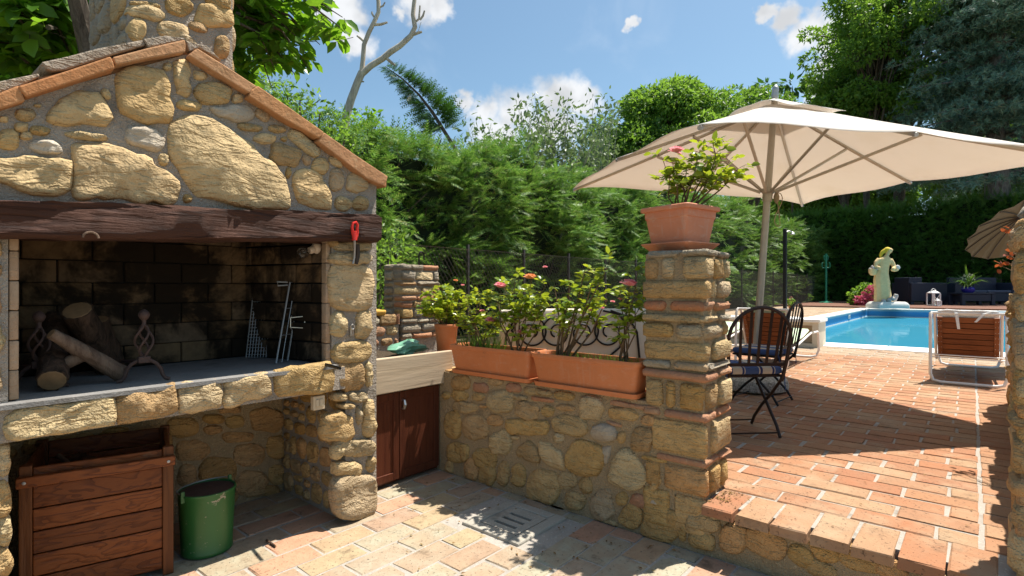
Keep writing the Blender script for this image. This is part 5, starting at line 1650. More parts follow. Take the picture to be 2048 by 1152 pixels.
# near corner at qc; faces run along directions a (left-back) and c (right-back)
aL = R_(52.5)
dl = -RT * math.cos(aL) + FW * math.sin(aL); dr = RT * math.sin(aL) + FW * math.cos(aL)
sside = 0.305
cen = qc + (dl + dr) * sside / 2
rzp = math.atan2(dr[1], dr[0])
PZ = 1.492
sp_ = thing('square_pot', (cen[0], cen[1], PZ), 'square terracotta pot standing in its saucer on top of the pillar', 'pot')
pcx = (cen[0], cen[1], PZ)
MB().loftrect(pcx, [(0.10, 0.10, 0.0), (0.115, 0.115, 0.002), (0.148, 0.148, 0.038), (0.152, 0.152, 0.042), (0.152, 0.152, 0.047), (0.147, 0.147, 0.048), (0.112, 0.112, 0.012)], 0.02, 4, rzp).build('saucer', 'terracotta_old', sp_, smooth=35)
z0 = 0.012
MB().loftrect((pcx[0], pcx[1], PZ + z0), [(0.108, 0.108, 0.0), (0.111, 0.111, 0.004), (0.113, 0.113, 0.03), (0.133, 0.133, 0.165), (0.137, 0.137, 0.168), (0.140, 0.140, 0.205), (0.153, 0.153, 0.207), (0.155, 0.155, 0.212), (0.155, 0.155, 0.226), (0.151, 0.151, 0.231), (0.134, 0.134, 0.231), (0.131, 0.131, 0.225), (0.124, 0.124, 0.15)], 0.022, 4, rzp).build('pot', 'terracotta_old', sp_, smooth=35)
MB().loftrect((pcx[0], pcx[1], PZ + z0), [(0.128, 0.128, 0.18), (0.128, 0.128, 0.195)], 0.02, 4, rzp, close_top=True).build('soil', 'soil', sp_)
ZD = float(FW @ cen)
def cp(px, py, dz=0.0): return at_d(px, py, ZD + dz)
rose('spreading yellow-green rose with one pink bloom in the square pot', (cen[0], cen[1], PZ + 0.20), [cp(1325, 318), cp(1345, 325, -.05), cp(1375, 330, .05), cp(1400, 300), cp(1425, 285, -.03), cp(1440, 300, .05), cp(1460, 320), cp(1475, 340, -.04), cp(1450, 345, .06), cp(1420, 320, .1), cp(1435, 335, -.08), cp(1400, 340, .06), cp(1470, 360), cp(1340, 350)], 9, 0.030,
     [(cp(1352, 306, -.06), 0.030, 'petal_pink')], 0.052, stem_r=0.006)

# ================================================================== PARASOL
um = thing('parasol', (5.873, 1.728, TZ), 'large cream canvas parasol with metal ribs on a leaning pole', 'parasol')
un = np.array([-0.007, -0.072, 1.0]); un /= np.linalg.norm(un)
UB = np.array([5.873, 1.728, TZ])
yaw = 0.839
e1 = np.array([math.cos(yaw), math.sin(yaw), 0]); e1 -= un * (e1 @ un); e1 /= np.linalg.norm(e1)
e2 = np.cross(un, e1)
HA, HBm = 1.71, 1.60
def uc(a, b, h): return UB + un * h + e1 * a + e2 * b
APH, RIM = 2.965, 2.2
def canopy_h(a, b):
    """height of the cloth over the rib frame at plan position a, b in -1..1"""
    m = max(abs(a), abs(b))
    k = min(abs(a), abs(b)) / m if m > 1e-6 else 0
    base = APH - 0.04 - (APH - 0.04 - (RIM + 0.045)) * m ** 0.93
    return base - 0.085 * (k ** 2) * m - 0.02 * math.sin(2 * math.pi * k) * m
def cloth(m0, m1, nm, nr, lift=0.0, th=0.004, wave=0.0):
    vs = []; fs = []
    for i in range(nm + 1):
        m = m0 + (m1 - m0) * i / nm
        for k in range(nr):
            t_ = 8 * k / nr
            s_ = int(t_) // 2; f = (t_ - 2 * s_) - 1      # side, -1..1 along it
            a, b = [(1, f), (-f, 1), (-1, -f), (f, -1)][s_]
            h = canopy_h(a * m, b * m) if m > 1e-5 else APH - 0.04
            sag = 0.012 * m * m * (abs(math.sin(math.pi * f)))
            hh = h - sag + lift + wave * m / m1 * (0.5 + 0.5 * math.sin(k * 2 * math.pi / nr * 5 + 1.3) * math.sin(k * 2 * math.pi / nr * 3 + 0.4))
            vs.append(uc(a * m * HA, b * m * HBm, hh))
    for i in range(nm):
        for k in range(nr):
            fs.append((i * nr + k, i * nr + (k + 1) % nr, (i + 1) * nr + (k + 1) % nr, (i + 1) * nr + k))
    return vs, fs
v, f = cloth(0.115, 1.0, 12, 64)
cn = MB().add(v, f).build('canopy', 'canvas', um, smooth=True)
sm = cn.modifiers.new('thick', 'SOLIDIFY'); sm.thickness = 0.003; sm.offset = 1
v, f = cloth(0.02, 0.27, 6, 96, 0.035, wave=0.04)
cv = MB().add(v, f).build('vent_cap', 'canvas', um, smooth=True)
sm = cv.modifiers.new('thick', 'SOLIDIFY'); sm.thickness = 0.003; sm.offset = 1
# hem strips give the edge some weight
v, f = cloth(0.985, 1.0, 1, 64)
pl = MB().tube([tuple(uc(0, 0, h)) for h in (0.02, 1.0, 2.0, APH - 0.02)], [0.035, 0.035, 0.034, 0.03], 16).build('pole', 'pole_metal', um, smooth=True)
MB().lathe(uc(0, 0, APH - 0.03), [(0.02, 0), (0.032, 0.03), (0.034, 0.06), (0.03, 0.085), (0.034, 0.10), (0.028, 0.13), (0.012, 0.15), (0.0005, 0.153)], 16, axis=un).build('finial', 'galvanised', um, smooth=True)
HUB = 2.02
MB().lathe(uc(0, 0, HUB - 0.09), [(0.045, 0), (0.047, 0.01), (0.047, 0.07), (0.052, 0.08), (0.065, 0.09), (0.065, 0.12), (0.05, 0.13), (0.03, 0.132)], 20, axis=un).build('hub', 'pole_metal', um, smooth=True)
dirs = [(1, 0), (1, 1), (0, 1), (-1, 1), (-1, 0), (-1, -1), (0, -1), (1, -1)]
for (a, b) in dirs:
    pts = [uc(0.03 * a, 0.03 * b, APH - 0.09)] + [uc(a * m * HA, b * m * HBm, canopy_h(a * m, b * m) - 0.022) for m in (0.3, 0.6, 0.985)]
    rib = MB().tube([tuple(p) for p in pts], 0.017, 6).build('rib', 'pole_metal', um, smooth=True)
    p0 = pts[-1]; d = pts[-1] - pts[-2]; d /= np.linalg.norm(d)
    MB().tube([tuple(p0 - d * 0.03), tuple(p0 + d * 0.03)], 0.017, 8).build('end_cap', 'galvanised', rib)
    q = uc(a * 0.52 * HA, b * 0.52 * HBm, canopy_h(a * 0.52, b * 0.52) - 0.04)
    MB().tube([tuple(uc(0.05 * a, 0.05 * b, HUB + 0.0)), tuple(q)], 0.0145, 6).build('strut', 'pole_metal', um, smooth=True)
# pull cord hanging at the hub
cc = uc(0, 0, HUB - 0.02) + RT * 0.075 - FW * 0.03
MB().tube([tuple(cc + RT * (0.045 * math.sin(2 * t_)) * (0.6 + 0.4 * math.sin(t_)) + np.array([0, 0, -0.16 + 0.17 * math.cos(t_)]) + RT * 0.02) for t_ in np.linspace(0, 2 * math.pi, 24, endpoint=False)], 0.004, 5, closed=True).build('cord', 'rope', um, smooth=True)
MB().lathe(cc + np.array([0, 0, -0.05]), [(0.006, -0.05), (0.024, -0.02), (0.028, 0.02), (0.016, 0.06), (0.004, 0.08)], 10).build('cord_bundle', 'rope', um, smooth=True)
ub = thing('concrete_weight', (5.873, 1.728, TZ), 'round rough concrete weight holding the parasol pole', 'weight')
MB().lathe((5.873, 1.728, TZ + 0.002), [(0.28, 0), (0.325, 0.02), (0.335, 0.07), (0.315, 0.12), (0.24, 0.155), (0.1, 0.168), (0.05, 0.17), (0.0005, 0.17)], 36).build('stone_disc', 'terrazzo', ub, smooth=True)
MB().lathe((5.873, 1.728, TZ + 0.168), [(0.045, 0), (0.045, 0.12), (0.038, 0.125)], 18).build('tube', 'pole_metal', ub, smooth=True)

# ================================================================== CHAIRS
def chair(label, loc, face, iron):
    """folding bistro chair; local +y is the way it faces, x across"""
    rz = math.atan2(face[1], face[0]) - math.pi / 2
    t = thing('bistro_chair', (loc[0], loc[1], TZ), label, 'chair', 'folding iron chairs by the parasol', rz)
    SH = 0.44; W = 0.205
    def B(b, name, mat, sm=True): return b.build(name, mat, t, smooth=sm, local=True)
    for s in (-1, 1):
        # back upright sweeping into the front leg
        B(MB().tube([(s * W * 0.92, -0.225, 0.44), (s * W * 0.97, -0.19, 0.40), (s * W, -0.06, 0.28), (s * W, 0.06, 0.18), (s * W, 0.165, 0.07), (s * W, 0.205, 0.004)], 0.011, 8), 'leg', iron)
        B(MB().tube([(s * (W - 0.02), 0.16, SH - 0.01), (s * (W - 0.02), 0.06, 0.32), (s * (W - 0.02), -0.05, 0.2), (s * (W - 0.02), -0.16, 0.08), (s * (W - 0.02), -0.205, 0.004)], 0.011, 8), 'leg', iron)
    B(MB().tube([(-W, 0.19, 0.035), (W, 0.19, 0.035)], 0.006, 6), 'stretcher', iron)
    B(MB().tube([(-W + .02, -0.19, 0.035), (W - .02, -0.19, 0.035)], 0.006, 6), 'stretcher', iron)
    arch = []
    lean = lambda z: -0.225 - (z - 0.44) * 0.17
    for k in range(19):
        a = math.pi * k / 18
        x = -W * 1.08 * math.cos(a); z = 0.70 + 0.215 * math.sin(a)
        arch.append((x, lean(z), z))
    arch = [(-W * 0.92, lean(0.40), 0.40), (-W * 1.02, lean(0.55), 0.55)] + arch + [(W * 1.02, lean(0.55), 0.55), (W * 0.92, lean(0.40), 0.40)]
    B(MB().tube(arch, 0.0125, 8), 'back_frame', iron)
    B(MB().box(-W * 0.97, W * 0.97, lean(0.52) - 0.006, lean(0.52) + 0.006, 0.508, 0.532, 0.004), 'back_rail', iron, False)
    for k in range(5):
        x = (k - 2) * 0.073
        zt = 0.70 + 0.215 * math.sqrt(max(0, 1 - (x / (W * 1.08)) ** 2))
        n_ = 5
        b = MB()
        for q in range(n_):
            za = 0.52 + (zt - 0.52) * q / n_; zb = 0.52 + (zt - 0.52) * (q + 1) / n_
            xa = x * (0.86 + 0.14 * q / n_); xb = x * (0.86 + 0.14 * (q + 1) / n_)
            b.add([(xa - .009, lean(za) - .004, za), (xa + .009, lean(za) - .004, za), (xa + .009, lean(za) + .004, za), (xa - .009, lean(za) + .004, za),
                   (xb - .009, lean(zb) - .004, zb), (xb + .009, lean(zb) - .004, zb), (xb + .009, lean(zb) + .004, zb), (xb - .009, lean(zb) + .004, zb)], [(0, 1, 5, 4), (1, 2, 6, 5), (2, 3, 7, 6), (3, 0, 4, 7)])
        B(b, 'back_slat', iron, False)
    B(MB().tube([(-W * .96, -0.2, SH - .005), (W * .96, -0.2, SH - .005), (W * .96, 0.19, SH - .005), (-W * .96, 0.19, SH - .005)], 0.009, 6, closed=True), 'seat_frame', iron)
    for k in range(6):
        x = (k - 2.5) * 0.064
        B(MB().box(x - 0.02, x + 0.02, -0.19, 0.18, SH - 0.004, SH + 0.002), 'seat_slat', iron, False)
    c = MB()
    v, f = rbox((0, -0.005, SH + 0.031), (0.205, 0.205, 0.027), 0.022, 0.001)
    cu = thing('seat_cushion', (loc[0], loc[1], TZ + SH), 'blue and cream striped seat cushion on the ' + ('nearer' if False else label.split(' chair')[0].split('iron')[-1].strip() + ' folding chair'), 'cushion', 'striped seat cushions', rz)
    v = [(a, b_, z_ - SH) for a, b_, z_ in v]
    MB().add(v, f).build('pad', 'striped_fabric', cu, smooth=True, local=True)
    for s in (-1, 1):
        MB().tube([(s * 0.19, -0.19, 0.03), (s * 0.21, -0.22, 0.0), (s * 0.205, -0.23, -0.06), (s * 0.215, -0.225, -0.1)], 0.0035, 5).build('tie', 'striped_fabric', cu, local=True)
    return t, cu
ca, cua = chair('brown-black iron chair with arched back turned to the gate pillar', (4.10, 1.30), (0.70, 0.715), 'iron_brown')
cua['label'] = 'blue striped cushion on the folding chair by the gate pillar'
cbr, cub = chair('black iron chair facing sideways beside the parasol base', (5.37, 1.50), tuple(-RT[:2] * 0.70 + FW[:2] * 0.70), 'iron_black')
cub['label'] = 'blue striped cushion on the folding chair beside the parasol base'

# ================================================================== LOUNGERS
def lounger(label, x0, yc, x1, cush, strap=False):
    t = thing('sun_lounger', ((x0 + x1) / 2, yc, TZ), label, 'lounger', 'white tube sun loungers on the terrace')
    L = x1 - x0; W = 0.315
    P = lambda x, y, z: (x0 + x, yc + y, TZ + z)
    TB = 0.0165
    # head end loop
    hz_ = 0.77
    MB().tube([P(0.02, -W, hz_), P(-0.01, -W, hz_ - 0.05), P(-0.05, -W, 0.10), P(-0.055, -W + 0.025, 0.035), P(-0.055, -W + 0.09, 0.018), P(-0.055, W - 0.09, 0.018), P(-0.055, W - 0.025, 0.035), P(-0.05, W, 0.10), P(-0.01, W, hz_ - 0.05), P(0.02, W, hz_)], TB, 10).build('leg_loop', 'white_paint', t, smooth=True)
    MB().tube([P(L - 0.35, -W, 0.40), P(L - 0.08, -W, 0.40), P(L - 0.02, -W, 0.36), P(L + 0.02, -W, 0.12), P(L, -W + 0.03, 0.035), P(L - 0.03, -W + 0.1, 0.018), P(L - 0.03, W - 0.1, 0.018), P(L, W - 0.03, 0.035), P(L + 0.02, W, 0.12), P(L - 0.02, W, 0.36), P(L - 0.08, W, 0.40), P(L - 0.35, W, 0.40)], TB, 10).build('leg_loop', 'white_paint', t, smooth=True)
    for s in (-1, 1):
        y = s * (W - 0.035)
        MB().tube([P(0.03, s * W, hz_ + 0.005), P(0.05, y, hz_), P(0.30, y, 0.27), P(0.36, y, 0.24), P(0.42, y, 0.255), P(L - 0.5, y, 0.37), P(L - 0.3, y, 0.395)], TB * 0.9, 8).build('side_rail', 'white_paint', t, smooth=True)
    MB().tube([P(0.035, -W, hz_ + 0.002), P(0.035, W, hz_ + 0.002)], TB * 0.9, 8).build('head_bar', 'white_paint', t, smooth=True)
    for z in (0.315, 0.265):
        MB().tube([P(-0.035 + (0.315 - z) * 4.6, -W, z), P(-0.035 + (0.315 - z) * 4.6, W, z)], 0.006, 6).build('cross_rod', 'white_paint', t, smooth=True)
    # slatted back and seat
    d = Vector((0.25, 0, 0.27 - hz_)); ln = d.length; d.normalize(); nrm = Vector((d.z, 0, -d.x)) * -1
    n_ = 7
    def slat(c, ax, nrm_, w, mat='slat_wood'):
        q = []
        for sy in (-W + 0.06, W - 0.06):
            for sa, sn in ((-w, -.009), (w, -.009), (w, .009), (-w, .009)):
                p = Vector(c) + ax * sa + nrm_ * sn
                q.append(P(p.x, sy, p.z))
        MB().add(q, [(0, 1, 2, 3), (7, 6, 5, 4), (0, 4, 5, 1), (1, 5, 6, 2), (2, 6, 7, 3), (3, 7, 4, 0)]).build('slat', mat, t)
    st = Vector((0.05, 0, hz_))
    for k in range(n_):
        slat(st + d * (0.05 + (ln - 0.08) * (k + 0.5) / n_), d, nrm, (ln - 0.08) / n_ / 2 - 0.005)
    ax2 = Vector((L - 0.78, 0, 0.125)); l2 = ax2.length; ax2.normalize(); n2 = Vector((-ax2.z, 0, ax2.x))
    m_ = max(6, int(l2 / 0.075))
    for k in range(m_):
        slat(Vector((0.40, 0, 0.262)) + ax2 * (l2 * (k + 0.5) / m_), ax2, n2, l2 / m_ / 2 - 0.006)
    # side battens with screws on the back
    for s in (-1, 1):
        y = s * (W - 0.075)
        q = []
        for sy in (y - 0.022, y + 0.022):
            for sa, sn in ((0.04, -.022), (ln - 0.02, -.022), (ln - 0.02, -.0095), (0.04, -.0095)):
                p = st + d * sa + nrm * sn
                q.append(P(p.x, sy, p.z))
        bt = MB().add(q, [(0, 1, 2, 3), (7, 6, 5, 4), (0, 4, 5, 1), (1, 5, 6, 2), (2, 6, 7, 3), (3, 7, 4, 0)]).build('batten', 'slat_wood', t)
        for k in range(n_):
            for o_ in (-0.012, 0.012):
                p = st + d * (0.05 + (ln - 0.08) * (k + 0.5) / n_) + nrm * -0.0225
                MB().lathe(P(p.x, y + o_, p.z), [(0.004, 0), (0.003, 0.002)], 6, axis=-nrm).build('screw', 'steel', bt)
    # cushion lies on top
    c = thing('lounger_cushion', P(0.6, 0, 0.3), cush[0], 'cushion', 'cushions on the sun loungers')
    k_ = []
    path = [st + nrm * 0.035 + d * 0.02, st + nrm * 0.035 + d * (ln * 0.5), Vector((0.36, 0, 0.32)), Vector((0.42, 0, 0.31)), Vector((L * 0.6, 0, 0.36)), Vector((L - 0.36, 0, 0.425))]
    vs = []; fs = []
    for i, p in enumerate(path):
        a = path[max(0, i - 1)]; b_ = path[min(len(path) - 1, i + 1)]
        tn = (b_ - a).normalized(); up = Vector((-tn.z, 0, tn.x)) if tn.x > 0 else Vector((tn.z, 0, -tn.x))
        if up.z < 0: up = -up
        for (yy_, hh_) in ((-W + .06, 0), (-W + .05, .018), (-W + .07, .04), (0, .048), (W - .07, .04), (W - .05, .018), (W - .06, 0)):
            q = p + up * (hh_ - 0.01)
            vs.append(P(q.x, yy_, q.z))
    for i in range(len(path) - 1):
        for k in range(7):
            fs.append((i * 7 + k, i * 7 + (k + 1) % 7, (i + 1) * 7 + (k + 1) % 7, (i + 1) * 7 + k))
    fs.append(tuple(range(7))); fs.append(tuple((len(path) - 1) * 7 + k for k in range(6, -1, -1)))
    MB().add(vs, fs).build('pad', cush[1], c, smooth=50)
    if strap:
        MB().tube([P(0.035, -W * .8, hz_ + 0.02), P(0.03, -W * .3, hz_ + 0.028), P(0.035, W * .1, hz_ + 0.022), P(0.03, W * .55, hz_ + 0.03), P(0.035, W * .8, hz_ + 0.02)], [0.006, .012, .011, .014, .008], 8).build('rolled_edge', 'white_fabric', c, smooth=True)
        for y_, dx, dz in ((W * 0.36, -0.045, -0.17), (-W * 0.62, -0.045, -0.09)):
            yy2 = y_ + (-0.04 if y_ > 0 else 0.13)
            q = [P(0.03, y_ - .014, hz_ + .03), P(0.03, y_ + .014, hz_ + .03), P(0.008, (y_ + yy2) / 2 + .015, hz_ + .0), P(0.008, (y_ + yy2) / 2 - .015, hz_ + .0), P(dx + .04, yy2 - .012, hz_ + dz), P(dx + .04, yy2 + .012, hz_ + dz)]
            q += [(a + 0.006, b_, z_) for a, b_, z_ in q]
            MB().add(q, [(0, 1, 2, 3), (3, 2, 5, 4), (6, 9, 8, 7), (9, 10, 11, 8), (0, 3, 9, 6), (1, 7, 8, 2), (3, 4, 10, 9), (2, 8, 11, 5), (4, 5, 11, 10)]).build('tie', 'white_fabric', c)
    return t
lounger('white-framed lounger with brown slatted back facing the pool, past the ochre pillar', 7.62, 0.045, 9.35, ('white cushion tied over the lounger past the ochre pillar', 'white_fabric'), True)
lounger('white-framed lounger with pale green cushion behind the folding chairs', 7.40, 2.07, 9.12, ('pale green cushion on the lounger behind the folding chairs', 'green_fabric'))
lounger('white-framed lounger with pale green cushion set closest to the wire fence', 8.30, 3.22, 10.02, ('pale green cushion on the lounger by the wire fence', 'green_fabric'))

# bench behind the planters
bc_ = at_d(1155, 640, 4.2)
BR = math.atan2(RT[1], RT[0]) + R_(4)
be = thing('iron_bench', (bc_[0], bc_[1], TZ), 'wrought iron bench with scrolled back and cream cushion behind the planters', 'bench', None, BR)
BT = 1.138 - TZ
def BB(b, n_, m_, s_=True): return b.build(n_, m_, be, smooth=s_, local=True)
cu = thing('bench_cushion', (bc_[0], bc_[1], TZ + 0.45), 'cream upright back cushion of the scrolled iron bench', 'cushion', None, BR)
v, f = rbox((0, 0.06, (BT + 0.42) / 2 - 0.45), (0.60, 0.045, (BT - 0.42) / 2), 0.04, 0.002)
MB().add(v, f).build('pad', 'cream_fabric', cu, smooth=True, local=True)
def scroll(cx, cz, r0, turns, s, a0):
    return [(cx + s * r0 * (1 - 0.72 * k / 40) * math.cos(a0 + turns * 2 * math.pi * k / 40), 0.0, cz + r0 * (1 - 0.72 * k / 40) * math.sin(a0 + turns * 2 * math.pi * k / 40)) for k in range(41)]
for cx, s in ((-0.36, -1), (-0.16, 1), (0.05, -1), (0.25, 1)):
    BB(MB().tube(scroll(cx, 0.70, 0.125, 1.35, s, 2.0), 0.007, 6), 'scroll', 'iron_black')
for s, x_ in ((-1, -0.36), (1, 0.25)):
    BB(MB().tube([(x_ - s * 0.14, 0, 0.40), (x_ + s * 0.08, 0, 0.58), (x_ + s * 0.15, 0, 0.72), (x_ + s * 0.08, 0, 0.84), (x_ - s * 0.05, 0, 0.87)], 0.008, 6), 'scroll', 'iron_black')
BB(MB().tube([(0.26, 0, 0.87), (0.40, 0, 0.82), (0.47, 0, 0.70), (0.49, 0, 0.5), (0.50, 0, 0.42)], 0.009, 6), 'arch', 'iron_black')
BB(MB().tube([(-0.26, 0, 0.87), (-0.48, 0, 0.82), (-0.55, 0, 0.70), (-0.57, 0, 0.5), (-0.58, 0, 0.42)], 0.009, 6), 'arch', 'iron_black')
BB(MB().box(-0.6, 0.6, -0.012, 0.012, 0.40, 0.42), 'seat_rail', 'iron_black', False)
for k in range(6):
    BB(MB().box(-0.6, 0.6, 0.02 + k * 0.08, 0.085 + k * 0.08, 0.395, 0.413), 'seat_slat', 'slat_wood', False)
for x_ in (-0.58, 0.58):
    for y_ in (0.0, 0.48):
        BB(MB().tube([(x_, y_, 0.42), (x_, y_ + 0.01, 0.2), (x_, y_, 0.003)], 0.011, 8), 'leg', 'iron_black')

# ================================================================== FENCE
FYY = 6.3
fn = thing('wire_fence', (9, FYY, 0.44), 'dark chain-link fence on thin posts in front of the clipped hedge', 'fence')
FT = 1.93
x = 3.4
while x < 31:
    MB().box(x - 0.02, x + 0.02, FYY - 0.02, FYY + 0.02, 0.2, FT + 0.08).build('post', 'fence_post', fn); x += 2.0 if x > 12 else 1.45
b = []
V = []; F4 = []
pitch = 0.085
hgt = FT - 0.5
def wire(p0, p1, r):
    k = len(V)
    for p in (p0, p1):
        V.extend([(p[0], p[1] - r, p[2] + r), (p[0] + r, p[1] + r, p[2]), (p[0] - r, p[1] + r, p[2] - r)])
    F4.extend([(k, k + 1, k + 4, k + 3), (k + 1, k + 2, k + 5, k + 4), (k + 2, k, k + 3, k + 5)])
x = 2.5
while x < 31:
    for s in (1, -1):
        xa, xb = x, x + s * hgt * 0.72
        wire((xa, FYY - 0.026 + s * 0.003, 0.5), (xb, FYY - 0.026 + s * 0.003, FT), 0.0026 if x < 14 else 0.0032)
    x += pitch
for z in (0.52, 1.2, FT):
    wire((2.5, FYY - 0.03, z), (31, FYY - 0.03, z), 0.004)
w0 = np.array(wloc(fn))
me = np_mesh('wire_mesh', np.array(V) - w0, [F4], M['fence_wire'])
o = link('wire_mesh', me, fn); o['kind'] = 'stuff'

# ================================================================== POOLSIDE THINGS
st = thing('statue', tuple(at_z(1768, 617, DZ + 0.05)), 'weathered garden statue of a woman in a long dress with yellow headscarf, holding baskets', 'statue')
sp0 = at_z(1766, 617, DZ + 0.05)
SS = 2.14 / 110.0        # metres to a photograph pixel there
def sp3(px, py, dd=0.0): return Vector(sp0 + RT * (px - 1766) * SS + FW * dd + np.array([0, 0, (617 - py) * SS]))
MB().loftrect(tuple(sp3(1774, 617)), [(0.56, 0.4, 0.0), (0.56, 0.4, 0.12), (0.52, 0.37, 0.19), (0.46, 0.33, 0.24)], 0.08, 3, TH - math.pi / 2, close_top=True).build('plinth', 'statue_white', st, smooth=30)
def loft_body(rings, n=20):
    vs = []; fs = []
    for i, (px, py, rx, ry) in enumerate(rings):
        c = sp3(px, py)
        for k in range(n):
            a = 2 * math.pi * k / n
            fold = 1 + (0.05 * math.cos(9 * a) if py > 545 else 0.0)
            vs.append(c + Vector(RT) * (rx * SS * math.cos(a) * fold) + Vector(FW) * (ry * SS * math.sin(a) * fold))
    for i in range(len(rings) - 1):
        for k in range(n):
            fs.append((i * n + k, i * n + (k + 1) % n, (i + 1) * n + (k + 1) % n, (i + 1) * n + k))
    fs.append(tuple(range(n - 1, -1, -1))); fs.append(tuple((len(rings) - 1) * n + k for k in range(n)))
    return vs, fs
b = MB()
v, f = loft_body([(1766, 606, 15.5, 12), (1766, 598, 14.8, 11.5), (1765, 585, 13.6, 10.5), (1764, 574, 13.0, 10), (1764, 572, 13.8, 10.6), (1763, 562, 13.2, 10), (1763, 553, 12.0, 9), (1765, 545, 10.8, 8), (1767, 538, 10.2, 7.6), (1769, 531, 11.2, 8.2), (1769, 527, 11.6, 7.8), (1769, 523.5, 10.0, 6.5), (1771, 521, 5.5, 4.6), (1773, 518.5, 3.6, 3.6), (1775, 515, 3.6, 3.8), (1777, 512, 5.2, 5.4), (1778, 508.5, 5.8, 6.0), (1777, 505.5, 4.4, 4.6), (1776, 504.2, 1.5, 1.5)])
b.add(v, f)
b.tube([sp3(1759, 526), sp3(1753, 532, -.02), sp3(1750, 539, -.05), sp3(1755, 543, -.16)], [4.6 * SS, 4.2 * SS, 3.6 * SS, 3.0 * SS], 10)
b.tube([sp3(1779, 526), sp3(1783, 534, -.03), sp3(1784, 541, -.08), sp3(1777, 545, -.2)], [4.4 * SS, 4.0 * SS, 3.5 * SS, 3.0 * SS], 10)
body = b.build('body', 'statue_stone', st, smooth=True)
rm = body.modifiers.new('remesh', 'REMESH'); rm.mode = 'VOXEL'; rm.voxel_size = 0.022; rm.use_smooth_shade = True
b = MB(); b.lathe(sp3(1747, 556), [(0.03, 0), (4.2 * SS, 0.02), (6.4 * SS, 5 * SS), (7.2 * SS, 10 * SS), (6.8 * SS, 12 * SS), (0.001, 13 * SS)], 16); b.build('basket', 'statue_stone', st, smooth=True)
b = MB()
for k in range(12):
    c = sp3(1741 + rnd.uniform(0, 13), 544 - rnd.uniform(-2, 6), rnd.uniform(-.1, .1)); r = 2.6 * SS
    b.lathe(c, [(0.001, -r), (r * .8, -r * .6), (r, 0), (r * .8, r * .6), (0.001, r)], 8)
b.build('fruit', 'statue_grey', st, smooth=True)
b = MB(); b.lathe(sp3(1784, 549, -.1), [(0.02, 0), (5 * SS, 0.02), (6.4 * SS, 3 * SS), (6 * SS, 5 * SS), (0.001, 5.5 * SS)], 16); b.build('bowl', 'statue_stone', st, smooth=True)
b = MB(); b.lathe(sp3(1789, 546, -.1), [(0.001, 0), (4 * SS, 2 * SS), (4.6 * SS, 5 * SS), (3 * SS, 8.5 * SS), (0.001, 9.5 * SS)], 12); b.build('shell', 'statue_white', st, smooth=True)
hd = sp3(1776, 509.5)
b = MB(); b.lathe(hd + Vector((0, 0, 0.0)) - Vector(RT) * 0.02 + Vector(FW) * 0.02, [(6.3 * SS, -1.0 * SS), (6.5 * SS, 1.0 * SS), (5.7 * SS, 3.6 * SS), (3.6 * SS, 5.6 * SS), (1.5 * SS, 6.4 * SS), (0.001, 6.5 * SS)], 16, axis=(Vector((0, 0, 1)) - Vector(RT) * 0.55 + Vector(FW) * 0.5).normalized())
b.tube([sp3(1772, 509, .03), sp3(1767, 512, .05), sp3(1764, 517, .06), sp3(1763, 523, .05)], [4.2 * SS, 3.6 * SS, 3.0 * SS, 1.6 * SS], 10)
b.build('headscarf', 'statue_yellow', st, smooth=True)
b = MB()
for dx, py_ in ((-8, 603), (2, 601), (8, 598)):
    b.lathe(sp3(1766 + dx, py_ + 4, -0.26), [(0.001, -.02), (4 * SS, 1 * SS), (4.4 * SS, 4 * SS), (2 * SS, 7 * SS), (0.001, 8 * SS)], 10)
b.build('foot_flowers', 'statue_grey', st, smooth=True)

# floodlight by the statue
fl = thing('floodlight', tuple(at_z(1790, 612, DZ + 0.05)), 'grey garden floodlight tilted up beside the statue', 'floodlight')
c = sp3(1792, 598, 0.1)
v, f = rbox((0, 0, 0), (0.10, 0.07, 0.13), 0.02)
q = Matrix.Rotation(R_(25), 3, Vector(FW))
MB().add([tuple(c + q @ Vector(p)) for p in v], f).build('housing', 'galvanised', fl)
MB().tube([sp3(1792, 616, .1), sp3(1792, 602, .1)], 0.03, 8).build('stake', 'galvanised', fl)

# hydrangea
hy = thing('hydrangea', tuple(at_z(1725, 612, DZ + 0.05)), 'pink flowering hydrangea bush beside the statue', 'hydrangea')
hb = at_z(1728, 611, DZ + 0.05)
def hp3(px, py, dd=0): return hb + RT * (px - 1728) * SS * 1.05 + FW * dd + np.array([0, 0, (611 - py) * SS * 1.05])
for k, (px, py, r) in enumerate([(1704, 606, 5), (1709, 600, 5.5), (1712, 606, 5), (1719, 600, 5.5), (1724, 604, 6), (1730, 593, 6), (1722, 583, 6), (1733, 578, 6.5), (1727, 576, 5), (1742, 588, 6.5), (1747, 585, 5), (1738, 602, 6), (1701, 598, 4.5), (1740, 578, 5), (1716, 590, 4)]):
    n_ = 60
    u = unit(n_)
    o = leaves('flower_head', 'petal_hydrangea', hp3(px, py, rnd.uniform(-.55, -.4)) + u * r * SS * 1.05, u + rng.normal(0, .6, (n_, 3)), rng.uniform(0.09, 0.15, n_), LEAF, hy)
n_ = 700
c0 = np.array([hp3(1726, 594, 0.12)])
u = unit(n_) * np.array([0.5, 0.5, 0.42])
P = c0 + u * rng.uniform(.3, 1, (n_, 1)); P[:, 2] = np.maximum(P[:, 2], DZ + .06)
leaves('leaves', 'leaf_light', P, u + rng.normal(0, .5, (n_, 3)), rng.uniform(.1, .2, n_), LEAFW, hy)['kind'] = 'stuff'
c1 = hp3(1738, 575, 0.15); n_ = 120
leaves('upper_leaves', 'leaf_light', c1 + unit(n_) * np.array([.28, .28, .2]), unit(n_), rng.uniform(.12, .22, n_), LEAFW, hy)['kind'] = 'stuff'
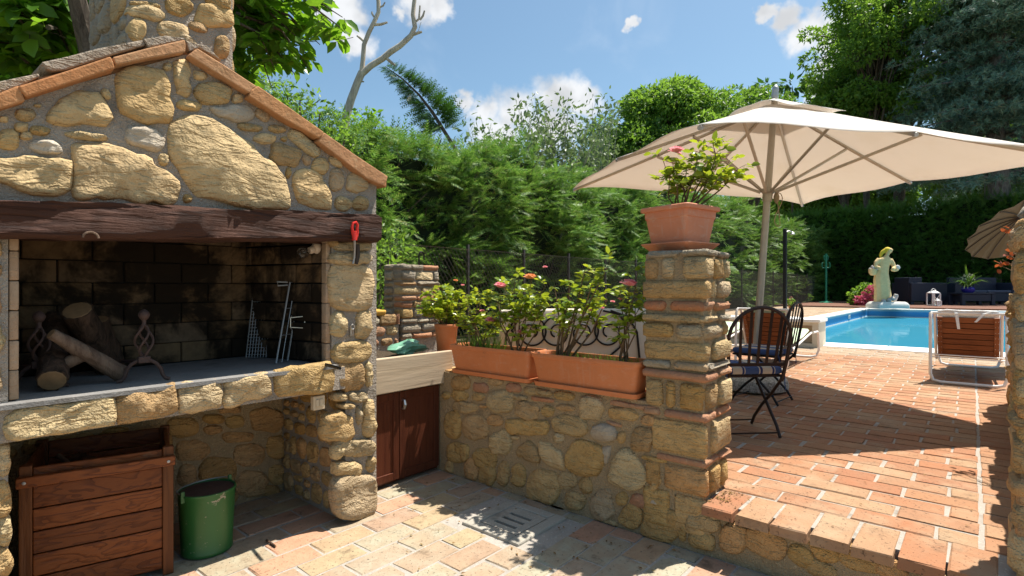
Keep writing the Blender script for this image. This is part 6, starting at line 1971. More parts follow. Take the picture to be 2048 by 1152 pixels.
MB().tube([tuple(hp3(1728, 611, .1)), tuple(hp3(1728, 590, .12))], 0.03, 6).build('stem', 'stem', hy)

# rattan seats
def block_seat(name, label, parts, cat, group=None):
    t = thing(name, parts[0][1], label, cat, group, TH - math.pi / 2)
    return t
def at_far(px, py, Zd): return at_d(px, py, Zd)
SZ = DZ + 0.052
def seat(name, label, pxa, pxb, ytop, yseat, yarm, Zd, cat, nback):
    wdt = (pxb - pxa) / 1085 * Zd
    c = at_z((pxa + pxb) / 2, 576.5 + (EYE - SZ) / Zd * 1085, SZ)
    hpx = lambda py: EYE + (576.5 - py) / 1085 * Zd - SZ
    t = thing(name, c, label, cat, 'dark rattan seats on the far deck', TH - math.pi / 2)
    hs_, hb_, ha_ = hpx(yseat), hpx(ytop), hpx(yarm)
    W2 = wdt / 2; Dp = 0.95; aw = wdt * 0.10 + 0.06
    def b_(x0, x1, y0, y1, z0, z1, n_, m_='rattan', bev=0.03): return MB().box(x0, x1, y0, y1, z0, z1, bev).build(n_, m_, t, local=True)
    b_(-W2, -W2 + aw, 0, Dp, 0.10, ha_, 'armrest'); b_(W2 - aw, W2, 0, Dp, 0.10, ha_, 'armrest')
    b_(-W2 + aw + .002, W2 - aw - .002, 0.03, Dp - .2, 0.12, hs_ - 0.12, 'seat_base')
    k = (2 * (W2 - aw)) / nback
    for i in range(nback):
        x0 = -W2 + aw + i * k
        b_(x0 + .01, x0 + k - .01, Dp - 0.19, Dp, 0.12, hb_, 'backrest')
        b_(x0 + .01, x0 + k - .01, 0.0, Dp - .2, hs_ - 0.115, hs_, 'seat_cushion', 'cushion_grey', 0.04)
    for sx in (-W2 + .08, W2 - .08):
        for sy in (0.08, Dp - .08):
            b_(sx - .06, sx + .06, sy - .06, sy + .06, 0.0, 0.099, 'foot', 'rattan', 0.0)
    return t
seat('rattan_sofa', 'dark two-seat rattan sofa behind the low table with the potted plant', 1910, 2040, 555, 581, 566, 24.3, 'sofa', 2)
# armchair seen from its side
ac = thing('rattan_armchair', at_z(1858, 576.5 + (EYE - SZ) / 24.0 * 1085, SZ), 'dark rattan armchair turned sideways, behind the white lanterns', 'armchair', 'dark rattan seats on the far deck', TH - math.pi / 2)
q = 24.0 / 1085
def ab(x0, x1, y0, y1, z0, z1, n_, m_='rattan', bev=0.03): return MB().box(x0, x1, y0, y1, z0, z1, bev).build(n_, m_, ac, local=True)
hh = lambda py: EYE + (576.5 - py) * q - SZ
ab(-35 * q, 37 * q, 0.0, 0.16, 0.13, hh(566), 'armrest'); ab(-35 * q, 37 * q, 1.1, 1.26, 0.13, hh(566), 'armrest')
ab(-35 * q, -8 * q, 0.165, 1.095, 0.13, hh(555), 'backrest'); ab(-7.6 * q, 36 * q, 0.165, 1.095, 0.13, hh(590), 'seat_base'); ab(-7.4 * q, 36.4 * q, 0.17, 1.09, hh(590) + .002, hh(582), 'seat_cushion', 'cushion_grey')
for sx in (-32 * q, 34 * q):
    for sy in (0.1, 1.15):
        ab(sx - .07, sx + .07, sy - .07, sy + .07, 0.0, 0.128, 'foot', 'rattan', 0)
# low table
tb = thing('low_table', at_z(1958, 576.5 + (EYE - SZ) / 22.9 * 1085, SZ), 'low dark rattan table in front of the sofa', 'table', None, TH - math.pi / 2)
q2 = 22.9 / 1085
def tb_(x0, x1, y0, y1, z0, z1, n_): return MB().box(x0, x1, y0, y1, z0, z1, 0.02).build(n_, 'rattan', tb, local=True)
th_ = EYE + (576.5 - 586) * q2 - SZ
tb_(-33 * q2, 33 * q2, 0, 0.8, th_ - 0.07, th_, 'top')
tb_(-26 * q2, 26 * q2, 0.03, 0.77, 0.17, th_ - 0.072, 'apron')
for sx in (-29.8 * q2, 29.8 * q2):
    for sy in (0.07, 0.73):
        tb_(sx - .075, sx + .075, sy - .065, sy + .065, 0.0, th_ - 0.073, 'leg')
tp = Vector(at_d(1936, 584, 23.2)); tz = SZ + th_
bp2 = thing('blue_pot', (tp.x, tp.y, tz), 'glazed blue pot on the low rattan table', 'pot')
MB().lathe((tp.x, tp.y, tz), [(0.16, 0.0), (0.22, 0.06), (0.24, 0.16), (0.20, 0.22), (0.22, 0.25), (0.18, 0.24), (0.0005, 0.22)], 20).build('pot', 'blue_glaze', bp2, smooth=True)
lp = thing('lily_plant', (tp.x, tp.y, tz + 0.22), 'arching green plant with cream flower head in the blue pot', 'plant')
n_ = 60
D = np.column_stack([rng.normal(0, 1, n_), rng.normal(0, 1, n_), rng.uniform(.2, 1.2, n_)])
arch_tpl = (np.array([(0, -.02, 0), (0, .02, 0), (.35, .035, .12), (.35, -.035, .12), (.7, .03, .1), (.7, -.03, .1), (1, 0, -.12)]), [(0, 1, 2), (0, 2, 3), (3, 2, 4), (3, 4, 5), (5, 4, 6)])
leaves('leaves', 'leaf_tree', np.tile([tp.x, tp.y, tz + .2], (n_, 1)), D, rng.uniform(.5, 1.1, n_), arch_tpl, lp, roll=np.zeros(n_))['kind'] = 'stuff'
n_ = 160
leaves('flower_head', 'petal_white', np.array([tp.x, tp.y, tz + .55]) + unit(n_) * np.array([.2, .2, .24]), unit(n_), rng.uniform(.06, .12, n_), LEAF, lp)

# lanterns
def lantern(label, px, py, Zd, hpx, wpx):
    c = at_z(px, 576.5 + (EYE - SZ) / Zd * 1085, SZ); q = Zd / 1085
    t = thing('lantern', c, label, 'lantern', 'white lanterns on the pool edge', TH - math.pi / 2)
    w_ = wpx * q / 2; h_ = hpx * q
    def L(b, n_, m_='white_paint'): return b.build(n_, m_, t, local=True)
    L(MB().box(-w_, w_, -w_, w_, 0, 0.05 * h_), 'base')
    for sx in (-1, 1):
        for sy in (-1, 1):
            L(MB().box(sx * w_ - sx * .0 - .02, sx * w_ + .02, sy * w_ - .02, sy * w_ + .02, 0.051 * h_, .70 * h_), 'post')
    L(MB().box(-w_ - .01, w_ + .01, -w_ - .01, w_ + .01, 0.702 * h_, .76 * h_), 'top_frame')
    L(MB().loftrect((0, 0, 0), [(w_, w_, .762 * h_), (w_ * .45, w_ * .45, .86 * h_), (w_ * .3, w_ * .3, .88 * h_)], 0.01, 2, close_top=True), 'roof')
    for sx in (-1, 1):
        L(MB().tube([(-w_ * sx, -w_ - .005, .06 * h_), (w_ * sx, -w_ - .005, .69 * h_)], .012, 5), 'brace')
    L(MB().tube([(-w_ * .8, 0, .8 * h_), (-w_ * .5, 0, .95 * h_), (0, 0, h_), (w_ * .5, 0, .95 * h_), (w_ * .8, 0, .8 * h_)], .012, 6), 'handle')
    L(MB().lathe((0, 0, .052 * h_), [(w_ * .4, 0), (w_ * .4, .3 * h_), (.001, .31 * h_)], 12), 'candle', 'wax')
lantern('tall white lantern with crossed sides beside the armchair', 1867, 613, 22.6, 34, 15)
lantern('small white lantern beside the tall one', 1875, 613, 22.0, 15, 8)

# green coat-stand and shower
gs = at_z(1652, 606, DZ + 0.05)
gr_ = thing('coat_stand', gs, 'green metal coat stand on a disc foot before the dark hedge', 'coat stand')
q = float((gs) @ FW) / 1085
MB().lathe(gs, [(13 * q, 0), (13 * q, .02), (3 * q, 3 * q), (1.6 * q, 6 * q), (.001, 6.2 * q)], 20).build('foot', 'green_metal', gr_, smooth=True)
MB().tube([tuple(gs + np.array([0, 0, 0.05])), tuple(gs + np.array([0, 0, 98 * q]))], 2.0 * q, 10).build('pole', 'green_metal', gr_, smooth=True)
for s, zb, w_, up_ in ((1, 70, 8, 10), (-1, 70, 8, 10), (1, 86, 4, 8), (-1, 86, 4, 8)):
    MB().tube([tuple(gs + RT * s * a_ * q + np.array([0, 0, z_ * q])) for a_, z_ in ((0, zb), (w_ * .8, zb), (w_, zb + 2), (w_, zb + up_ - 1), (w_ * .7, zb + up_))], 1.0 * q, 6).build('hook', 'green_metal', gr_, smooth=True)
sh = at_z(1570, 576.5 + (EYE - DZ) / 14.2 * 1085, DZ)
sw_ = thing('pool_shower', sh, 'black upright garden shower with small chrome head by the fence', 'shower')
q = 14.2 / 1085
MB().box(sh[0] - 4.5 * q, sh[0] + 4.5 * q, sh[1] - 3 * q, sh[1] + 3 * q, DZ, EYE + 118 * q, 0.01).build('column', 'iron_black', sw_)
top = np.array([sh[0], sh[1], EYE + 112 * q])
MB().tube([tuple(top), tuple(top + RT * 8 * q + np.array([0, 0, 2 * q])), tuple(top + RT * 14 * q)], 1.2 * q, 6).build('arm', 'steel', sw_, smooth=True)
MB().lathe(top + RT * 15 * q, [(1 * q, 0), (4.5 * q, -3 * q), (4.8 * q, -5 * q), (0.001, -5.2 * q)], 12).build('shower_head', 'steel', sw_, smooth=True)
MB().box(sh[0] + 4.6 * q, sh[0] + 6 * q, sh[1] - 2 * q, sh[1] + 2 * q, DZ + .9, DZ + 1.0).build('tap', 'steel', sw_)
MB().box(sh[0] - .3, sh[0] + .3, sh[1] - .3, sh[1] + .3, DZ + .001, DZ + .03, .01).build('tray', 'white_coping', sw_)
# red-flowered pot by the shower, garden gnome-like cactus
fp = at_z(1582, 622, DZ)
q = float(fp @ FW) / 1085
t = thing('flower_pot', fp, 'small pot of red flowers beside the black shower', 'pot')
MB().lathe(fp, [(3 * q, 0), (5 * q, 9 * q), (5.4 * q, 10 * q), (.001, 9.6 * q)], 14).build('pot', 'terracotta', t, smooth=40)
gpt = thing('geranium', fp + np.array([0, 0, 9 * q]), 'red geranium growing in the pot beside the shower', 'plant')
n_ = 160
leaves('leaves', 'leaf_light', fp + np.array([0, 0, 16 * q]) + unit(n_) * np.array([6, 6, 8]) * q, unit(n_), rng.uniform(2.5, 5, n_) * q, LEAFW, gpt)['kind'] = 'stuff'
n_ = 50
leaves('flowers', 'petal_pink', fp + np.array([0, 0, 20 * q]) + unit(n_) * np.array([5, 5, 9]) * q, unit(n_), rng.uniform(1.5, 2.5, n_) * q, LEAF, gpt)
# small brown parasol past the ochre pillar
sb = thing('brown_parasol', tuple(at_d(2058, 452, 7.0)[:2]) + (TZ,), 'small round brown many-ribbed parasol tilted beside the ochre pillar', 'parasol')
pcn = Vector(at_d(2058, 452, 7.0))
ax = (Vector((0, 0, 1)) * 0.80 + Vector(RT) * -0.05 + Vector(FW) * 0.55).normalized()
q_ = Vector((0, 0, 1)).rotation_difference(ax)
nR = 16; R0 = 0.70; KH = 0.17
vs = []; fs = []
for i in range(7):
    m = i / 6
    for k in range(nR * 2):
        a = 2 * math.pi * k / (nR * 2)
        sc = 1.0 if k % 2 == 0 else (1 - 0.05 * m)
        p = Vector((math.cos(a) * R0 * m * sc, math.sin(a) * R0 * m * sc, KH * (1 - m ** 1.7) - (0.016 * m if k % 2 else 0)))
        vs.append(pcn + q_ @ p)
nn = nR * 2
for i in range(6):
    for k in range(nn):
        fs.append((i * nn + k, i * nn + (k + 1) % nn, (i + 1) * nn + (k + 1) % nn, (i + 1) * nn + k))
MB().add(vs, fs).build('canopy', 'parasol_brown', sb)
for k in range(nR):
    a = 2 * math.pi * k / nR
    MB().tube([pcn + q_ @ Vector((math.cos(a) * R0 * m, math.sin(a) * R0 * m, KH * (1 - m ** 1.7) - 0.016)) for m in (0.05, .35, .7, .99)], 0.006, 5).build('rib', 'iron_brown', sb)
MB().tube([pcn + q_ @ Vector((0, 0, 0.25)), pcn + q_ @ Vector((0, 0, -0.3)), (pcn.x - .1, pcn.y - .08, 1.5), (pcn.x - .1, pcn.y - .08, TZ)], 0.018, 8).build('pole', 'iron_brown', sb, smooth=True)
# red-leaved shrub against the ochre pillar
rs = thing('red_shrub', (3.6, -0.45, 1.15), 'thin red-leaved twigs growing past the ochre pillar', 'shrub')
b = MB(); P = []; D = []
for k, (px, py) in enumerate([(2005, 520), (2012, 505), (1998, 530), (2020, 500), (2010, 462), (2025, 530)]):
    tip = at_d(px, py, 3.3)
    b.tube([(4.0, -0.40, 1.12), tuple((np.array([4.0, -.40, 1.12]) + tip) / 2 + np.array([0, 0, .06])), tuple(tip)], [.004, .003, .0015], 5)
    for j in range(4):
        P.append(tip + rng.normal(0, .015, 3)); D.append(rng.normal(0, 1, 3))
b.build('twigs', 'stem', rs)['kind'] = 'stuff'; leaves('leaves', 'leaf_red', P, D, rng.uniform(.025, .05, len(P)), LEAFW, rs)['kind'] = 'stuff'

# ================================================================== HEDGES AND TREES
def lump(u, v, s=1.0):
    return (np.sin(u * 1.7 * s + 1.0) + np.sin(u * 3.1 * s + v * 1.3) * 0.6 + np.sin(v * 2.7 * s + u * 0.7) * 0.7) / 2.3
def core_sheet(name, parent, mat, x0, x1, y0, y1, z0, fz):
    b = MB().box(x0, x1, y0, y1, z0, fz)
    return b.build(name, mat, parent)
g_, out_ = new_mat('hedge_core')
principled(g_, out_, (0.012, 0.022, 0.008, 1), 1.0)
# clipped thuja hedge along the fence
hg = thing('thuja_hedge', (14, 7.2, 0.44), 'tall feathery green conifer hedge behind the wire fence', 'hedge')
def hedge_top(x): return 3.95 + 0.22 * np.sin(x * 0.9) + 0.15 * np.sin(x * 2.3 + 1) + 0.05 * np.sin(x * 5.1) + np.clip((x - 12) * 0.03, 0, 0.7) + 0.55 * np.exp(-((x - 18.5) / 5.0) ** 2)
HY0 = 6.95
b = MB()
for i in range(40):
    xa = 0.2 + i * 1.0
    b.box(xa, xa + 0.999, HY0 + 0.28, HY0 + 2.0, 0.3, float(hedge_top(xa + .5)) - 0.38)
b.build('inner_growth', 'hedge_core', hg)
def fr_set(nb, xa, xb, size, per=13):
    x = rng.uniform(xa, xb, nb); top = hedge_top(x)
    z = 0.45 + (top - 0.45) * rng.random(nb) ** 0.85
    y_ = HY0 + 0.16 + 0.42 * lump(x * 1.3, z * 1.2) + 0.16 * lump(x * 3.9 + 2, z * 3.1) + rng.normal(0, 0.11, nb) + 0.3 * np.clip((z - top + 0.9) / 0.9, 0, 1) ** 2
    bd = np.column_stack([rng.normal(0, 0.55, nb), -0.8 - rng.random(nb) * 0.4, rng.normal(0.25, 0.45, nb)])
    bd /= np.linalg.norm(bd, axis=1, keepdims=True)
    B = np.repeat(np.column_stack([x, y_, z]), per, 0); d = np.repeat(bd, per, 0)
    n = nb * per
    u = np.tile(np.linspace(-0.3, 0.75, per), nb)
    L = np.repeat(rng.uniform(0.7, 1.5, nb), per) * size
    P = B + d * (u * L)[:, None] + rng.normal(0, 0.035, (n, 3)); P[:, 2] -= (np.clip(u, 0, 1) ** 2) * L * 0.25
    sdv = np.cross(d, [0, 0, 1.0]) * np.where(np.arange(n) % 2 == 0, 1, -1)[:, None]
    D = d * 0.8 + sdv * rng.uniform(0.2, 0.9, n)[:, None] + rng.normal(0, 0.22, (n, 3)); D[:, 2] -= 0.12
    return P, D, rng.uniform(0.55, 1.1, n) * size * 0.8
sets = [fr_set(760, 0.6, 7.0, 0.46, 12), fr_set(820, 7.0, 15.0, 0.46, 12), fr_set(800, 15.0, 38.0, 0.54, 12)]
# crest
n = 5200
x = rng.uniform(0.5, 36, n); top = hedge_top(x)
P = np.column_stack([x, HY0 + 0.1 + rng.random(n) * 1.5, top - 0.25 + rng.normal(0, .1, n)])
D = np.column_stack([rng.normal(0, .5, n), rng.normal(-.2, .5, n), np.full(n, 1.0)])
sets.append((P, D, rng.uniform(.25, .5, n)))
P = np.concatenate([s[0] for s in sets]); D = np.concatenate([s[1] for s in sets]); S = np.concatenate([s[2] for s in sets])
leaves('sprays', 'leaf_thuja', P, D, S, FROND, hg, flip=0.55)['kind'] = 'stuff'
b = MB()
for k in range(70):
    x = rnd.uniform(1.5, 12); z = rnd.uniform(0.8, 3.9); y_ = HY0 + 0.16
    b.tube([(x, y_ + .3, z - .3), (x + rnd.uniform(-.1, .1), y_ + .02, z), (x + rnd.uniform(-.3, .3), y_ - .16, z + rnd.uniform(.1, .5))], [.02, .014, .006], 5)
b.build('twigs', 'bark', hg)['kind'] = 'stuff'
# dark hedge across the far end
fh = thing('far_hedge', (37.6, -2, DZ), 'dark clipped hedge closing the far side of the pool garden', 'hedge')
HX = 37.2
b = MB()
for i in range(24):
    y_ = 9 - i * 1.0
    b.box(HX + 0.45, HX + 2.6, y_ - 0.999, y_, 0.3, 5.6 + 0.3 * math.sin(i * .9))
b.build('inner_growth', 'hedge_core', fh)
n = 15000
y_ = rng.uniform(-14, 9, n); z = 0.5 + 5.4 * rng.random(n) ** .9
xx = HX + 0.15 + 0.25 * lump(y_, z) + rng.normal(0, .1, n) + 0.6 * np.clip((z - 5.0) / 1.0, 0, 1)
D = np.column_stack([-.8 - rng.random(n), rng.normal(0, .9, n), rng.normal(.1, .7, n)])
n2 = 3500
P = np.concatenate([np.column_stack([xx, y_, z]), np.column_stack([HX + rng.random(n2) * 2.4, rng.uniform(-14, 9, n2), 5.6 + rng.normal(0, .25, n2)])])
D = np.concatenate([D, np.column_stack([rng.normal(0, .7, n2), rng.normal(0, .7, n2), np.ones(n2)])])
leaves('sprays', 'leaf_hedge_far', P, D, rng.uniform(.35, .75, n + n2), FROND, fh, flip=.9)['kind'] = 'stuff'

def trunk_limbs(t, base, top, r0, limbs, mat='bark', rl=0.35):
    b = MB()
    base = np.array(base, float); top = np.array(top, float)
    mid = (base + top) / 2 + rng.normal(0, .03, 3) * np.linalg.norm(top - base)
    mid[2] = (base[2] + top[2]) / 2
    pts = [base, base * .6 + mid * .4, mid, mid * .5 + top * .5, top]
    b.tube([tuple(p) for p in pts], [r0 * 1.25, r0, r0 * .85, r0 * .65, r0 * .4], 10)
    tr = b.build('trunk', mat, t, smooth=True)
    b = MB()
    for l in limbs:
        l = np.array(l, float)
        u = rnd.uniform(.45, .95)
        s_ = base + (top - base) * u
        m_ = (s_ + l) / 2 + np.array([0, 0, .12 * np.linalg.norm(l - s_)])
        b.tube([tuple(s_), tuple(m_), tuple(l)], [r0 * rl, r0 * rl * .6, r0 * rl * .2], 6)
    if limbs is not None and len(limbs):
        b.build('limbs', mat, t, smooth=True)
def tree(name, label, base, crown_c, crown_r, nclump, csize, per, lsize, mat, tpl=LEAF, r0=0.2, seed=1, bottom=-.5, bark='bark', group=None, down=0.25):
    t = thing(name, base, label, 'tree', group)
    cl_ = clumps(crown_c, crown_r, nclump, csize, seed, bottom)
    trunk_limbs(t, base, (crown_c[0], crown_c[1], crown_c[2] + crown_r[2] * .3), r0, [c[:3] for c in cl_], bark)
    P, D = crown_points(cl_, per)
    n = len(P)
    D = D * .6 + rng.normal(0, .7, (n, 3)) + np.array([0, 0, -down])
    leaves('crown', mat, P, D, rng.uniform(.65, 1.3, n) * lsize, tpl, t, flip=1.2)['kind'] = 'stuff'
    return t
def cz(px, py, Zd): return at_d(px, py, Zd)
def base_of(c, z=0.3): return (c[0], c[1], z)
# round leafy tree
c = cz(1345, 250, 24); tree('round_tree', 'dense round leafy tree standing above the hedge next to the parasol', base_of(c), c, (2.3, 2.3, 1.75), 46, 0.75, 1100, 0.20, 'leaf_light', LEAF, .22, 3)
c = cz(1275, 300, 23); tree('round_tree', 'lower green tree beside the dense round tree', base_of(c), c, (1.7, 1.7, 1.2), 24, 0.65, 900, 0.19, 'leaf_tree', LEAF, .18, 4)
c = cz(1225, 310, 26); tree('leafy_tree', 'small green tree between the airy poplar and the round tree', base_of(c), c, (1.9, 1.9, 1.6), 24, 0.7, 800, 0.2, 'leaf_tree', LEAF, .18, 14)
c = cz(1500, 290, 26); tree('leafy_tree', 'green tree rising behind the hedge between the round tree and the tall trees', base_of(c), c, (2.6, 2.6, 2.4), 36, 0.8, 800, 0.22, 'leaf_tree', LEAF, .2, 5)
c = cz(1470, 235, 27); tree('leafy_tree', 'light green treetop beside the dense round tree', base_of(c), c, (1.5, 1.5, 1.2), 14, 0.6, 700, 0.22, 'leaf_light', LEAF, .15, 6)
# airy poplar-like tree
def airy(label, px, py, Zd, seed, w_, h_, nb):
    c = cz(px, py, Zd); r = random.Random(seed)
    t = thing('airy_tree', base_of(c), label, 'tree')
    b = MB(); P = []; D = []
    rootp = np.array([c[0], c[1], 3.0])
    b.tube([base_of(c), tuple(rootp)], [.12, .09], 8)
    tr = b.build('trunk', 'bark_pale', t, smooth=True)
    b = MB()
    for k in range(nb):
        tip = c + RT * r.uniform(-w_, w_) + FW * r.uniform(-w_, w_) + np.array([0, 0, r.uniform(-h_ * .2, h_)])
        m_ = (rootp + tip) / 2 + RT * r.uniform(-.2, .2)
        b.tube([tuple(rootp), tuple(m_), tuple(tip)], [.03, .016, .004], 5)
        for q in range(60):
            u = r.uniform(.35, 1.04)
            p = rootp * (1 - u) ** 2 + 2 * m_ * u * (1 - u) + tip * u * u
            p = (rootp * (1 - u * 2) + m_ * u * 2) if u < .5 else (m_ * (2 - 2 * u) + tip * (2 * u - 1))
            P.append(p + rng.normal(0, .17, 3)); D.append(rng.normal(0, 1, 3) + np.array([0, 0, -.5]))
    b.build('limbs', 'bark_pale', t, smooth=True)
    n = len(P)
    leaves('crown', 'leaf_silver', P, D, rng.uniform(.14, .26, n), LEAF, t, flip=1.5)['kind'] = 'stuff'
airy('airy silver-green tree with thin pale branches against the cumulus cloud', 1120, 285, 19, 1, 1.6, 1.6, 46)
airy('airy silver-green sapling between the tall airy tree and the round tree', 1190, 275, 21, 2, 0.9, 1.2, 18)
airy('low airy silver-green tree just above the hedge crest', 1000, 290, 17, 3, 1.3, .7, 20)
# twig tips behind the parasol top
for k, (px, py, lb) in enumerate([(1585, 172, 'small walnut sprig standing above the parasol'), (1530, 178, 'dark sprig of walnut leaves next to the light green treetop')]):
    c = cz(px, py, 36)
    t = thing('walnut_sapling', base_of(c, .3), lb, 'tree')
    MB().tube([base_of(c, .3), (c[0], c[1], c[2] - .6), tuple(c)], [.08, .05, .01], 6).build('trunk', 'bark', t)
    n = 70
    u = unit(n)
    leaves('crown', 'leaf_dark', c + u * np.array([.6, .6, .35]) , u + np.array([0, 0, -.5]), rng.uniform(.35, .65, n), LEAF, t)['kind'] = 'stuff'
# tall trees on the right
c = cz(1790, 110, 34); tree('tall_tree', 'tallest bright green tree, next to the blue cedar', base_of(c), c, (5.2, 5.2, 6.4), 170, 0.8, 430, 0.30, 'leaf_light', LEAF, .35, 8, -.9)
c = cz(1745, 60, 33); tree('tall_tree', 'bright green tree crown reaching out towards the sky gap', base_of(c), c, (3.2, 2.8, 2.8), 40, 0.65, 380, 0.28, 'leaf_light', LEAF, .2, 12, -.9)
c = cz(1690, 245, 36); tree('tall_tree', 'lower green tree above the parasol edge beside the cedar', base_of(c), c, (3.4, 3.0, 1.9), 60, 0.95, 520, 0.28, 'leaf_light', LEAF, .25, 9, -.8)
c = cz(1960, 330, 40); tree('tall_tree', 'dark green tree behind the cedar trunk', base_of(c), c, (7, 4, 3.5), 60, 1.3, 420, 0.36, 'leaf_tree', LEAF, .3, 10, -.9)
c = cz(1580, 400, 42); tree('tall_tree', 'green tree closing the gap where the two hedges meet', base_of(c), c, (4, 4, 3.0), 50, 1.0, 420, 0.32, 'leaf_tree', LEAF, .25, 21, -.9)
c = cz(1720, 390, 39); tree('tall_tree', 'green tree over the dark far hedge behind the statue', base_of(c), c, (5, 3, 1.5), 50, 1.0, 420, 0.32, 'leaf_tree', LEAF, .25, 11, -.9)
# blue cedar
cbase = at_d(1995, 576.5 + (EYE - DZ) / 28.5 * 1085, 28.5)
ct = thing('blue_cedar', cbase, 'big blue-green cedar with thick grey trunk behind the rattan sofa', 'tree')
MB().tube([tuple(cbase + np.array([0, 0, z_])) for z_ in (-.05, 1.0, 5, 10, 17)], [.82, .62, .55, .45, .25], 16).build('trunk', 'bark_cedar', ct, smooth=True)
b = MB(); P = []; D = []; S = []
r_ = random.Random(5)
for k in range(190):
    z_ = r_.uniform(6.4, 17.8)
    a = r_.uniform(0, 2 * math.pi); L_ = r_.uniform(2.2, 6.3) * (1.05 - (z_ - 5) / 30)
    d = np.array([math.cos(a), math.sin(a), 0])
    s_ = cbase + np.array([0, 0, z_]); e_ = s_ + d * L_ + np.array([0, 0, r_.uniform(-.9, .3)])
    m_ = (s_ + e_) / 2 + np.array([0, 0, .25])
    b.tube([tuple(s_), tuple(m_), tuple(e_)], [.10, .06, .015], 5)
    for q in range(105):
        u = r_.uniform(.18, 1.03)
        p = s_ * (1 - u) ** 2 + 2 * m_ * u * (1 - u) + e_ * u * u
        sd2 = np.array([-d[1], d[0], 0])
        p = p + sd2 * r_.gauss(0, .28 + .35 * (1 - abs(u - .5))) + np.array([0, 0, r_.gauss(-.05, .13)])
        P.append(p); D.append(np.array([r_.gauss(0, .4), r_.gauss(0, .4), 1])); S.append(r_.uniform(.2, .42))
b.build('limbs', 'bark_cedar', ct, smooth=True)
leaves('crown', 'leaf_cedar', P, D, S, TUFT, ct, flip=3)['kind'] = 'stuff'

# bare pruned tree
dt = thing('bare_tree', base_of(cz(690, 262, 10.5), .44), 'bare grey forked tree with stubby cut branches above the barbecue roof', 'tree')
Zd = 10.5
def dp(px, py): return tuple(cz(px, py, Zd))
pr = Zd / 1085
bs = cz(688, 270, Zd)
tk = MB().tube([(bs[0], bs[1], .3), (bs[0], bs[1], 2.5), dp(688, 268), dp(692, 235), dp(702, 200), dp(715, 165), dp(724, 145)], [12 * pr, 10 * pr, 8.6 * pr, 8 * pr, 7.6 * pr, 7.2 * pr, 7.4 * pr], 12).build('trunk', 'bark_pale', dt, smooth=True)
MB().tube([dp(723, 148), dp(726, 120), dp(728, 90), dp(738, 65), dp(748, 45), dp(757, 25), dp(757, 5), dp(752, -30), dp(760, -70)], [5 * pr, 4.6 * pr, 4.4 * pr, 4.4 * pr, 4.2 * pr, 4 * pr, 4 * pr, 3.6 * pr, 3 * pr], 10).build('limb', 'bark_pale', dt, smooth=True)
MB().tube([dp(724, 148), dp(742, 132), dp(765, 118), dp(780, 105), dp(800, 92), dp(822, 72), dp(830, 55), dp(826, 30), dp(828, 8), dp(834, -40)], [6.6 * pr, 6.2 * pr, 6 * pr, 6 * pr, 5.6 * pr, 5.2 * pr, 4.8 * pr, 4.4 * pr, 4.2 * pr, 3.4 * pr], 10).build('limb', 'bark_pale', dt, smooth=True)
for pts, r in [([(748, 50), (762, 49), (775, 45)], 2.8), ([(728, 84), (722, 78), (714, 72)], 2.4), ([(774, 118), (782, 125), (790, 131)], 3.0), ([(826, 70), (836, 66), (844, 64)], 3), ([(830, 45), (838, 38), (840, 12)], 2.2), ([(840, 40), (846, 32), (849, 22)], 2.2), ([(748, 34), (744, 28), (744, 24)], 2), ([(758, 16), (766, 12), (770, 5)], 1.8), ([(836, 66), (842, 45)], .7), ([(722, 163), (728, 164)], 2)]:
    MB().tube([dp(*p) for p in pts], [r * pr] * (len(pts) - 1) + [r * .7 * pr], 7).build('stub', 'bark_pale', dt, smooth=True)
# conifer leader leaning beside it
cf = thing('leaning_conifer', base_of(cz(925, 330, 11.5), .44), 'blue-green conifer leader leaning out of the hedge under the bare tree', 'tree')
Zc = 11.5
def cpx(px, py): return cz(px, py, Zc)
MB().tube([(cpx(930, 330)[0], cpx(930, 330)[1], .3), tuple(cpx(930, 330)), tuple(cpx(865, 225)), tuple(cpx(838, 190)), tuple(cpx(805, 158)), tuple(cpx(770, 133))], [.08, .05, .035, .025, .018, .006], 8).build('trunk', 'bark', cf, smooth=True)
P = []; D = []; S = []
path = [cpx(770, 133), cpx(805, 158), cpx(838, 190), cpx(865, 225), cpx(890, 262)]
for k in range(520):
    u = rnd.random() ** .8 * 4
    i = min(3, int(u)); f = u - i
    p = path[i] * (1 - f) + path[i + 1] * f
    w_ = .03 + .05 * u
    s_ = rnd.choice((-1, 1))
    d = RT * s_ * .8 + np.array([0, 0, .75 if s_ > 0 else -.2]) + FW * rnd.uniform(-.5, .5) + rng.normal(0, .25, 3)
    P.append(p + d * rnd.random() * w_ * 1.2); D.append(d); S.append(rnd.uniform(.16, .30) * (0.8 + u * .25))
leaves('crown', 'leaf_dark', P, D, S, FROND, cf, flip=.8)['kind'] = 'stuff'
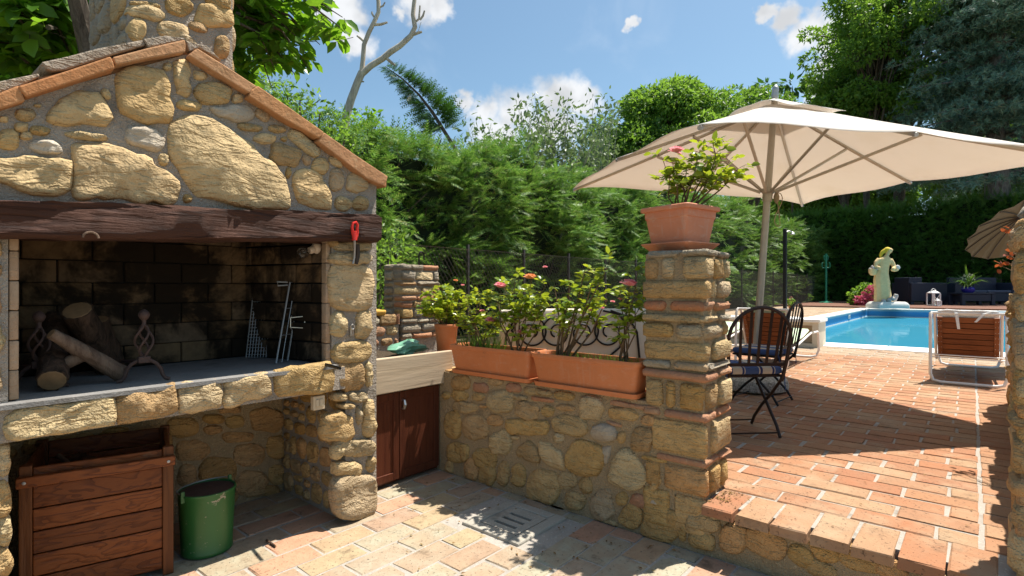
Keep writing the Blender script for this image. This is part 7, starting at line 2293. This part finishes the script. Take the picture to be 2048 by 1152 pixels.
# walnut behind the barbecue
wn = thing('walnut_tree', (1.3, 5.3, 0.3), 'broad-leaved walnut overhanging the chimney of the barbecue', 'tree')
b = MB().tube([(1.3, 5.3, .25), (1.35, 5.25, 2.0), (1.5, 5.1, 3.6), (1.7, 5.0, 5.2)], [.16, .13, .10, .06], 10)
b.build('trunk', 'bark', wn, smooth=True)
b = MB(); P = []; D = []; S = []
def leafy_branch(p0, p1, n, spread, size, compound=True):
    p0 = np.array(p0); p1 = np.array(p1)
    m_ = (p0 + p1) / 2 + rng.normal(0, .08, 3) + np.array([0, 0, .1])
    b.tube([tuple(p0), tuple(m_), tuple(p1)], [.02, .012, .004], 6)
    for k in range(n):
        u = rnd.uniform(.15, 1.05)
        p = p0 * (1 - u) ** 2 + 2 * m_ * u * (1 - u) + p1 * u * u
        d = rng.normal(0, 1, 3); d[2] = -.25 + .4 * d[2]; d /= np.linalg.norm(d)
        q = p + d * spread * rnd.uniform(.4, 1.2)
        b.tube([tuple(p), tuple(q)], [.003, .002], 4)
        sdv = np.cross(d, [0, 0, 1.]); sdv /= max(1e-5, np.linalg.norm(sdv))
        for j in range(5):
            al = (1, .7, .7, .4, .4)[j]; s_ = (0, 1, -1, 1, -1)[j]
            P.append(p * (1 - al) + q * al); D.append(d * (1 if s_ == 0 else .45) + sdv * s_ + rng.normal(0, .15, 3) + np.array([0, 0, -.35])); S.append(size * rnd.uniform(.75, 1.3))
root = np.array([1.55, 5.05, 4.2])
for px, py, Zd in [(560, 30, 5.2), (600, 80, 5.0), (640, 20, 5.0), (685, 35, 4.9), (700, 70, 4.9), (655, 60, 5.1), (620, 140, 5.0), (590, 150, 5.1), (540, 110, 5.2), (520, 60, 5.3), (500, 20, 5.3), (575, 90, 5.2), (545, 180, 5.4), (510, 130, 5.4), (490, 80, 5.3), (610, -10, 5.0), (670, 5, 5.0), (480, 150, 5.4), (530, 0, 5.2), (500, 200, 5.6), (560, 60, 5.3), (590, 20, 5.1), (525, 90, 5.1), (630, 50, 5.2), (600, 120, 5.3), (480, 40, 5.2), (550, 140, 5.0), (640, 90, 5.2)]:
    tip = cz(px, py, Zd)
    leafy_branch(root + (tip - root) * .45 + rng.normal(0, .1, 3), tip, 8, .20, .14)
# shaded side, left of the chimney
for px, py, Zd in [(20, 30, 4.2), (60, 20, 4.4), (100, 50, 4.3), (140, 30, 4.4), (165, 80, 4.6), (50, 90, 4.5), (110, 110, 4.4), (150, 130, 4.6), (20, 120, 4.6), (75, 140, 4.6), (170, 20, 4.6), (0, 70, 4.4), (120, 0, 4.4), (40, 150, 4.8), (95, 80, 4.8), (165, 150, 4.8), (130, 85, 4.9), (10, 0, 4.6), (85, 10, 4.9), (-40, 60, 4.6)]:
    tip = cz(px, py, Zd)
    leafy_branch(np.array([.9, 5.1, 3.6]) * .4 + tip * .6 + rng.normal(0, .15, 3), tip, 11, .22, .16)
b.tube([(1.35, 5.25, 2.0), (1.1, 5.15, 3.0), (.9, 5.0, 3.7), (.6, 4.6, 4.3)], [.10, .08, .05, .02], 8)
b.tube([(1.5, 5.1, 3.6), (1.6, 5.05, 4.2), (2.0, 4.9, 4.7)], [.08, .06, .02], 8)
b.build('limbs', 'bark', wn, smooth=True)
leaves('crown', 'leaf_walnut', P, D, S, LEAFW, wn, flip=.5)['kind'] = 'stuff'
# dense shrubbery behind the barbecue
def shrub(label, blobs, per, lsize, mat, name='garden_shrub', tpl=LEAF):
    bc0 = blobs[0]
    t = thing(name, (bc0[0], bc0[1], .3), label, 'shrub')
    b = MB()
    for bb in blobs:
        b.tube([(bc0[0], bc0[1], .25), ((bc0[0] + bb[0]) / 2, (bc0[1] + bb[1]) / 2, bb[2] * .6), bb[:3]], [.04, .025, .008], 5)
    b.build('stems', 'bark', t)
    P, D = crown_points(blobs, per, .35)
    n = len(P)
    leaves('foliage', mat, P, D * .6 + rng.normal(0, .7, (n, 3)), rng.uniform(.6, 1.3, n) * lsize, tpl, t, flip=1.2)['kind'] = 'stuff'
def blob(px, py, Zd, r): c = cz(px, py, Zd); return (c[0], c[1], c[2], r, r, r * .85)
shrub('dark broad-leaved shrub on the shaded side of the chimney', [blob(60, 60, 6.2, .7), blob(130, 40, 6.3, .7), blob(20, 130, 6.0, .7), blob(100, 130, 6.2, .7), blob(160, 110, 6.3, .6), blob(0, 20, 6.2, .7), blob(60, 0, 6.4, .8), blob(150, 0, 6.4, .7)], 1500, .17, 'leaf_dark', tpl=LEAFW)
shrub('light small-leaved shrub behind the barbecue roof, towards the hedge', [blob(600, 200, 6.5, .28), blob(640, 225, 6.6, .28), blob(660, 250, 6.6, .3), blob(575, 190, 6.7, .3), blob(690, 275, 6.7, .3), blob(620, 240, 6.8, .4), blob(555, 200, 6.8, .35), blob(520, 180, 6.6, .35), blob(700, 300, 6.6, .4)], 900, .07, 'leaf_light')
shrub('bright green shrub between the barbecue and the garden pillar', [blob(760, 520, 6.0, .3), blob(770, 560, 5.8, .3), blob(765, 600, 5.6, .3), blob(780, 490, 6.2, .3), blob(750, 640, 5.4, .25)], 1600, .08, 'leaf_light')
shrub('walnut seedling poking up at the barbecue end of the hedge crest', [blob(735, 235, 8.5, .22), blob(720, 250, 8.5, .25), blob(750, 255, 8.6, .2)], 900, .11, 'leaf_walnut', 'walnut_seedling')

# ================================================================== LITTER
def litter(label, n, pick, size, mat):
    P = []; D = []
    while len(P) < n:
        p = pick()
        if p is not None:
            P.append(p); D.append((rnd.uniform(-1, 1), rnd.uniform(-1, 1), rnd.uniform(-.05, .12)))
    o = leaves('fallen_leaves', mat, P, D, np.array([rnd.uniform(.5, 1.3) * size for _ in P]), LEAF, None, flip=0.3)
    return tag(o, label, 'fallen leaves', kind='stuff')
m_leaf('leaf_dry', [(0.10, 0.05, 0.02), (0.20, 0.11, 0.04), (0.28, 0.17, 0.06), (0.09, 0.10, 0.03)], 0.2, 0.7, 0.2, (0.3, 0.2, 0.05))
litter('dry brown leaves and bits scattered over the brick patio', 150, lambda: (2.60 - abs(rnd.gauss(0, .5)), rnd.uniform(0.9, 2.85), 0.006), 0.022, 'leaf_dry')
litter('dry needles and bits in the corner where the step meets the pillar', 70, lambda: (WX + 0.02 + rnd.random() * .22, 0.985 - abs(rnd.gauss(0, .06)), TZ + 0.005), 0.02, 'leaf_dry')
litter('dry bits scattered on the terrace bricks', 90, lambda: (rnd.uniform(2.7, 6.5), rnd.uniform(0.0, 1.0), TZ + 0.005), 0.018, 'leaf_dry')
